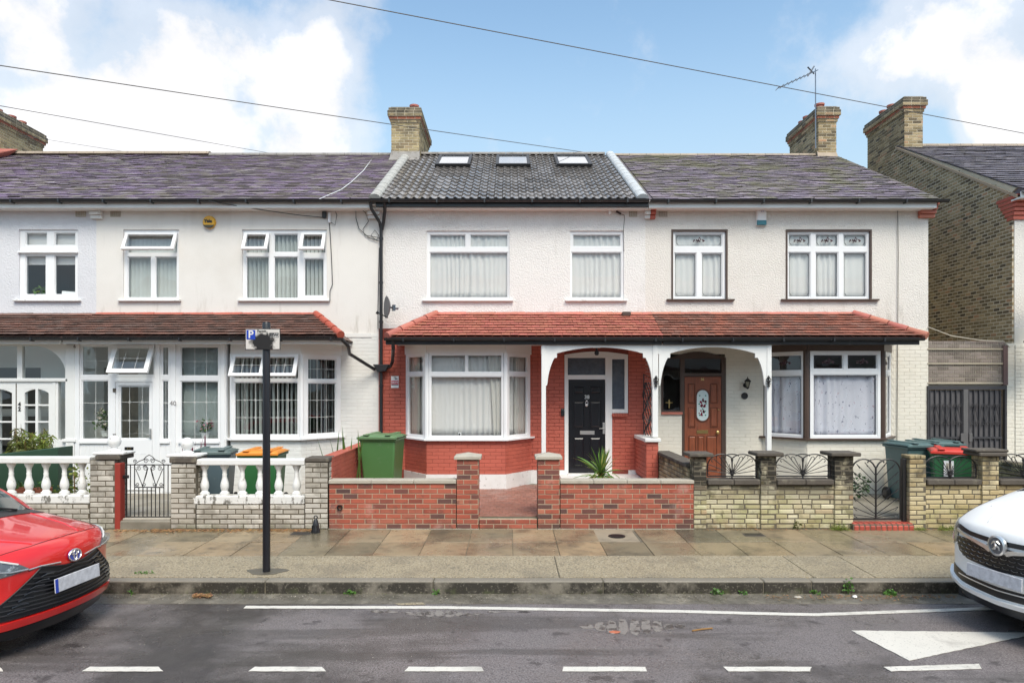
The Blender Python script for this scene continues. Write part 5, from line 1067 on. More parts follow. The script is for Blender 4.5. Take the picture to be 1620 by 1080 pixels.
def potted(label, loc, pr, ph, potm, leafm, rad, hgt, n, size, flower=None, squash=1.):
    t = thing('potted_plant', label, 'plant', loc)
    MB().lathe([(pr * .75, 0), (pr, ph * .9), (pr * 1.08, ph * .9), (pr * 1.08, ph), (pr * .9, ph), (.001, ph * .9)], n=16).build('pot', potm, t, local=True)
    q = MB(); leaves(q, (0, 0, ph + hgt / 2), (rad, rad, hgt / 2), n, size, r, squash); q.build('foliage', leafm, t, local=True, fix=False)
    q = MB()
    for k in range(5): q.tube([(0, 0, ph * .8), (r.uniform(-.5, .5) * rad, r.uniform(-.5, .5) * rad, ph + hgt * .7)], .005, 4)
    q.build('stem', 'leaf_dark', t, local=True)
    if flower: q = MB(); leaves(q, (0, 0, ph + hgt * .6), (rad, rad, hgt * .45), int(n * .7), size * .9, r, 1.4, .7); q.build('blossom', flower, t, local=True, fix=False)
    return t
potted('pale cut flowers with green leaves behind the left porch window of the glazed porch', (bx(152), YB + .32, bz(692)), .09, .12, 'white_stone', 'leaf_mid', .22, .42, 110, .07, 'petal_cream')
potted('red and white flowers behind the wide porch window beside the 40 post', (bx(320), YB + .13, bz(694)), .08, .12, 'white_stone', 'leaf_mid', .16, .28, 70, .06, 'petal_pink')
MB().box(bx(130), bx(348), YB + .1, YB + .48, .2, bz(696)).build('porch_shelf', 'white_joint', h40)
# ---- arched porch of 42
ya = YB
H42 = [HB(35, 103, 547, 598), HB(-60, 27, 547, 598), HB(92, 103, 604, 695), HB(39, 56, 615, 735), HB(60, 77, 615, 735), HB(-2, 19, 615, 735), HB(-24, -5, 615, 735)]
pf = MB().slab(bx(-110), bx(108), .12, 3.045, ya, ya + .09, H42).build('porch_front', 'white_wood', h42, bevel=.004)
for i, (a, b, c, d) in enumerate(H42): MB().box(a + .001, b - .001, ya + .04, ya + .046, c, d).build('pane', 'glass_dark', pf)
def spandrel(x_in, x_out, z_lo, z_hi, n=8):
    pts = [(x_out, z_hi), (x_in, z_hi)] + [(x_in + (x_out - x_in) * math.sin(math.pi / 2 * k / n), z_lo + (z_hi - z_lo) * math.cos(math.pi / 2 * k / n)) for k in range(1, n + 1)]
    MB().prism(pts, ya + .004, ya + .05, 'y').build('arch_spandrel', 'white_wood', pf)
spandrel(bx(52), bx(104), bz(594), bz(546.5)); spandrel(bx(-10), bx(-62), bz(590), bz(546.5))
for x0, x1 in ((39, 56), (60, 77), (-2, 19), (-24, -5)):
    cxx = (x0 + x1) / 2; outer = x0 if x0 in (39, -24) else x1
    inn = x1 if outer == x0 else x0
    pts = [(bx(outer), bz(614)), (bx(inn), bz(614)), (bx(inn), bz(615.5))] + [(bx(inn) + (bx(outer) - bx(inn)) * t, bz(615.5 + 6 * t * t)) for t in (.3, .6, .8, 1)]
    MB().prism(pts, ya + .003, ya + .05, 'y').build('arch_spandrel', 'white_wood', pf)
    for py in (640.5, 667, 694, 720): MB().box(bx(x0), bx(x1), ya + .01, ya + .04, bz(py + 1.2), bz(py - 1.2)).build('glazing_bar', 'white_wood', pf)
for i, dg in enumerate('42'): text('house_number', dg, 'black_trim', .11, h42, (bx(31), ya - .005, bz(639.5 + 7.5 * i)), bold=.004)
MB().box(bx(25), bx(26.5), ya - .004, ya + .001, .2, bz(606)).build('door_joint', 'coping_dark', h42); MB().box(bx(23), bx(27), ya - .03, ya, bz(693), bz(681)).build('door_handle', 'coping_dark', h42, bevel=.01)
MB().box(bx(-110), bx(108), ya - .035, ya, bz(603), bz(599.5)).build('transom', 'white_wood', h42); MB().box(bx(84), bx(88), ya - .012, ya, .15, bz(604)).build('door_stop', 'white_wood', h42)
MB().box(bx(104), bx(121), ya - .035, ya + .12, bz(697), 3.04).build('porch_column', 'white_wood', h42, bevel=.02); MB().box(bx(100), bx(122), ya - .06, ya + .14, bz(699), bz(694)).build('column_base', 'white_wood', h42, bevel=.01); MB().box(bx(105), bx(119), ya - .05, ya + .12, .12, bz(699)).build('column_pedestal', 'white_stone', h42, bevel=.02)
text('letter_mark', '6', 'coping_dark', .09, h42, (bx(120), ya - .04, bz(548)))
struct(MB().box(bx(-110), bx(120), YB + .09, YF, .1, .20).build('porch_floor', 'path'))
MB().box(-11.4, -10.85, YF + .06, YF + .10, .3, 2.5).build('inner_door', 'door_teal', h42)
MB().box(-10.8, -9.3, YF - .02, YF - .01, 1.6, 1.75).build('inner_rail', 'white_wood', h42)
# ---- curtains and blinds
def CU(*a, **k): return curtain(*a, **k)
CU('net_curtain', 'long gathered net curtain in the wide upstairs window over the red bay', TF, w38a[0] + .02, w38a[1] - .02, w38a[2] + .02, w38a[3], .115, 'net', amp=.018, wave=.10, seed=1)
CU('net_curtain', 'net curtain in the narrower upstairs window above the black front door', TF, w38b[0] + .02, w38b[1] - .02, w38b[2] + .02, w38b[3], .115, 'net', amp=.018, wave=.12, seed=2)
CU('net_curtain', 'white net curtain in the two-light upstairs window of the cream house', TF, w36a[0] + .02, w36a[1] - .02, w36a[2] + .02, w36a[3], .115, 'net', amp=.016, wave=.13, seed=5)
CU('net_curtain', 'white net curtain in the three-light upstairs window of the cream house', TF, w36b[0] + .02, w36b[1] - .02, w36b[2] + .02, w36b[3], .115, 'net', amp=.016, wave=.14, seed=6)
blind('white vertical blind in the smaller upstairs window left of the yellow alarm box', TF, w40a[0], w40a[1], w40a[2] + .02, w40a[3] - .02, .16, ang=30)
blind('white vertical blind in the wider upstairs window right of the yellow alarm box', TF, w40b[0], w40b[1], w40b[2] + .02, w40b[3] - .02, .16, ang=46)
for (fi, lab) in ((0, 'net curtain in the angled left pane of the white bay window'), (1, 'net curtain across the centre of the white bay window'), (2, 'net curtain in the angled right pane of the white bay window')):
    T, lts, o, ln_ = B38[fi]; CU('net_curtain', lab, T, .06, ln_ - .06, z_s + .02, z_t - .02, .13, 'net', amp=.014, wave=.12, seed=20 + fi)
T = B38[1][0]
CU('drape', 'cream curtain drawn back at the left of the white bay window centre', T, .03, .30, z_s, z_t, .20, 'curtain', amp=.02, wave=.07, seed=31); CU('drape', 'cream curtain drawn back at the right of the white bay window centre', T, 1.25, 1.52, z_s, z_t, .09, 'drape_white', amp=.015, wave=.08, seed=32, gather=.12)
CU('drape', 'cream curtain gathered in the left angled side of the white bay', B38[0][0], .1, .45, z_s, z_t, .085, 'curtain', amp=.014, wave=.08, seed=33); CU('drape', 'cream curtain gathered in the right angled side of the white bay', B38[2][0], .42, .75, z_s, z_t, .085, 'drape_white', amp=.014, wave=.07, seed=34)
CU('flowered_curtain', 'lilac flowered curtain in the angled left side of the brown-framed bay', B36[0][0], .05, B36[0][3] - .05, bz(693), bz(592), .10, 'pattern_net', amp=.032, wave=.14, seed=41); CU('flowered_curtain', 'lilac flowered curtain across the centre of the brown-framed bay', B36[1][0], .05, B36[1][3] - .05, bz(693), bz(591), .10, 'pattern_net', amp=.036, wave=.15, seed=42)
T = B40[2][0]; blind('open vertical blind in the angled right side of the leaded bay', T, .08, B40[2][3] - .08, bz(692), bz(563), .14, ang=55); blind('thin vertical blind turned edge on across the leaded bay centre', TB, bx(368), bx(474), bz(692), bz(563), .16, ang=80, pitch=.088)
T = Matrix.Translation((0, YF, 0))
t = thing('roller_blind', 'white roller blind half down in the upstairs window of the blue-white house', 'blind', (FX(76), YF + .14, FZ(418))); MB().box(FX(36), FX(120), YF + .14, YF + .144, FZ(417), FZ(363)).build('fabric', 'net', t); MB().lathe([(.02, 0), (.02, FX(120) - FX(36))], (FX(36), YF + .15, FZ(364)), 10, 'x').build('roller', 'upvc', t)
MB().box(FX(36), FX(120), YF + .05, YF + .28, FZ(476), FZ(472)).build('window_board', 'upvc', h42)
potted('green potted plant on the upstairs window sill of the blue-white house', (FX(58), YF + .15, FZ(472)), .06, .08, 'white_stone', 'leaf_mid', .13, .2, 60, .08)
t = thing('paper_sheet', 'white sheet leaning in the lower right pane of the blue-white house upstairs', 'paper', (FX(103), YF + .13, FZ(470))); MB().hexa([(-.16, -.01, 0), (.20, -.01, 0), (.2, 0, 0), (-.16, 0, 0)], [(-.16, .02, .15), (.12, .02, .13), (.12, .03, .13), (-.16, .03, .15)]).build('sheet', 'upvc', t, local=True)
t = thing('figurine', 'small black and white pet camera on the sill of the white bay window', 'figurine', (X(727, 13.36), 13.36, z_s + .015)); MB().lathe([(.035, 0), (.03, .02), (.02, .04), (.036, .065), (.03, .1), (.001, .105)], n=14).build('body', 'upvc', t, local=True, smooth=True); MB().lathe([(.022, -.037), (.018, -.04)], (0, 0, .075), 12, 'y').build('lens', 'black_trim', t, local=True)
# ------------------------------------------------------------ garden walls
def wx(px): return X(px, YW)
def wz(py): return Z(py, YW)
def gw(parent, x0, x1, y0, y1, z0, z1, m, mort, L_=.225, H=.075, j=.013, ch=.003, seed=1, irr=0, maxn=300, jit=.0015, top=0):
    """brickwork block: mortar core, full-depth face bricks on street face plus end faces"""
    MB().box(x0 + .006, x1 - .006, y0 + .006, y1 - .006, z0 - .15, z1 - .002 + top).build('mortar_core', mort, parent)
    it = courses(frame((x0, y0, 0), (1, 0, 0)), x1 - x0, z1, L_=L_, H=H, j=j, dp=.10, z0=z0, seed=seed, ch=ch, irregular=irr, jit=jit)
    it += courses(frame((x1, y1, 0), (-1, 0, 0)), x1 - x0, z1, L_=L_, H=H, j=j, dp=.05, z0=z0, seed=seed + 1, ch=ch, jit=jit)
    it += courses(frame((x1, y0 + .101, 0), (0, 1, 0)), y1 - y0 - .152, z1, L_=L_, H=H, j=j, dp=.05, z0=z0, seed=seed + 2, ch=ch, jit=jit)
    it += courses(frame((x0, y1 - .051, 0), (0, -1, 0)), y1 - y0 - .152, z1, L_=L_, H=H, j=j, dp=.05, z0=z0, seed=seed + 3, ch=ch, jit=jit)
    return it
def place(root, it, m, mx=300): pieces(root, 'brick', 'brickwork', m, it, mx)
RB = ('redbrick', 'mortar_cream')
def cap(parent, x0, x1, y0, y1, z, e=.035, h=.05, ap=.05, m='coping'):
    xm, ym = (x0 + x1) / 2, (y0 + y1) / 2; a = [(x0 - e, y0 - e, z), (x1 + e, y0 - e, z), (x1 + e, y1 + e, z), (x0 - e, y1 + e, z)]; b = [(p[0], p[1], z + h) for p in a]
    q = MB(); q.add(a + b + [(xm, ym, z + h + ap)], [(0, 3, 2, 1), (0, 1, 5, 4), (1, 2, 6, 5), (2, 3, 7, 6), (3, 0, 4, 7), (4, 5, 8), (5, 6, 8), (6, 7, 8), (7, 4, 8)]); return q.build('pier_cap', m, parent, bevel=.006)
def coping(parent, x0, x1, y0, y1, z, h, n, m='coping', e=.02, bev=.006):
    for i in range(n):
        a, b = x0 + (x1 - x0) * i / n, x0 + (x1 - x0) * (i + 1) / n
        MB().box(a + .002, b - .002, y0 - e, y1 + e, z, z + h + rng.uniform(-.002, .002)).build('coping_stone', m, parent, bevel=bev)
def gwall(label, x0): return thing('garden_wall', label, 'wall', (x0, YW, 0))
WD = .215
t = gwall('new red brick garden wall left of the brick path, with a small drain pipe in it', wx(640)); W38L = t
xa, xb, xp = wx(520), wx(722), wx(757.5)
place(t, gw(t, xa, xb - .001, YW, YW + WD, 0, .70, *RB, seed=1) + gw(t, xb, xp, YW - .003, YW + .335, 0, 1.07, *RB, seed=2), 'redbrick')
coping(t, xa, xb - .002, YW, YW + WD, .702, .055, 3); cap(t, xb, xp, YW, YW + .335, 1.075)
MB().lathe([(.040, .02), (.045, -.03), (.034, -.03), (.032, .015)], (wx(538), YW - .004, wz(802)), 14, 'y').build('drain_pipe', 'black_plastic', t)
MB().box(xa, xp, YW - .012, YW + .3, -.05, .004).build('footing', 'coping', t)
t = gwall('new red brick garden wall right of the brick path, in front of the black door', wx(990))
xa, xb, xp = wx(850.5), wx(886), wx(1098)
place(t, gw(t, xa, xb, YW - .003, YW + .335, 0, 1.07, *RB, seed=5) + gw(t, xb + .001, xp, YW, YW + WD, 0, .70, *RB, seed=6), 'redbrick')
coping(t, xb + .002, xp, YW, YW + WD, .702, .055, 4); cap(t, xa, xb, YW, YW + .335, 1.075); MB().box(xa, xp, YW - .012, YW + .3, -.05, .004).build('footing', 'coping', t)
t = thing('brick_step', 'low two-course red brick step across the opening of the red front wall', 'step', (0, YW, 0))
place(t, gw(t, wx(758), wx(850), YW + .004, YW + .25, 0, .148, *RB, seed=8), 'redbrick')
t = thing('garden_wall', 'low side wall painted brick red beside the green wheelie bin', 'wall', (-2.88, 12, 0))
MB().box(-2.98, -2.812, 10.82, 13.95, -.2, 1.06).build('mortar_core', 'red_paint_dark', t)
it = courses(frame((-2.80, 10.80, 0), (0, 1, 0)), 3.15, 1.08, z0=.1, seed=80, dp=.03, y=-.003, j=.004, ch=.003); place(t, it, 'red_paint_brick'); MB().box(-3.0, -2.79, 10.8, 13.95, 1.065, 1.09).build('coping_stone', 'red_paint_brick', t)
t = thing('garden_wall', 'mossy buff brick side wall with dark coping leading to the brown front door', 'wall', (2.92, 12, 0))
MB().box(2.852, 3.04, 10.82, 13.05, -.2, .92).build('mortar_core', 'mortar_dark', t)
place(t, courses(frame((2.84, 13.05, 0), (0, -1, 0)), 2.25, .92, z0=.05, seed=82, dp=.04, L_=.21, j=.013, ch=.010, jit=.004) + courses(frame((2.84, 10.81, 0), (1, 0, 0)), .2, .92, z0=.05, seed=83, dp=.04), 'buff_clean')
for i in range(5): MB().box(2.81, 3.07, 10.83 + i * .445, 10.83 + (i + 1) * .445 - .006, .925, .985).build('coping_stone', 'coping_dark', t, bevel=.008)
# mossy buff wall of 36, fan railings
BU = dict(L_=.225, H=.0745, j=.0095, ch=.009, irr=1, jit=.005)
def fan(parent, x0, x1, z0, z1, y, name='fan_railing', r=.010):
    w_, h_ = x1 - x0, z1 - z0; xc = (x0 + x1) / 2
    f = thing(name, parent[1], 'railing', (xc, y, z0))
    def lobe(s):
        P = []
        for k in range(15):
            a = math.pi - (math.pi * .86) * k / 14; P.append((xc + s * (-w_ / 2 + w_ * .285 + w_ * .285 * math.cos(a)), y, z0 + h_ * .42 + h_ * .58 * math.sin(a)))
        P = [(x0 if s > 0 else x1, y, z0)] + P
        P[-1] = (xc, y, z0 + h_ * .62); return P
    for s in (1, -1): MB().tube(lobe(s), r, 6).build('outer_curve', 'black_iron', f)
    MB().tube([(xc + w_ * .13 * math.cos(a), y, z1 - h_ * .10 + h_ * .10 * math.sin(a)) for a in [math.pi * k / 8 for k in range(9)]], r * .8, 6).build('centre_arc', 'black_iron', f)
    MB().tube([(x0, y, z0), (x1, y, z0)], r, 6).build('base_bar', 'black_iron', f); MB().tube([(xc, y, z0 - .06), (xc, y, z0 + h_ * .64)], r * 1.1, 6).build('centre_bar', 'black_iron', f)
    MB().lathe([(.001, -.03), (.028, -.01), (.028, .015), (.001, .03)], (xc, y, z0 + .03), 10).build('boss', 'black_iron', f)
    for s in (1, -1):
        for k, (ax, az) in enumerate(((.06, .55), (.16, .86), (.27, .93), (.37, .78), (.45, .52), (.47, .24))):
            tip = (xc - s * ax * w_, y, z0 + az * h_); q = [(xc, y, z0 + .03), tip]
            if k > 0:
                d = Vector((tip[0] - xc, 0, tip[2] - z0)).normalized(); n_ = Vector((-d.z * s, 0, d.x * s)); tp = Vector(tip)
                q += [tuple(tp + d * .02 + n_ * .02), tuple(tp + d * .012 + n_ * .045), tuple(tp - d * .02 + n_ * .05)]
            MB().tube(q, r * .62, 5).build('ray', 'black_iron', f)
    return f
def bwall(label, lx, segs, piers, wallx, seed, capm='coping_dark', capped=None, pierm='buff', zt=.68):
    t = gwall(label, lx); it = gw(t, wallx[0], wallx[1], YW + .02, YW + .22, 0, zt, 'buff', 'mortar_dark', seed=seed, **BU)
    for i, (a, b, top) in enumerate(piers):
        it += gw(t, wx(a), wx(b), YW - .012, YW + .245, zt if False else 0, wz(top), 'buff', 'mortar_dark', seed=seed + 3 + i, **{**BU, 'irr': 0})
        if capped is None or capped[i]: MB().box(wx(a) - .085, wx(b) + .085, YW - .085, YW + .32, wz(top), wz(top) + .058).build('pier_cap', capm, t, bevel=.012)
    place(t, it, pierm)
    for a, b in segs: coping(t, wx(a), wx(b), YW + .02, YW + .22, zt + .002, .085, 2, m='coping_dark', e=.05, bev=.012)
    return t
bwall('mossy buff brick wall with blackened capped piers left of the heart-topped gate', wx(1200), [(1119, 1202.5), (1229, 1319)], [(1097, 1118, 722), (1203, 1228.5, 721), (1320, 1350, 721)], (wx(1098) + .004, wx(1349)), 100)
fan((0, 'fan-shaped iron railing in the first wall bay right of the brown front door'), wx(1122), wx(1201), wz(754), wz(719), YW + .1)
fan((0, 'fan-shaped iron railing in the wall bay under the brown-framed bay window'), wx(1231), wx(1318), wz(754), wz(719), YW + .1)
t2 = bwall('yellow-buff brick wall with dark sills and green bin behind, at the right edge', wx(1560), [(1466, 1552), (1581, 1672)], [(1438, 1465, 726), (1553, 1580, 721), (1673, 1700, 721)], (wx(1438) + .004, wx(1760)), 130, capped=[False, True, True], pierm='buff_clean')
for i in range(3): MB().box(wx(1439) + i * .085, wx(1439) + i * .085 + .08, YW - .01, YW + .24, wz(725.5), wz(720)).build('brick', 'buff_clean', t2, bevel=.01)
MB().box(wx(1540), wx(1592), YW - .06, YW + .3, wz(714.5), wz(713.5) + .03).build('coping_stone', 'coping_dark', t2, bevel=.01)
fan((0, 'fan-shaped iron railing standing in front of the green bin with the red lid'), wx(1468), wx(1551), wz(756), wz(722), YW + .1)
fan((0, 'fan-shaped iron railing at the right edge of the photo above the white car'), wx(1583), wx(1670), wz(756), wz(719), YW + .1)
t = thing('garden_wall', 'short buff side wall behind the red-lidded bin, ending at the cream house corner', 'wall', (8.65, 12.5, 0))
MB().box(8.562, 8.75, 10.9, 13.95, -.2, .92).build('mortar_core', 'mortar_dark', t); place(t, courses(frame((8.55, 13.95, 0), (0, -1, 0)), 3.0, .92, z0=.05, seed=89, dp=.04, L_=.21, j=.013, ch=.010), 'buff_clean')
# heart gate
gx0, gx1, gz0, gz1 = wx(1352), wx(1430), wz(822), wz(727)
t = thing('iron_gate', 'black iron gate with a heart-shaped top above the red step', 'gate', ((gx0 + gx1) / 2, YW + .1, gz0)); y = YW + .1; xc = (gx0 + gx1) / 2; w_ = gx1 - gx0; h_ = gz1 - gz0
MB().box(wx(1432), wx(1437.5), YW + .06, YW + .14, 0, wz(726)).build('gate_post', 'black_iron', t, bevel=.004)
for s in (1, -1):
    P = [(xc - s * w_ / 2, y, gz0), (xc - s * w_ / 2, y, gz1 - .2)] + [(xc - s * (w_ / 4 + w_ / 4 * math.cos(a)), y, gz1 - .2 + .2 * math.sin(a)) for a in [math.pi * .95 * k / 12 for k in range(1, 13)]]
    P[-1] = (xc, y, gz1 - .14); MB().tube(P, .012, 6).build('outer_frame', 'black_iron', t)
    for k, (zb_, ex, ez) in enumerate(((.80, .25, 1.0), (.66, .42, .97), (.50, .49, .84), (.36, .495, .70), (.22, .495, .55), (.08, .495, .40), (.04, .495, .24), (.02, .495, .11))):
        a = (xc, y, gz0 + zb_ * h_ * .9); b = Vector((xc - s * ex * w_, y, gz0 + (ez - .03) * h_)); d = (Vector(a) - b).normalized(); b2 = b + d * .03
        MB().tube([a, tuple(b2), tuple(b2 - d * .005 + Vector((s * .03, 0, -.035))), tuple(b2 + d * .03 + Vector((s * .025, 0, -.045)))], .0065, 5).build('gate_bar', 'black_iron', t)
MB().tube([(xc + w_ * .17 * math.cos(a), y, gz1 - .06 + .06 * math.sin(a)) for a in [math.pi * k / 8 for k in range(9)]], .009, 6).build('centre_arc', 'black_iron', t)
MB().tube([(xc, y, gz0), (xc, y, gz1 - .14)], .014, 6).build('centre_bar', 'black_iron', t); MB().tube([(gx0, y, gz0), (gx1, y, gz0)], .012, 6).build('bottom_rail', 'black_iron', t)
t = thing('brick_step', 'step of rounded bright red bricks under the heart-topped gate', 'step', (xc, YW, 0)); n = 11
for i in range(n):
    a, b = wx(1346) + (wx(1441) - wx(1346)) * i / n, wx(1346) + (wx(1441) - wx(1346)) * (i + 1) / n
    pr_ = [(YW + .25, -.08), (YW - .10, -.08), (YW - .10, .04)] + [(YW - .04 - .06 * math.cos(u), .04 + .06 * math.sin(u)) for u in [math.pi / 2 * k / 5 for k in range(1, 6)]] + [(YW + .25, .10)]
    MB().prism(pr_, a + .006, b - .006, 'x').build('bullnose_brick', 'bull_red', t, bevel=.008)
MB().box(wx(1345), wx(1441), YW - .09, YW + .25, -.1, .088).build('mortar_bed', 'mortar_dark', t)
# pale brick walls of 40 and 42 with balusters
PA = dict(L_=.245, H=.081, j=.012, ch=.007, irr=0, jit=.004)
def baluster_mesh(h):
    return MB().lathe([(.001, 0), (.072, 0), (.072, .04), (.055, .05), (.045, .075), (.06, .11), (.066, .15), (.058, .20), (.040, .26), (.034, .30), (.038, .33), (.032, .345), (.036, h - .085), (.05, h - .06), (.056, h - .045), (.064, h - .03), (.064, h), (.001, h)], n=14)
bal = None
def balustrade(label, xa, xb, centers, y, zb, zt, rz):
    global bal
    t = thing('balustrade', label, 'balustrade', ((xa + xb) / 2, y, zb))
    MB().box(xa, xb, y - .11, y + .11, zb, zb + .13).build('base_course', 'white_stone_worn', t, bevel=.012); MB().box(xa, xb, y - .10, y + .10, zt, zt + rz).build('top_rail', 'white_stone', t, bevel=.016, seg=2)
    for i, px in enumerate(centers):
        o = baluster_mesh(zt - zb - .13 + .004).build('baluster', 'white_stone', t, local=True, smooth=True); o.location = (X(px, y) - (xa + xb) / 2, 0, .128)
def ballcap(parent, xc, yc, z, m='white_stone'):
    MB().box(xc - .24, xc + .24, yc - .19, yc + .19, z, z + .04).build('pier_cap', m, parent, bevel=.012)
    MB().lathe([(.10, 0), (.10, .02), (.05, .05), (.04, .08)] + [(.10 * math.sin(a), .155 - .10 * math.cos(a)) for a in [.45 + (math.pi - .46) * k / 10 for k in range(11)]], (xc, yc, z + .04), 18).build('ball_finial', m, parent, smooth=True)
t = gwall('pale brick garden wall at far left behind the red car, with a ball-topped pier', wx(100))
it = gw(t, wx(-160), wx(142), YW, YW + .22, 0, .385, 'pale_brick', 'mortar_dark', seed=150, **PA) + gw(t, wx(142) + .001, wx(182), YW - .005, YW + .36, 0, 1.07, 'pale_brick', 'mortar_dark', seed=151, **PA); place(t, it, 'pale_brick')
MB().box(wx(152), wx(191), YW - .03, YW + .38, 1.075, 1.145).build('top_course', 'coping_dark', t, bevel=.008); ballcap(t, wx(171), YW + .17, 1.147)
balustrade('white balustrade at the far left above the red car bonnet', wx(-160), wx(141), [-120, -92, -64, -36, -9, 18, 46, 73, 102, 130], YW + .11, .39, wz(733), .10)
t = gwall('pale brick garden wall between the scrolled gate and the new red brick wall', wx(400))
it = gw(t, wx(310) + .001, wx(482), YW, YW + .22, 0, .375, 'pale_brick', 'mortar_dark', seed=160, **PA) + gw(t, wx(270), wx(310), YW - .005, YW + .36, 0, 1.02, 'pale_brick', 'mortar_dark', seed=161, **PA) + gw(t, wx(482) + .001, wx(519), YW - .005, YW + .36, 0, 1.03, 'pale_brick', 'mortar_dark', seed=162, **PA); place(t, it, 'pale_brick')
MB().box(wx(269), wx(311), YW - .03, YW + .38, 1.025, 1.11).build('top_course', 'coping_dark', t, bevel=.008); ballcap(t, wx(288), YW + .17, 1.112); MB().box(wx(482), wx(520), YW - .01, YW + .37, 1.035, 1.10).build('top_course', 'coping_dark', t, bevel=.012)
balustrade('white balustrade with bins behind it, crossed by the black sign pole', wx(304), wx(481.5), [324, 355.5, 383.5, 411.5, 441, 469.5], YW + .11, .378, wz(736), .095)
# scrolled gate of 40
t = thing('iron_gate', 'black iron scrolled gate beside the tall red post', 'gate', (wx(230), YW + .1, wz(820))); y = YW + .1
ga, gb, gz0, gz1 = wx(194), wx(267.5), wz(819), wz(736); gm = wz(772)
n = 11
for i in range(n + 1):
    x = ga + (gb - ga) * i / n; inner = 2 <= i <= 9
    MB().tube([(x, y, gz0), (x, y, gm if inner and i not in (2, 9) else gz1)], .010 if i in (0, n) else .0075, 6).build('gate_bar', 'black_iron', t)
for z in (gz0, gz1): MB().tube([(ga, y, z), (gb, y, z)], .009, 6).build('rail', 'black_iron', t)
xa, xb = ga + (gb - ga) * 2 / n, ga + (gb - ga) * 9 / n; MB().tube([(xa, y, gm), (xb, y, gm)], .009, 6).build('rail', 'black_iron', t); xm = (xa + xb) / 2
def spiral(cx, cz, r0, s, turns=1.5, a0=0, n=16): return [(cx + s * r0 * (1 - .75 * k / n) * math.cos(a0 + turns * 2 * math.pi * k / n), y, cz + r0 * (1 - .75 * k / n) * math.sin(a0 + turns * 2 * math.pi * k / n)) for k in range(n + 1)]
for s in (1, -1):
    w2 = (xb - xa) / 2
    MB().tube([(xm - s * w2, y, gz1 + .01), (xm - s * w2 * .7, y, gz1 + .055), (xm - s * w2 * .4, y, gz1 + .08), (xm - s * w2 * .2, y, gz1 + .13), (xm, y, gz1 + .155)], .007, 5).build('scroll', 'black_iron', t)
    MB().tube(spiral(xm - s * w2 * .98, gz1 + .055, .03, s), .005, 5).build('scroll', 'black_iron', t); MB().tube(spiral(xm - s * .05, gz1 + .06, .04, s), .005, 5).build('scroll', 'black_iron', t)
    MB().tube([(xm - s * .10, y, gz1 - .03), (xm - s * .06, y, gz1 - .005), (xm - s * .02, y, gz1 - .05), (xm - s * .045, y, gm + .2), (xm - s * .11, y, gm + .01)][::-1], .006, 5).build('scroll', 'black_iron', t)
    MB().tube([(xm - s * w2 * .45, y, gm + .02), (xm - s * w2 * .93, y, gz1 - .06)], .006, 5).build('scroll', 'black_iron', t); MB().tube([(xm - s * w2 * .45, y, gm + .02), (xm - s * .03, y, gz1 - .06)], .006, 5).build('scroll', 'black_iron', t)
    for f in (.25, .7): MB().tube(spiral(xm - s * w2 * f, gz1 - .055, .038, s, a0=1), .005, 5).build('scroll', 'black_iron', t); MB().tube(spiral(xm - s * w2 * (f + .12), gm + .045, .034, s, a0=3), .005, 5).build('scroll', 'black_iron', t)
MB().box(wx(191), wx(200), YW + .04, YW + .08, wz(757), wz(752)).build('latch', 'black_trim', t, bevel=.004)
t = thing('gate_post', 'tall plain post painted red between the pale brick pier and the gate', 'post', (wx(187), YW, 0)); MB().box(wx(182.5), wx(191.5), YW - .03, YW + .12, -.02, wz(732)).build('post', 'post_red', t, bevel=.012)
t = thing('gate_step', 'worn concrete step below the scrolled iron gate', 'step', (wx(230), YW, 0)); MB().box(wx(188), wx(270), YW - .02, YW + .35, -.08, wz(823)).build('step', 'path', t, bevel=.02); MB().box(wx(193), wx(268), YW + .02, YW + .3, wz(823), wz(820)).build('tread', 'coping', t, bevel=.004)
# alley gates and mesh-covered brick screen
t = thing('alley_gate', 'tall black double metal gate in the alley right of the cream house', 'gate', (FX(1527), YF, .1)); za, zb_ = .1, FZ(616); xa, xm, xb = FX(1466), FX(1526), FX(1591)
MB().slab(xa, xb, za, FZ(610), YF - .04, YF + .03, [(xa + .03, xb - .04, za + .05, zb_)]).build('gate_frame', 'iron_grey', t, bevel=.003)
for (a, b) in ((xa + .035, xm - .05), (xm + .05, xb - .10)):
    MB().box(a, b, YF + .005, YF + .02, za + .06, zb_ - .01).build('sheet_panel', 'iron_sheet', t)
    n = 6
    for i in range(n + 1): x = a + .02 + (b - a - .04) * i / n; MB().box(x - .010, x + .010, YF - .030, YF - .008, za + .06, zb_ - .01).build('gate_bar', 'iron_grey', t)
    for z in (FZ(692), .35): MB().box(a, b, YF - .034, YF - .002, z - .02, z + .02).build('rail', 'iron_grey', t)
    zc1, zc2 = FZ(641), FZ(669); p = (b - a - .04) / n
    for i in (1, 3, 5):
        x = a + .02 + p * i
        if i == 3 and n == 6: pass
        for s in (1, -1):
            for zc_ in (zc1, zc2): MB().tube([(x + s * p * .45 + .04 * math.cos(u) * (1 - k / 16), YF - .045, zc_ + .04 * math.sin(u) * (1 - k / 16)) for k, u in enumerate([j * .7 for j in range(12)])], .007, 5).build('scroll', 'iron_grey', t)
            MB().tube([(x + s * p * .45 + s * .03, YF - .045, zc2 if i % 4 == 1 else zc1), (x, YF - .045, zc1 if i % 4 == 1 else zc2)], .008, 5).build('scroll', 'iron_grey', t)
MB().box(xm - .055, xm + .045, YF - .05, YF + .01, za + .05, zb_).build('meeting_stile', 'iron_grey2', t, bevel=.004)
for s in (-1, 1): MB().box(xm + s * .085 - .035, xm + s * .085 + .035, YF - .07, YF - .04, FZ(698), FZ(685)).build('lock_box', 'iron_grey2', t, bevel=.005)
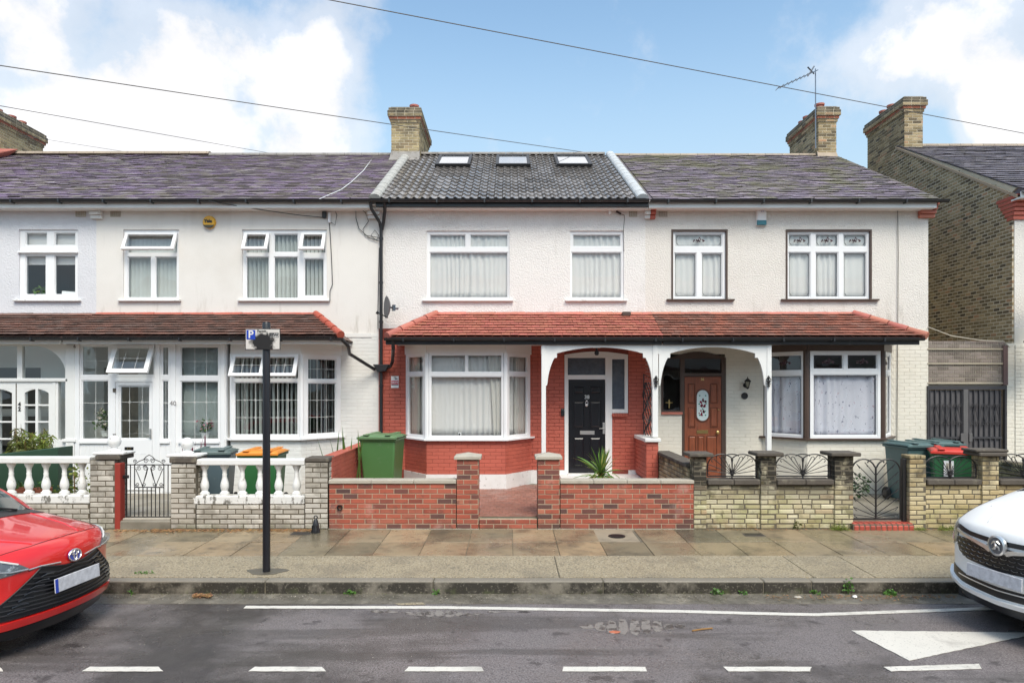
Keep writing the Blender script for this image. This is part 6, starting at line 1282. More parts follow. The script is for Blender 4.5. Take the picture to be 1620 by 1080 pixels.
t = thing('screen_wall', 'grey mesh-covered brick screen above the black alley gate', 'wall', (FX(1527), YF + .1, FZ(610)))
MB().box(FX(1466) + .01, FX(1590), YF + .03, YF + .2, FZ(609.5), FZ(540)).build('mortar_core', 'mortar_dirty', t)
place(t, courses(frame((FX(1466) + .01, YF + .02, 0), (1, 0, 0)), FX(1590) - FX(1466), FZ(539), z0=FZ(609), H=.075, seed=95, dp=.03), 'mesh_brick')
for z in (FZ(606), FZ(575), FZ(552)): MB().box(FX(1466) + .01, FX(1587), YF - .015, YF + .015, z - .014, z + .014).build('batten', 'batten_wood', t)
MB().box(FX(1586), FX(1593), YF - .03, YF + .06, FZ(609), FZ(546)).build('end_post', 'brown_wood2', t)
q = MB()
for i in range(42): x = FX(1467) + .02 + i * .037; q.box(x - .0015, x + .0015, YF - .003, YF + .001, FZ(608), FZ(541))
for k in range(22): z = FZ(608) + k * .041; q.box(FX(1467), FX(1586), YF - .005, YF - .003, z - .0015, z + .0015)
q.build('wire_mesh', 'coping', t, fix=False)
MB().box(FX(1592), FX(1606), YF + .0, YF + .12, .1, FZ(543)).build('pier', 'cream_brick', h34)
it = courses(frame((FX(1592), YF - .0, 0), (1, 0, 0)), .19, FZ(543), z0=.1, seed=96, **PB_) + courses(frame((XF_ + .0, YF - .02, 0), (1, 0, 0)), 3.5, FZ(545), z0=.1, seed=97, **PB_); pieces(h34, 'painted_brick', 'painted_brickwork', 'cream_brick', it, 200)
# ------------------------------------------------------------ bins
def wheelie(label, x, y, z, rz, w, d, h, body, lid, liddz=.0, wheelside=True):
    t = thing('wheelie_bin', label, 'bin', (x, y, z), R(rz)); wb, db = w * .80, d * .78
    q = MB(); hb = h - .10
    q.hexa([(-wb / 2, -db / 2, .03), (wb / 2, -db / 2, .03), (wb / 2, db / 2, .03), (-wb / 2, db / 2, .03)], [(-w / 2, -d / 2, hb), (w / 2, -d / 2, hb), (w / 2, d / 2 - .05, hb), (-w / 2, d / 2 - .05, hb)])
    q.build('body', body, t, local=True, bevel=.03, seg=3, smooth=True)
    MB().slab(-w / 2 - .015, w / 2 + .015, -d / 2 - .02, d / 2 - .02, -hb - .0, -hb + .045, [(-w / 2 + .02, w / 2 - .02, -d / 2 + .02, d / 2 - .06)])
    q = MB(Matrix.Rotation(R(90), 4, 'X')); q.slab(-w / 2 - .02, w / 2 + .02, -d / 2 - .02, d / 2 - .03, -hb - .0 - .001, -hb + .045, [(-w / 2 + .03, w / 2 - .03, -d / 2 + .03, d / 2 - .08)])
    q = MB(); q.box(-w / 2 - .022, w / 2 + .022, -d / 2 - .022, d / 2 - .02, hb - .045, hb - .004); q.build('rim', body, t, local=True, bevel=.008)
    def ld(u, v):
        xx = (u - .5) * (w + .07); yy = -d / 2 - .045 + v * (d + .04); e = min(1, 6 * min(u, 1 - u)) * min(1, 6 * min(v + .02, 1 - v + .02)); return (xx, yy, hb + .012 + .055 * e ** .6 * (1 - .25 * v) + liddz * (1 - v))
    q = MB().grid(10, 10, ld); q.build('lid', lid, t, local=True, smooth=True, solid=.012, fix=False)
    MB().box(-w / 2 - .035, w / 2 + .035, -d / 2 - .047, -d / 2 - .03, hb - .012 + liddz, hb + .03 + liddz).build('lid_lip', lid, t, local=True, bevel=.006)
    for s in (-1, 1):
        MB().box(s * w * .30 - .05, s * w * .30 + .05, -d / 2 - .055, d / 2 + .0, hb + .055, hb + .078).build('lid_rib', lid, t, local=True, bevel=.01)
        MB().lathe([(.03, -.028), (.10, -.028), (.115, -.015), (.115, .015), (.10, .028), (.03, .028)], (s * (w * .5 - .01), d / 2 - .10, .115), 18, 'x').build('wheel', 'tyre', t, local=True); MB().lathe([(.001, -.031), (.06, -.031), (.06, .031), (.001, .031)], (s * (w * .5 - .01), d / 2 - .10, .115), 12, 'x').build('hub', 'black_plastic', t, local=True)
    MB().tube([(-w / 2 + .04, d / 2 + .03, hb - .01), (w / 2 - .04, d / 2 + .03, hb - .01)], .016, 8).build('handle', body, t, local=True)
    return t
wheelie('large mid-green wheelie bin left of the red-walled bay window', -2.34, 12.70, .20, -5, .66, .80, 1.17, 'bin_green', 'bin_green_lid')
wheelie('grey-blue wheelie bin behind the left half of the white balusters', X(337, 11.7), 11.75, .12, 12, .62, .74, 1.06, 'bin_blue', 'bin_greylid')
wheelie('dark green wheelie bin with an orange lid behind the white balusters', X(416, 11.7), 11.75, .12, 4, .62, .74, 1.05, 'bin_dkgreen', 'bin_orange')
wheelie('teal-grey wheelie bin seen through the heart-topped gate', 7.33, 12.45, .12, 4, .60, .74, 1.12, 'bin_teal', 'bin_teal')
wheelie('second teal-grey wheelie bin, mostly hidden between the first and the red-lidded bin', 7.98, 12.80, .12, -3, .60, .74, 1.12, 'bin_teal', 'bin_teal')
rb = wheelie('green wheelie bin with a red lid and a white sticker at the right', 7.55, 11.62, .12, -27, .64, .76, 1.08, 'bin_dkgreen2', 'bin_red')
MB().box(-.16, -.02, -.378, -.362, .60, .86).build('sticker', 'upvc', rb, local=True); MB().box(-.13, -.05, -.380, -.377, .72, .82).build('sticker_print', 'coping', rb, local=True)
# ------------------------------------------------------------ parking sign
sy = 8.32; px_ = X(421.5, sy); zb = pz(sy)
t = thing('parking_sign', 'black pole on the pavement with a defaced parking sign at its top', 'sign', (px_, sy, zb))
MB().lathe([(.045, 0), (.045, 2.98), (.040, 3.0), (.001, 3.01)], (0, 0, 0), 20).build('pole', 'pole_black', t, local=True, smooth=True)
MB().lathe([(.048, 2.85), (.048, 3.02), (.040, 3.035), (.001, 3.035)], (0, 0, 0), 20).build('pole_cap', 'black_plastic', t, local=True, smooth=True)
MB().box(-.20, .20, -.02, .02, -.05, .003).build('repair_patch', 'gutter_strip', t, local=True) if False else None
zs0, zs1 = Z(553.5, sy), Z(520.5, sy); xs0, xs1 = X(391, sy), X(446, sy); ys = sy - .06
pl_ = MB().box(xs0, xs1, ys, ys + .006, zs0, zs1).build('sign_plate', 'black_trim', t, bevel=.002); MB().box(xs0 + .008, xs1 - .008, ys - .002, ys, zs0 + .008, zs1 - .008).build('sign_face', smear_mat((xs0 + xs1) / 2 + .0, zs0 + .085, .155, .135), pl_)
MB().box(xs0 + .016, xs0 + .122, ys - .0035, ys - .002, zs1 - .130, zs1 - .016).build('blue_panel', 'sign_blue', pl_); text('parking_letter', 'P', 'sign_white', .125, pl_, (xs0 + .069, ys - .0045, zs1 - .072), bold=.003, depth=.001)
MB().box(xs1 - .132, xs1 - .020, ys - .0035, ys - .002, zs1 - .108, zs1 - .05).build('zone_panel', 'black_trim', pl_); MB().box(xs1 - .126, xs1 - .026, ys - .0042, ys - .0035, zs1 - .102, zs1 - .056).build('zone_face', 'sign_white', pl_); text('zone_code', 'ESW', 'black_trim', .052, pl_, (xs1 - .076, ys - .005, zs1 - .079), bold=.003, depth=.001)
text('sign_text', 'Permit', 'black_trim', .040, pl_, ((xs0 + xs1) / 2 - .012, ys - .0045, zs1 - .030), bold=.001, depth=.001)
r = random.Random(7)
for s in (zs0 + .06, zs1 - .06): MB().lathe([(.05, -.012), (.052, .012)], (px_, sy, s), 16).build('clip', 'chrome_dark', t)
struct(MB().prism([(px_ + .24 * math.cos(a) * (1 + .2 * math.sin(3 * a)), sy + .01 + .15 * math.sin(a)) for a in [2 * math.pi * k / 20 for k in range(20)]], pz(sy) - .02, pz(sy) + .003, 'z').build('pavement_patch', 'patch_dark'))
# black cone thing
cy = 10.35; cx = X(499.5, cy)
t = thing('bollard_cone', 'small black cone with a ring handle standing by the pale brick pier', 'cone', (cx, cy, pz(cy)))
MB().lathe([(.068, 0), (.070, .03), (.058, .06), (.050, .12), (.030, .19), (.022, .205)], n=12).build('body', 'black_plastic', t, local=True, smooth=True)
MB().tube([(.024 * math.cos(a), 0, .232 + .026 * math.sin(a)) for a in [2 * math.pi * k / 12 for k in range(12)]], .009, 6, True).build('ring_handle', 'black_plastic', t, local=True)
for s in (-.04, 0, .04): MB().box(s - .004, s + .004, -.066, -.03, .01, .12).build('rib', 'black_plastic', t, local=True)
# ------------------------------------------------------------ alarm boxes, dishes, lights, aerial
t = thing('alarm_box', 'round yellow alarm box on the off-white wall between two upstairs windows', 'alarm', (FX(332), YF, FZ(352)))
def disc(rad, z0, z1, y0, y1, n=28):
    P = []
    for k in range(n + 1):
        a = 2 * math.pi * k / n; x, z = rad * math.cos(a), rad * math.sin(a)
        if z0 <= z <= z1: P.append((x, z))
    return P
MB().lathe([(.13, 0), (.13, -.04), (.115, -.058), (.001, -.062)], n=28, ax='y').build('casing', 'alarm_yellow', t, local=True, smooth=True)
P = [(.128 * math.cos(a), .128 * math.sin(a)) for a in [math.pi + .5 + (math.pi - 1.0) * k / 14 for k in range(15)]]; MB().prism(P, -.064, -.03, 'y').build('lens', 'bin_dk', t, local=True); text('brand_lettering', 'Yale', 'black_trim', .092, t, (FX(332) - .01, YF - .066, FZ(351)), bold=.004)
t = thing('alarm_box', 'white and teal alarm box under the eaves of the cream house', 'alarm', (FX(1203.5), YF, FZ(344)))
MB().hexa([(-.095, -.05, -.17), (.095, -.05, -.17), (.11, 0, -.18), (-.11, 0, -.18)], [(-.085, -.09, .17), (.085, -.09, .17), (.11, 0, .18), (-.11, 0, .18)]).build('casing', 'upvc', t, local=True, bevel=.012, seg=2)
MB().box(-.097, .097, -.068, -.02, -.172, -.07).build('lens', 'teal_lens', t, local=True, bevel=.008); text('bird_mark', 'v v', 'sign_blue', .05, t, (FX(1203.5), YF - .093, FZ(336)))
t = thing('alarm_sensor', 'tiny white sensor with a black bracket under the eaves above the narrow upstairs window', 'sensor', (FX(964), YF, FZ(336)))
MB().box(-.025, .025, -.09, 0, -.05, .06).build('sensor', 'upvc', t, local=True, bevel=.01); MB().tube([(.13, -.05, .01), (.23, -.04, -.04)], .02, 8).build('bracket', 'black_trim', t, local=True); MB().tube([(.22, -.04, -.04), (.30, -.02, -.06), (.31, 0, -.12), (.29, 0, -.35), (.30, 0, -.8)], .006, 5).build('cable', 'coping_dark', t, local=True)
t = thing('floodlight', 'small dark floodlight on the top edge of the red porch roof', 'light', (X(991, 13.8), 13.82, Z(497, 13.8)))
MB().box(-.085, .085, -.06, .06, -.03, .05).build('lamp_body', 'brown_wood', t, local=True, bevel=.008); MB().box(-.02, .02, .04, .18, -.02, .02).build('bracket', 'black_trim', t, local=True)
def dish(label, loc, rad, rz, m, arm=True, tilt=0):
    t = thing('satellite_dish', label, 'satellite dish', loc, R(rz))
    n = 22; q = MB(Matrix.Rotation(R(tilt), 4, 'X'))
    q.lathe([(rad * f, -.0 - .10 * rad / .3 * f * f) for f in (.02, .25, .5, .75, .92, 1.0)], (0, 0, 0), n, 'y'); o = q.build('reflector', m, t, local=True, smooth=True, solid=.008)
    MB().tube([(0, -.04, -rad * .95), (0, -rad * 1.1, -rad * .55)], .012, 6).tube([(0, -rad * 1.05, -rad * .6), (0, -rad * 1.25, -rad * .5)], .03, 8).build('feed_arm', 'black_trim', t, local=True)
    MB().tube([(0, .0, 0), (0, .10, -.02), (0, .17, -.02)], .02, 8).box(-.05, .05, .05, .10, -.07, .05).build('mount', 'chrome_dark', t, local=True); return t
dish('grey satellite dish seen edge on beside the black downpipe', (X(617, 13.62), 13.62, Z(486, 13.62)), .22, -66, 'dish_grey')
dish('large white satellite dish on the house wall at the right edge', (X(1634, 13.5), 13.5, Z(538, 13.5)), .40, 20, 'dish_white'); dish('upper white satellite dish at the right edge beside the sooty brick flank', (X(1638, 13.5), 13.5, Z(464, 13.5)), .36, 20, 'dish_white')
t = thing('tv_aerial', 'tall thin aerial on the chimney of the cream house, pointing left', 'aerial', (8.30, 17.93, 8.7)); ya = 17.93
MB().tube([(X(1290.5, ya), ya, Z(235, ya)), (X(1290, ya), ya, Z(109, ya))], .014, 6).build('mast', 'chrome_dark', t); P0, P1 = Vector((X(1294, ya), ya, Z(111, ya))), Vector((X(1230, ya - 1), ya - 1.0, Z(140, ya - 1)))
MB().tube([P0, P1], .012, 6).build('boom', 'chrome_dark', t)
for i in range(9): p = P0.lerp(P1, .2 + i * .1); MB().tube([p + Vector((0, -.12, 0)), p + Vector((0, .12, 0))], .008, 4).build('element', 'chrome_dark', t)
for s in (-1, 1): MB().tube([P0 + Vector((-.10, 0, s * .10)), P0 + Vector((-.28, -.02, -s * .12 - .05))], .02, 5).build('reflector_bar', 'chrome_dark', t)
# ------------------------------------------------------------ overhead and facade cables
def cable(label, pts, r=.009, m='cable_grey', sag=0., name='cable', n=24):
    P = [Vector(p) for p in pts]
    if len(P) == 2: P = [P[0].lerp(P[1], i / n) - Vector((0, 0, sag * 4 * (i / n) * (1 - i / n))) for i in range(n + 1)]
    o = MB().tube(P, r, 5).build(name, m, None, fix=False); return tag(o, label, 'cable')
def P3(px, py, y): return (X(px, y), y, Z(py, y))
cable('overhead wire crossing the top of the sky from centre left down to the right edge', [P3(380, -27, 9), P3(1760, 238, 15)], .007, sag=.0, name='overhead_wire')
cable('overhead wire from the left edge down past the middle chimney to the ridge', [P3(-90, 90, 9.5), P3(960, 246, 18.9)], .008, sag=.02, name='overhead_wire')
cable('thin overhead wire at left fading against the white cloud', [P3(-60, 157, 10), P3(430, 243, 20)], .006, name='overhead_wire'); cable('faintest overhead wire low on the left, just above the roof ridge', [P3(30, 214, 16), P3(260, 250, 26)], .005, name='overhead_wire')
yf = YF - .03
cable('black cable running along under the eaves gutter of the off-white house to its junction box', [P3(330, 318, 13.6), P3(400, 330, 13.8), P3(470, 340, 13.9), P3(511, 344, 13.97)], .009, 'black_trim')
cable('black cable dropping down the off-white wall right of the wider upstairs window', [P3(521, 352, yf), P3(523, 380, yf), P3(525, 420, yf), P3(526, 450, yf), P3(522, 460, yf), P3(522, 476, yf)], .008, 'black_trim')
cable('loose looped black cables beside the black downpipe under the eaves', [P3(521, 350, yf), P3(530, 356, yf), P3(533, 340, yf), P3(529, 332, yf), P3(545, 331, yf), P3(563, 331, yf), P3(563, 345, yf), P3(568, 362, yf), P3(585, 377, yf), P3(596, 380, yf), P3(599, 372, yf), P3(593, 364, yf), P3(587, 372, yf), P3(594, 380, yf), P3(602, 382, yf)], .007, 'black_trim')
cable('second loose black cable hanging from the gutter near the black downpipe', [P3(553, 312, 13.65), P3(563, 325, 13.9), P3(578, 336, yf), P3(583, 350, yf), P3(574, 363, yf), P3(577, 372, yf), P3(600, 376, yf)], .007, 'black_trim')
cable('black cable beside the downpipe running down to the satellite dish', [P3(600, 392, yf), P3(599, 430, yf), P3(598, 492, yf), P3(598, 520, yf)], .008, 'black_trim')
t = thing('junction_box', 'black junction box with a white insulator on the off-white wall', 'box', (FX(514), YF, FZ(341))); MB().box(-.045, .035, -.06, 0, -.06, .07).build('box', 'black_trim', t, local=True, bevel=.006); MB().box(.07, .13, -.05, 0, -.16, .06).build('insulator', 'upvc', t, local=True, bevel=.015)
cable('pale broken wire lying up the dark roof left of the middle chimney', [P3(503, 316, 13.62), P3(540, 300, 14.4), P3(556, 288, 15), P3(575, 270, 16.2), P3(592, 247, 18.1)], .010, 'dish_white')
cable('grey cable sagging across the flank wall above the mesh screen', [P3(1468, 517, yf), P3(1505, 531, yf), P3(1550, 538, yf), P3(1588, 540, yf), P3(1597, 549, yf)], .012, 'coping')
cable('dark pipe-like cable on the cream wall right of the brown-framed bay', [P3(1420, 322, yf), P3(1421, 400, yf), P3(1420, 560, yf), P3(1419, 697, yf)], .007, 'coping_dark'); cable('thin dark cable on the flank wall at the right edge', [P3(1582, 484, 14.6), P3(1583, 520, 14.6), P3(1582, 538, 14.6)], .012, 'black_trim')
# ------------------------------------------------------------ plants and litter
r = random.Random(21)
t = thing('spiky_plant', 'spiky green and yellow cordyline behind the brick wall before the black door', 'plant', (X(951, 11.35), 11.35, .16))
MB().lathe([(.13, 0), (.16, .40), (.18, .41), (.18, .44), (.001, .42)], n=18).build('pot', 'pot_terracotta', t, local=True); MB().lathe([(.04, .42), (.032, .60)], n=8).build('stem', 'stem_orange', t, local=True)
q, q2 = MB(), MB()
for k in range(95):
    a = r.uniform(0, 6.283); el = r.uniform(.25, 1.5) if k < 70 else r.uniform(-.2, .4)
    leafblade(q if k % 3 else q2, (0, 0, .56 + r.uniform(-.04, .05)), (math.cos(a) * math.cos(el), math.sin(a) * math.cos(el), math.sin(el)), r.uniform(.34, .60), .030, .5 + 1.3 * (1.2 - el) * .5, roll=r.uniform(-.6, .6))
q.build('leaf', 'leaf_cordy', t, local=True, fix=False); q2.build('leaf', 'leaf_cordy2', t, local=True, fix=False); q = MB()
for k in range(16): a = r.uniform(0, 6.283); leafblade(q, (0, 0, .48), (math.cos(a), math.sin(a), .5), .30, .025, 3.2)
q.build('leaf', 'leaf_dead', t, local=True, fix=False)
t = thing('conifer_shrub', 'yellow-green feathery shrub behind the balustrade at the far left', 'plant', (X(52, 12.3), 12.3, .15))
for k in range(30):
    a = r.uniform(0, 6.28); q = MB(); rr_ = r.uniform(.08, .42); top = (rr_ * math.cos(a), rr_ * math.sin(a) * .6, r.uniform(1.05, 1.45) - rr_ * .35)
    q.tube([(0, 0, 0), (top[0] * .6, top[1] * .6, top[2] * .6), top], [.012, .008, .003], 4); q.build('twig', 'stem_orange', t, local=True, fix=False)
    q = MB()
    for j in range(80):
        f = r.uniform(.6, 1); p = Vector(top) * f + Vector((0, 0, 0)); v = Vector((r.gauss(0, 1), r.gauss(0, .7), r.gauss(-.1, .35))).normalized(); leafblade(q, p, v, r.uniform(.06, .18), .020, .8, n=3, roll=r.uniform(0, 3))
    q.build('needle_spray', 'leaf_lime' if k % 2 else 'leaf_olive', t, local=True, fix=False)
t = thing('garden_trough', 'dark green sloping trough behind the white balusters at the far left', 'planter', (X(40, 11.6), 11.6, .12)); xa, xb = X(-120, 11.6) - t.location.x, X(104, 11.6) - t.location.x
MB().hexa([(xa, -.2, 0), (xb, -.2, 0), (xb, .2, 0), (xa, .2, 0)], [(xa, -.2, .80), (xb, -.2, 1.07), (xb, .2, 1.07), (xa, .2, .80)]).build('side_panel', 'bin_dkg', t, local=True, bevel=.01)
for (px, lab) in ((32, 'terracotta pot behind the balusters at far left'), (66, 'terracotta pot behind the balusters left of the small lime shrub')):
    t = thing('flower_pot', lab, 'pot', (X(px, 11.1), 11.1, .12)); MB().lathe([(.09, 0), (.13, .36), (.15, .37), (.15, .44), (.12, .44), (.001, .40)], n=16).build('pot', 'pot_terracotta', t, local=True); q = MB(); leaves(q, (0, 0, .48), (.14, .14, .08), 50, .06, r); q.build('foliage', 'leaf_mid', t, local=True, fix=False)
for (px, lab, hgt, rad) in ((121, 'lime green leafy shrub behind the balusters left of the ball-topped pier', .85, .22), (90, 'low lime green shrub behind the white balusters', .45, .16)):
    t = thing('leafy_shrub', lab, 'plant', (X(px, 11.15), 11.15, .12)); q = MB(); leaves(q, (0, 0, hgt * .55), (rad, rad, hgt * .48), 240, .07, r); q.build('foliage', 'leaf_lime', t, local=True, fix=False); q = MB()
    for k in range(6): q.tube([(0, 0, 0), (r.uniform(-.6, .6) * rad, r.uniform(-.6, .6) * rad, hgt * .8)], .006, 4)
    q.build('stem', 'stem_orange', t, local=True)
t = thing('leafy_shrub', 'small dark shrub against the cream wall behind the heart-topped gate', 'plant', (X(1357, 12.6), 12.6, .12)); q = MB(); leaves(q, (0, 0, .25), (.2, .16, .26), 160, .07, r); q.build('foliage', 'leaf_dark', t, local=True, fix=False)
t = thing('spiky_plant', 'thin dark spikes poking up above the red side wall', 'plant', (X(546, 12.2), 12.2, .12)); q = MB()
for k in range(10): leafblade(q, (r.uniform(-.3, .3), 0, .3), (r.uniform(-.3, .3), r.uniform(-.2, .2), 1), r.uniform(.7, 1.1), .035, .2)
q.build('leaf', 'leaf_mid', t, local=True, fix=False)
t = thing('spiky_plant', 'dark red spiky tips showing above the grey-blue bin', 'plant', (X(312, 12.8), 12.8, .12)); q = MB()
for k in range(12): leafblade(q, (r.uniform(-.25, .25), 0, .6), (r.uniform(-.3, .3), r.uniform(-.2, .2), 1), r.uniform(.45, .66), .035, .2)
q.build('leaf', 'leaf_purple', t, local=True, fix=False)
def weed(label, px, y, z, w_, h_, n, m='leaf_weed', size=.035, grass=False, kind=None):
    t = thing('weed', label, 'weed', (X(px, y), y, z)); q = MB()
    if grass:
        for k in range(n): leafblade(q, (r.uniform(-w_, w_), r.uniform(-.05, .05), 0), (r.gauss(0, .45), r.gauss(0, .4), 1), h_ * r.uniform(.5, 1.2), .007, 1.2, n=3, roll=r.uniform(0, 3))
    else: leaves(q, (0, 0, h_ * .5), (w_, .05, h_ * .55), n, size, r, 1.3)
    q.build('leaf', m, t, local=True, fix=False); q = MB()
    for k in range(3): q.tube([(0, 0, -.01), (r.uniform(-.5, .5) * w_, 0, h_ * .7)], .003, 3)
    q.build('stem', m, t, local=True, fix=False)
kz = ZR + .015; ky = 7.93
for a in ((
    'leafy weed standing against the kerb right of centre', 1342, ky, kz, .06, .20, 45), ('flat green weed at the kerb foot left of the white car', 1409, ky - .03, kz, .10, .05, 60), ('small green weed at the kerb foot near the middle of the kerb', 1135, ky, kz, .09, .06, 45), ('tiny weed at the kerb foot below the second black door gate pier', 1175, ky, kz, .05, .05, 22),
    ('small weed at the kerb foot left of centre', 556, ky, kz, .08, .05, 30), ('tiny weed in the kerb joint under the brick path', 690, ky, kz, .03, .06, 14), ('tiny weed at the kerb near the red car', 207, ky, kz, .04, .05, 14), ('small dry weed at the kerb foot under the mossy wall', 1290, ky, kz, .07, .06, 24)): weed(*a)
weed('low moss-green weeds on the concrete beside the red car', 228, 8.25, pz(8.25), .16, .02, 60, size=.02)
weed('grass tuft at the foot of the mossy wall left of the red bullnose step', 1329, 10.5, 0, .12, .13, 130, grass=True, m='leaf_lime'); weed('grass tuft at the wall foot above the white car bonnet', 1510, 10.5, 0, .24, .10, 160, grass=True, m='leaf_lime'); weed('small leafy weed at the foot of the mossy wall right of the square cover', 1262, 10.53, 0, .06, .12, 40, m='leaf_olive'); weed('grass tuft at the wall foot just right of the red bullnose step', 1455, 10.52, 0, .10, .06, 60, grass=True, m='leaf_lime')
def drift(name, label, n, xr, yr, zf, m, size, flat=.006):
    q = MB()
    for _ in range(n):
        px = r.uniform(*xr); y = r.uniform(*yr) if not callable(yr) else yr(); p = Vector((X(px, y), y, zf(y) + r.uniform(.002, .012))); a = r.uniform(0, 6.28); s = size * r.uniform(.5, 1.4)
        u = Vector((math.cos(a), math.sin(a), r.uniform(-.15, .15))); v = Vector((-math.sin(a), math.cos(a), r.uniform(-.3, .3))) * .35; q.add([p - u * s / 2, p + v * s / 2, p + u * s / 2 + Vector((0, 0, .004)), p - v * s / 2], [(0, 1, 2, 3)])
    o = q.build(name, m, None, fix=False); tag(o, label, 'litter', kind='stuff')
drift('dead_leaves', 'brown dead leaves and needles drifted along the foot of the pale brick wall', 900, (240, 495), lambda: 10.55 - abs(r.gauss(0, .09)), pz, 'leaf_dead', .05)
drift('dead_leaves', 'orange brown dead leaves below the scrolled gate', 220, (180, 290), lambda: 10.5 - abs(r.gauss(0, .07)), pz, 'leaf_dead', .05)
drift('dead_leaves', 'small heap of dead leaves in the gutter below the pale balustrade', 240, (305, 335), lambda: 7.84 + r.gauss(0, .025), lambda y: ZR + .012 + r.random() * .02, 'leaf_dead', .04)
drift('dead_leaves', 'scattered brown leaves and twigs in the gutter at the right', 260, (1210, 1530), lambda: 7.88 - abs(r.gauss(0, .07)), lambda y: ZR + .012, 'leaf_dead', .035)
drift('dead_leaves', 'a few fallen leaves and grit along the gutter on the left', 260, (180, 1200), lambda: 7.88 - abs(r.gauss(0, .10)), lambda y: ZR + .012, 'grit', .022)
drift('dead_leaves', 'dry leaves along the foot of the mossy and yellow brick walls', 360, (1110, 1620), lambda: 10.56 - abs(r.gauss(0, .04)), pz, 'leaf_dead', .035)
drift('kerb_moss', 'low green moss and grit along the foot of the kerb', 900, (100, 1560), lambda: 7.935 - abs(r.gauss(0, .02)), lambda y: ZR + .014, 'leaf_olive', .016)
drift('gutter_silt', 'fine brown silt and grit along the wet gutter', 1600, (0, 1620), lambda: 7.86 - abs(r.gauss(0, .09)), lambda y: ZR + .008, 'silt', .016)
drift('wall_moss', 'moss and dirt along the foot of the garden walls', 900, (150, 1620), lambda: 10.575 - abs(r.gauss(0, .02)), pz, 'leaf_olive', .018)
drift('road_grit', 'pale grit scattered over the road and pavement', 500, (0, 1620), (6.0, 9.6), lambda y: (pz(y) if y > 8.12 else -9) if y > 7.9 else ZR + .001, 'grit', .014)
for (px, y, z, lab, m, s) in ((1352, 7.80, ZR + .03, 'crumpled white litter in the gutter beside the leafy weed', 'sign_white', .035), (1262, 7.82, ZR + .02, 'crumpled grey wrapper in the gutter', 'coping', .05), (973, ry(1000), ZR + .008, 'reddish brown leaf on the worn asphalt patch', 'pot_terracotta', .05)):
    q = MB(); q.lathe([(.001, -s * .5), (s * .8, -s * .3), (s, 0), (s * .6, s * .35), (.001, s * .4)], (0, 0, 0), 9); q.v = [(a * (1 + r.uniform(-.3, .3)), b * (1 + r.uniform(-.3, .3)) * .7, c * (.35 if s > .04 else 1) + r.uniform(-.003, .003)) for a, b, c in q.v]
    q.T = None; o = q.build('litter', m, None, local=True); o.location = (X(px, y), y, z); tag(o, lab, 'litter')
o = MB().tube([(X(1095, ry(999)), ry(999), ZR + .012), (X(1110, ry(997)), ry(997), ZR + .015), (X(1127, ry(995)), ry(995), ZR + .012)], .008, 5).build('twig', 'stem_orange', None); tag(o, 'brown twig lying on the road right of the cracked asphalt patch', 'twig')
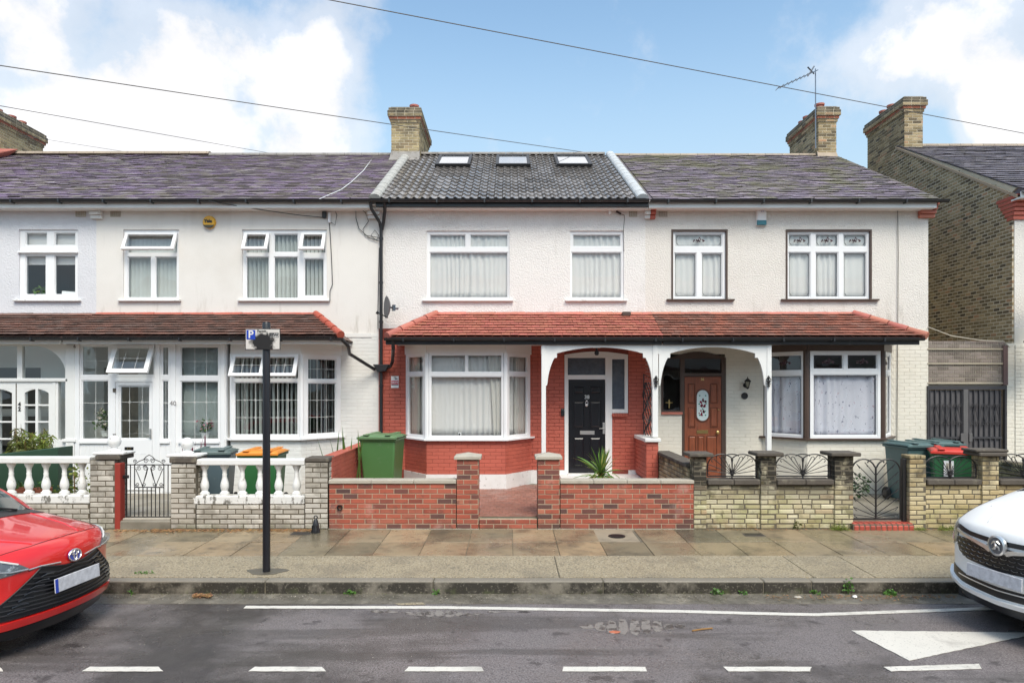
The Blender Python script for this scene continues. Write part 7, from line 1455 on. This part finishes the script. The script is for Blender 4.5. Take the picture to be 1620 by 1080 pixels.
# ------------------------------------------------------------ cars
def ss(a, b, x): t = max(0, min(1, (x - a) / (b - a))); return t * t * (3 - 2 * t)
def interp(tab, x):
    for (a, fa), (b, fb) in zip(tab, tab[1:]):
        if x <= b: t = max(0, (x - a) / (b - a)); return fa + (fb - fa) * t
    return tab[-1][1]
class Car:
    def __init__(s, label, loc, rz, W, Lc, top, zlow, fasc, setb, paint, belt, roofw=.74, crown=.07):
        s.W, s.L, s.top, s.zlow, s.fasc, s.setb, s.belt = W, Lc, top, zlow, fasc, setb, belt
        s.root = thing('parked_car', label, 'car', loc, rz)
        hz_ = top[0][1]; s.hz = hz_
        ny = 21; ys = [math.sin(math.pi / 2 * (-1 + 2 * i / (ny - 1))) * W for i in range(ny)]
        zs = [zlow + (hz_ - zlow) * k / 12 for k in range(13)]
        def crn(y, c): return c * (abs(y) / W) ** 2.6
        V = []; Fc = []
        def Zf(z, y): return z - crn(y, crown) * ss(hz_ - .35, hz_, z)
        grid = [[(interp(fasc, z) - s.sb(y), y * (1 - .03 * (1 - ss(zlow, zlow + .25, z))), Zf(z, y)) for y in ys] for z in zs]
        for row in grid: V += row
        for j in range(12):
            for i in range(ny - 1): Fc.append((j * ny + i, j * ny + i + 1, (j + 1) * ny + i + 1, (j + 1) * ny + i))
        # outline of the fascia top + sides -> sections going back
        def section(x, zt):
            wt = roofw * W if zt > belt + .25 else (W if zt <= belt + .12 else W + (roofw - 1) * W * ss(belt + .10, belt + .45, zt))
            wt = W + (roofw - 1) * W * ss(belt + .06, belt + .46, zt); pts = []
            bz_ = min(belt, zt - .10)
            half = []
            for k in range(13): half.append((W * (1 - .03 * (1 - ss(zlow, zlow + .25, zlow + (bz_ - zlow) * k / 12))), zlow + (bz_ - zlow) * k / 12))
            side = half
            topp = []
            for i in range(ny):
                f = ys[i] / W; a = abs(f)
                yy = f * wt; zz = zt - crn(ys[i], crown + .0) - (0 if a < .93 else 0)
                topp.append((yy, zz))
            return side, topp
        K = [0] + [t_[0] for t_ in top[1:]]
        nF = len(V); ring0 = [j * ny for j in range(13)] + [12 * ny + i for i in range(1, ny - 1)] + [(12 - j) * ny + ny - 1 for j in range(13)]
        prev = ring0
        for (x, zt) in top[1:]:
            side, topp = section(x, zt); ring = []
            wf = 1 - ss(.55, 1.5, -x); wr = ss(Lc - .9, Lc, -x)
            def sbx(y): return -s.sb(y) * wf + s.sb(y) * wr * .8
            L_ = [(x + sbx(-q[0]), -q[0], q[1]) for q in side]; R_ = [(x + sbx(q[0]), q[0], q[1]) for q in side][::-1]; Tm = [(x + sbx(q[0]), q[0], q[1]) for q in topp[1:-1]]
            b = len(V); V += L_ + Tm + R_; ring = list(range(b, b + len(ring0)))
            for i in range(len(ring0) - 1): Fc.append((prev[i], prev[i + 1], ring[i + 1], ring[i]))
            prev = ring
        # tail: fan fill
        n2 = len(prev); c_ = len(V); V.append((-Lc - .0, 0, .6)); Fc += [(prev[i], prev[i + 1], c_) for i in range(n2 - 1)]
        s.mb = MB(); s.mb.add(V, Fc); o = s.mb.build('body', paint, s.root, smooth='all', local=True); s.body = o
        m_ = o.modifiers.new('sub', 'SUBSURF'); m_.levels = 1; m_.render_levels = 2
        bpy.context.view_layer.update(); dg = bpy.context.evaluated_depsgraph_get(); bm = bmesh.new(); bm.from_object(o, dg); s.bvh = BVHTree.FromBMesh(bm); bm.free()
        MB().box(-Lc + .25, -.35, -W + .06, W - .06, .16, zlow + .05).build('underbody', 'tyre', s.root, local=True)
    def sb(s, y): return interp(s.setb, abs(y))
    def hit(s, a, b, ax):
        if ax == 'x': o, d = Vector((1.5, a, b)), Vector((-1, 0, 0))
        elif ax == 'z': o, d = Vector((a, b, 4)), Vector((0, 0, -1))
        elif ax == 'y+': o, d = Vector((a, 3, b)), Vector((0, -1, 0))
        elif ax == 'y-': o, d = Vector((a, -3, b)), Vector((0, 1, 0))
        elif ax == 'd+': o = Vector((a, 0, b)) ; d = Vector((-1, -.6, 0)).normalized(); o = Vector((0, 0, b)) - d * 3 + Vector((.6, -1, 0)).normalized() * a
        elif ax == 'd-': d = Vector((-1, .6, 0)).normalized(); o = Vector((0, 0, b)) - d * 3 + Vector((-.6, -1, 0)).normalized() * a
        h = s.bvh.ray_cast(o, d)
        if h[0] is None: h = s.bvh.find_nearest(o + d * 2)
        n = h[1]
        if n.dot(d) > 0: n = -n
        return h[0], n
    def patch(s, name, m, poly, ax='x', off=.006, th=.012, res=.035, parent=None, smooth=True):
        q = [Vector(p) for p in poly]; dense = []
        for i, p in enumerate(q):
            e = q[(i + 1) % len(q)]; n = max(1, int((e - p).length / res)); dense += [p.lerp(e, k / n) for k in range(n)]
        nb = len(dense); x0, x1 = min(p.x for p in q), max(p.x for p in q); y0, y1 = min(p.y for p in q), max(p.y for p in q); inner = []
        u = x0 + res / 2
        while u < x1:
            v = y0 + res / 2
            while v < y1:
                pt = Vector((u, v)); ins = False
                for i in range(len(q)):
                    a, b = q[i], q[(i + 1) % len(q)]
                    if (a.y > v) != (b.y > v) and u < (b.x - a.x) * (v - a.y) / (b.y - a.y) + a.x: ins = not ins
                if ins and min((pt - d).length for d in dense) > res * .45: inner.append(pt)
                v += res
            u += res
        r_ = geometry.delaunay_2d_cdt(dense + inner, [(i, (i + 1) % nb) for i in range(nb)], [], 1, 1e-5)
        V = []; Nn = []
        for p in r_[0]:
            h, n = s.hit(p.x, p.y, ax); V.append(h + n * off); Nn.append(n)
        mb = MB(); mb.add(V, [tuple(f) for f in r_[2]])
        if th:
            b = len(V); mb.v += [tuple(v - n * th) for v, n in zip(V, Nn)]; ed = {}
            for f in r_[2]:
                for i in range(len(f)): ed[(f[i], f[(i + 1) % len(f)])] = 1
            for (a, c) in list(ed):
                if (c, a) not in ed: mb.f.append((c, a, a + b, c + b))
        return mb.build(name, m, parent or s.root, smooth='all' if smooth and not th else smooth, local=True, fix=False)
    def strip(s, name, m, pts, r=.01, ax='x', off=.006, parent=None):
        P = []
        for a, b in zip(pts, pts[1:]):
            n = max(1, int(math.hypot(b[0] - a[0], b[1] - a[1]) / .04))
            for k in range(n): P.append((a[0] + (b[0] - a[0]) * k / n, a[1] + (b[1] - a[1]) * k / n))
        P.append(pts[-1]); V = []
        for p in P: h, n = s.hit(p[0], p[1], ax); V.append(h + n * off)
        return MB().tube(V, r, 6).build(name, m, parent or s.root, smooth=True, local=True, fix=False)
    def wheels(s, xf, xr, rad=.32):
        for x in (xf, xr):
            for sd_ in (-1, 1):
                y = sd_ * (s.W - .125)
                w_ = MB().lathe([(rad * .62, -.10), (rad * .95, -.10), (rad, -.07), (rad, .07), (rad * .95, .10), (rad * .62, .10)], (x, y, rad), 28, 'y').build('wheel', 'tyre', s.root, local=True, smooth=True)
                MB().lathe([(.001, -.07), (rad * .62, -.09), (rad * .62, .09), (.001, .07)], (x, y, rad), 24, 'y').build('rim', 'chrome_dark', w_, local=True)
                for k in range(10):
                    a = k * .6283; MB(Matrix.Translation((x, y + sd_ * .092, rad)) @ Matrix.Rotation(a, 4, 'Y')).box(.03, rad * .6, -.006, .006, -.020, .020).build('spoke', 'chrome', w_, local=True)
                MB().lathe([(rad + .045, -.012), (rad + .045, .012), (.001, .012), (.001, -.012)], (x, sd_ * (s.W * .962), rad + .01), 30, 'y').build('wheel_arch', 'tyre', s.root, local=True)
sym = lambda P: [(-a, b) for a, b in P][::-1]
# red hatchback
top = [(-.10, .945), (-.14, .965), (-.28, 1.0), (-.46, 1.035), (-.7, 1.08), (-.93, 1.12), (-.98, 1.14), (-1.2, 1.29), (-1.5, 1.45), (-1.75, 1.52), (-2.2, 1.55), (-2.8, 1.52), (-3.2, 1.46), (-3.5, 1.28), (-3.75, 1.08), (-3.9, .95), (-3.95, .8)]
rc = Car('red hatchback parked at the left kerb, its nose pointing right', (-4.19, 6.60, ZR), R(-5), .86, 3.95, top, .19,
         [(.19, -.08), (.28, -.03), (.36, .0), (.5, -.01), (.62, -.02), (.74, -.015), (.84, -.022), (.90, -.045), (.93, -.07), (.945, -.10)], [(0, 0), (.2, .012), (.4, .05), (.6, .11), (.72, .17), (.80, .25), (.84, .34), (.86, .46)], 'car_red', 1.02, crown=.045)
G = [(-.70, .385), (-.74, .43), (-.72, .50), (-.52, .65), (-.36, .775), (-.2, .745), (-.1, .73), (0, .725), (.1, .73), (.2, .745), (.36, .775), (.52, .74), (.66, .66), (.74, .54), (.76, .44), (.70, .385)]
G = [(-a, b) for a, b in reversed([(a, b) for a, b in G if a <= 0])]; G = [(a, b) for a, b in G]; G = sym([(a, b) for a, b in G]) + [p for p in G if p[0] > 0]
g = rc.patch('grille', 'car_black', G, off=.012, th=.02)
for k in range(9):
    z = .42 + k * .038; hw = interp([(.38, .68), (.45, .71), (.52, .66), (.65, .50), (.76, .34)], z)
    rc.strip('grille_slat', 'car_slat', [(-hw, z + .01), (-hw * .5, z - .004 * k), (0, z - .008), (hw * .5, z - .004 * k), (hw, z + .01)], .007, off=.020, parent=g)
for s in (-1, 1):
    for k in range(7):
        z = .44 + k * .042; hw = interp([(.38, .66), (.45, .70), (.52, .62), (.65, .47), (.76, .34)], z); rc.strip('grille_fleck', 'chrome_dark', [(s * (hw - .04), z), (s * (hw - .10), z + .014), (s * (hw - .17), z + .006)], .007, off=.024, parent=g)
rc.strip('grille_edge', 'car_black', G + [G[0]], .009, off=.012, parent=g)
rc.patch('lower_lip', 'car_black', [(-.80, .18), (.80, .18), (.80, .275), (.5, .285), (0, .29), (-.5, .285), (-.80, .275)], off=.010, th=.02)
rc.patch('bumper_blade', 'car_red', [(-.78, .30), (0, .315), (.78, .30), (.79, .355), (.6, .37), (0, .375), (-.6, .37), (-.79, .355)], off=.030, th=.03)
for s in (-1, 1):
    hl = [(s * .46, .785), (s * .60, .765), (s * .76, .75), (s * .84, .80), (s * .85, .905), (s * .80, .925), (s * .68, .915), (s * .55, .85)]
    if s < 0: hl = hl[::-1]
    o = rc.patch('headlight', 'lamp_inner', hl, off=.006, th=.012, res=.025); rc.patch('headlight_lens', 'lamp_glass', hl, off=.016, th=.008, res=.025, parent=o)
    rc.strip('light_strip', 'chrome', [(s * .48, .785), (s * .62, .79), (s * .76, .82)], .007, off=.012, parent=o); rc.strip('daylight_strip', 'sign_white', [(s * .55, .84), (s * .68, .895), (s * .80, .91)], .009, off=.012, parent=o)
    h, n = rc.hit(s * .72, .81, 'x'); MB().lathe([(.001, 0), (.045, .002), (.05, .012), (.04, .014), (.001, .004)], tuple(h + n * .004), 16, 'x').build('reflector', 'chrome', o, local=True)
    rc.strip('chrome_strip', 'chrome', [(s * .47, .778), (s * .36, .785), (s * .16, .77)], .0065, off=.006)
    rc.strip('bumper_crease', 'car_gap', [(s * .47, .765), (s * .36, .790)], .004, off=.001)
    rc.strip('bonnet_gap', 'car_gap', [(-.16, s * .02), (-.18, s * .35), (-.24, s * .60), (-.44, s * .76), (-.93, s * .80)], .004, 'z', off=.0)
    rc.strip('bonnet_crease', 'car_red', [(-.20, s * .30), (-.45, s * .42), (-.90, s * .52)], .012, 'z', off=-.004)
rc.patch('bonnet_gap_line', 'car_gap', [(-.165, -.03), (-.158, -.03), (-.158, .03), (-.165, .03)], 'z', off=.001, th=0)
h, n = rc.hit(0, .80, 'x'); T = Matrix.Translation(h + n * .012) @ Matrix.Rotation(R(-6), 4, 'Y')
em = MB(T).lathe([(.001, -.006), (.078, -.006), (.078, .004), (.001, .006)], (0, 0, 0), 24, 'x'); em.v = [(v[0], v[1] * 1.0, h.z + .012 * n.z + (v[2] - h.z - .012 * n.z) * .72) for v in em.v]; em = em.build('emblem', 'emblem_blue', rc.root, local=True)
def ell(ry_, rz_, cz=0, n=24): return [tuple(T @ Vector((.010, ry_ * math.cos(2 * math.pi * k / n), cz + rz_ * math.sin(2 * math.pi * k / n)))) for k in range(n)]
for e in (ell(.080, .056), ell(.047, .024, .026), ell(.020, .048)): MB().tube(e, .0055, 6, True).build('emblem_ring', 'chrome', em, local=True)
T = Matrix.Translation((.035 , 0, 0)); pn = MB(Matrix.Translation((-.02 + .04, 0, .58)) @ Matrix.Rotation(R(-4), 4, 'Y')).box(0, .012, -.30, .30, -.065, .065).build('number_plate', 'plate_white', rc.root, local=True, bevel=.004)
MB(Matrix.Translation((-.02 + .0408, 0, .58)) @ Matrix.Rotation(R(-4), 4, 'Y')).box(.0118, .0135, -.298, -.262, -.063, .063).build('plate_band', 'sign_blue', pn, local=True)
ws = [(-1.0, -.66), (-1.0, 0), (-1.0, .66), (-1.3, .62), (-1.62, .56), (-1.66, 0), (-1.62, -.56), (-1.3, -.62)]
rc.patch('windscreen', 'car_glass', ws, 'z', off=.004, th=.006, res=.06)
rc.patch('cowl', 'car_black', [(-.90, -.70), (-.90, .70), (-1.01, .70), (-1.01, -.70)], 'z', off=.006, th=.008, res=.05)
for a in (.45, -.1): rc.strip('wiper', 'tyre', [(-1.0, a), (-1.06, a - .25), (-1.10, a - .5)], .009, 'z', off=.016)
for s, ax in ((1, 'y+'), (-1, 'y-')):
    P = [(-1.35, 1.06), (-3.2, 1.10), (-3.0, 1.40), (-2.0, 1.44), (-1.75, 1.38)]
    rc.patch('side_window', 'car_glass', P, ax, off=.003, th=.006, res=.09)
    MB().lathe([(.001, -.08), (.06, -.07), (.085, 0), (.06, .07), (.001, .08)], (-1.62, s * .98, 1.10), 12, 'y').build('wing_mirror', 'car_red', rc.root, local=True, smooth=True)
rc.wheels(-.80, -3.31, .31)
# white people carrier, nose to the left
top = [(-.06, 1.02), (-.10, 1.05), (-.25, 1.14), (-.5, 1.23), (-.8, 1.31), (-1.0, 1.345), (-1.05, 1.36), (-1.4, 1.45), (-1.8, 1.64), (-2.1, 1.70), (-3.0, 1.71), (-3.8, 1.66), (-4.2, 1.45), (-4.5, 1.15), (-4.64, .95), (-4.66, .8)]
wc = Car('white people carrier parked at the right kerb, its nose pointing left', (4.69, 6.56, ZR), math.pi + R(9), .90, 4.66, top, .24,
         [(.24, -.10), (.33, -.04), (.42, .0), (.55, -.02), (.68, -.015), (.85, -.02), (.96, -.03), (1.0, -.045), (1.02, -.06)], [(0, 0), (.2, .012), (.4, .045), (.6, .11), (.72, .17), (.82, .27), (.87, .36), (.90, .48)], 'car_white', 1.14, crown=.04)
G = [(-.59, .865), (-.62, .80), (-.57, .72), (-.42, .67), (0, .65), (.42, .67), (.57, .72), (.62, .80), (.59, .865), (.35, .875), (0, .88), (-.35, .875)][::-1]
g = wc.patch('grille', 'car_black', G, off=.006, th=.02)
for row in range(5):
    z = .69 + row * .042; hw = interp([(.66, .40), (.70, .52), (.75, .60), (.87, .62)], z); y = -hw + (.045 if row % 2 else 0)
    while y < hw - .06: wc.strip('grille_fleck', 'chrome_dark', [(y, z + .008), (y + .02, z), (y + .05, z), (y + .07, z + .008)], .005, off=.012, parent=g); y += .09
wc.patch('grille_upper_band', 'car_black', [(-.61, .98), (-.61, .935), (-.4, .915), (0, .90), (.4, .915), (.61, .935), (.61, .98), (.4, .955), (0, .945), (-.4, .955)], off=.007, th=.02)
for s in (-1, 1):
    P = [(s * .06, .845), (s * .14, .875), (s * .3, .895), (s * .5, .918), (s * .61, .94), (s * .61, .915), (s * .5, .893), (s * .3, .866), (s * .16, .838), (s * .10, .815)]
    if s > 0: P = P[::-1]
    wc.patch('chrome_wing', 'chrome', P, off=.022, th=.02, res=.02)
    hl = [(s * .63, .80), (s * .74, .75), (s * .86, .84), (s * .885, .96), (s * .86, 1.0), (s * .74, 1.0), (s * .62, .975), (s * .60, .89)]
    if s < 0: hl = hl[::-1]
    o = wc.patch('headlight', 'lamp_inner', hl, off=.006, th=.012, res=.025); wc.patch('headlight_lens', 'lamp_glass', hl, off=.016, th=.008, res=.025, parent=o)
    wc.strip('light_strip', 'chrome', [(s * .74, .80), (s * .80, .87), (s * .85, .95)], .007, off=.012, parent=o)
    wc.strip('bonnet_gap', 'car_gap', [(-.16, s * .70), (-.40, s * .80), (-1.0, s * .84)], .004, 'z', off=.0)
    wc.strip('bonnet_crease', 'car_white', [(-.15, s * .25), (-.5, s * .40), (-.95, s * .48)], .014, 'z', off=-.005)
wc.patch('lower_intake', 'car_black', [(-.72, .55), (-.70, .46), (-.5, .42), (0, .40), (.5, .42), (.70, .46), (.72, .55), (.45, .51), (0, .50), (-.45, .51)][::-1], off=.008, th=.02)
wc.strip('chrome_strip', 'chrome', [(-.55, .485), (0, .468), (.55, .485)], .006, off=.014)
wc.patch('bumper_blade', 'car_white', [(-.80, .41), (-.5, .36), (0, .34), (.5, .36), (.80, .41), (.82, .50), (.74, .45), (.5, .40), (0, .385), (-.5, .40), (-.74, .45), (-.82, .50)], off=.035, th=.035)
wc.patch('lower_lip', 'car_black', [(-.82, .22), (.82, .22), (.80, .38), (.5, .335), (0, .32), (-.5, .335), (-.80, .38)], off=.012, th=.02)
h, n = wc.hit(0, .895, 'x'); T = Matrix.Translation(h + n * .03)
em = MB(T).lathe([(.001, -.02), (.098, -.02), (.098, .004), (.082, .012), (.080, .002), (.001, .002)], (0, 0, 0), 28, 'x').build('emblem', 'chrome', wc.root, local=True, smooth=True)
MB(T).lathe([(.001, .002), (.078, .003)], (0, 0, 0), 24, 'x').build('emblem_field', 'emblem_grey', em, local=True)
q = MB(T)
q.tube([(.008, -.05, .005), (.012, -.02, .035), (.012, .02, .04), (.010, .045, .02)], [.004, .011, .012, .004], 6).tube([(.010, -.01, .035), (.012, .005, .0), (.012, -.012, -.03), (.010, -.045, -.04)], [.010, .014, .012, .004], 6).tube([(.010, .01, .0), (.012, .035, -.01), (.010, .04, -.04)], [.010, .009, .004], 6)
q.build('griffin_mark', 'chrome', em, local=True, smooth=True)
MB(Matrix.Translation((.034, 0, .60)) @ Matrix.Rotation(R(-4), 4, 'Y')).box(0, .012, -.31, .31, -.062, .062).build('number_plate', 'plate_white', wc.root, local=True, bevel=.004)
wc.patch('windscreen', 'car_glass', [(-1.10, -.72), (-1.10, .72), (-1.4, .70), (-1.8, .62), (-1.84, 0), (-1.8, -.62), (-1.4, -.70)], 'z', off=.004, th=.006, res=.07)
wc.patch('cowl', 'car_black', [(-.98, -.74), (-.98, .74), (-1.11, .74), (-1.11, -.74)], 'z', off=.006, th=.008, res=.05)
for s, ax in ((1, 'y+'), (-1, 'y-')):
    wc.patch('side_window', 'car_glass', [(-1.5, 1.18), (-3.9, 1.24), (-3.7, 1.54), (-2.3, 1.60), (-2.0, 1.52)], ax, off=.003, th=.006, res=.1)
    MB().lathe([(.001, -.09), (.07, -.08), (.095, 0), (.07, .08), (.001, .09)], (-1.6, s * 1.03, 1.2), 12, 'y').build('wing_mirror', 'car_white', wc.root, local=True, smooth=True)
wc.wheels(-.90, -3.66, .33)
# ------------------------------------------------------------ the house row across the street (seen in the window glass)
t = thing('terraced_house', 'pale house row on the near side of the street, behind the viewer', 'house', (0, -6.0, 0))
hs = [(x + a, x + b, c, d) for x in range(-18, 19, 6) for a, b, c, d in ((.6, 2.6, 1.0, 2.6), (3.6, 4.6, .1, 2.4), (.7, 2.4, 3.9, 5.2), (3.6, 4.9, 3.9, 5.2))]
MB().slab(-20, 22, 0, 5.9, -6.2, -6.0, hs).build('wall', 'opp_wall', t); MB().box(-20, 22, -6.6, -6.4, 0, 5.9).build('interior', 'interior', t)
MB().prism([(-5.7, 5.85), (-9.5, 8.2), (-13, 5.85)], -20, 22, 'x').build('roof', 'slate40', t)
for h_ in hs: MB().slab(h_[0], h_[1], h_[2], h_[3], -6.05, -5.97, [(h_[0] + .07, (h_[0] + h_[1]) / 2 - .03, h_[2] + .07, h_[3] - .07), ((h_[0] + h_[1]) / 2 + .03, h_[1] - .07, h_[2] + .07, h_[3] - .07)]).build('window', 'upvc', t)
for x in range(-18, 19, 6): MB().box(x + 2.95, x + 3.1, -5.98, -5.9, 0, 3.2).build('pilaster', 'upvc', t)
MB().box(-20, 22, -6.0, -5.2, 2.9, 3.1).build('porch_roof', 'tile_brown40', t)
# ------------------------------------------------------------ render settings
S.render.engine = 'CYCLES'; S.cycles.max_bounces = 8; S.cycles.transparent_max_bounces = 16; S.cycles.caustics_reflective = False; S.cycles.caustics_refractive = False
S.cycles.sample_clamp_indirect = 4
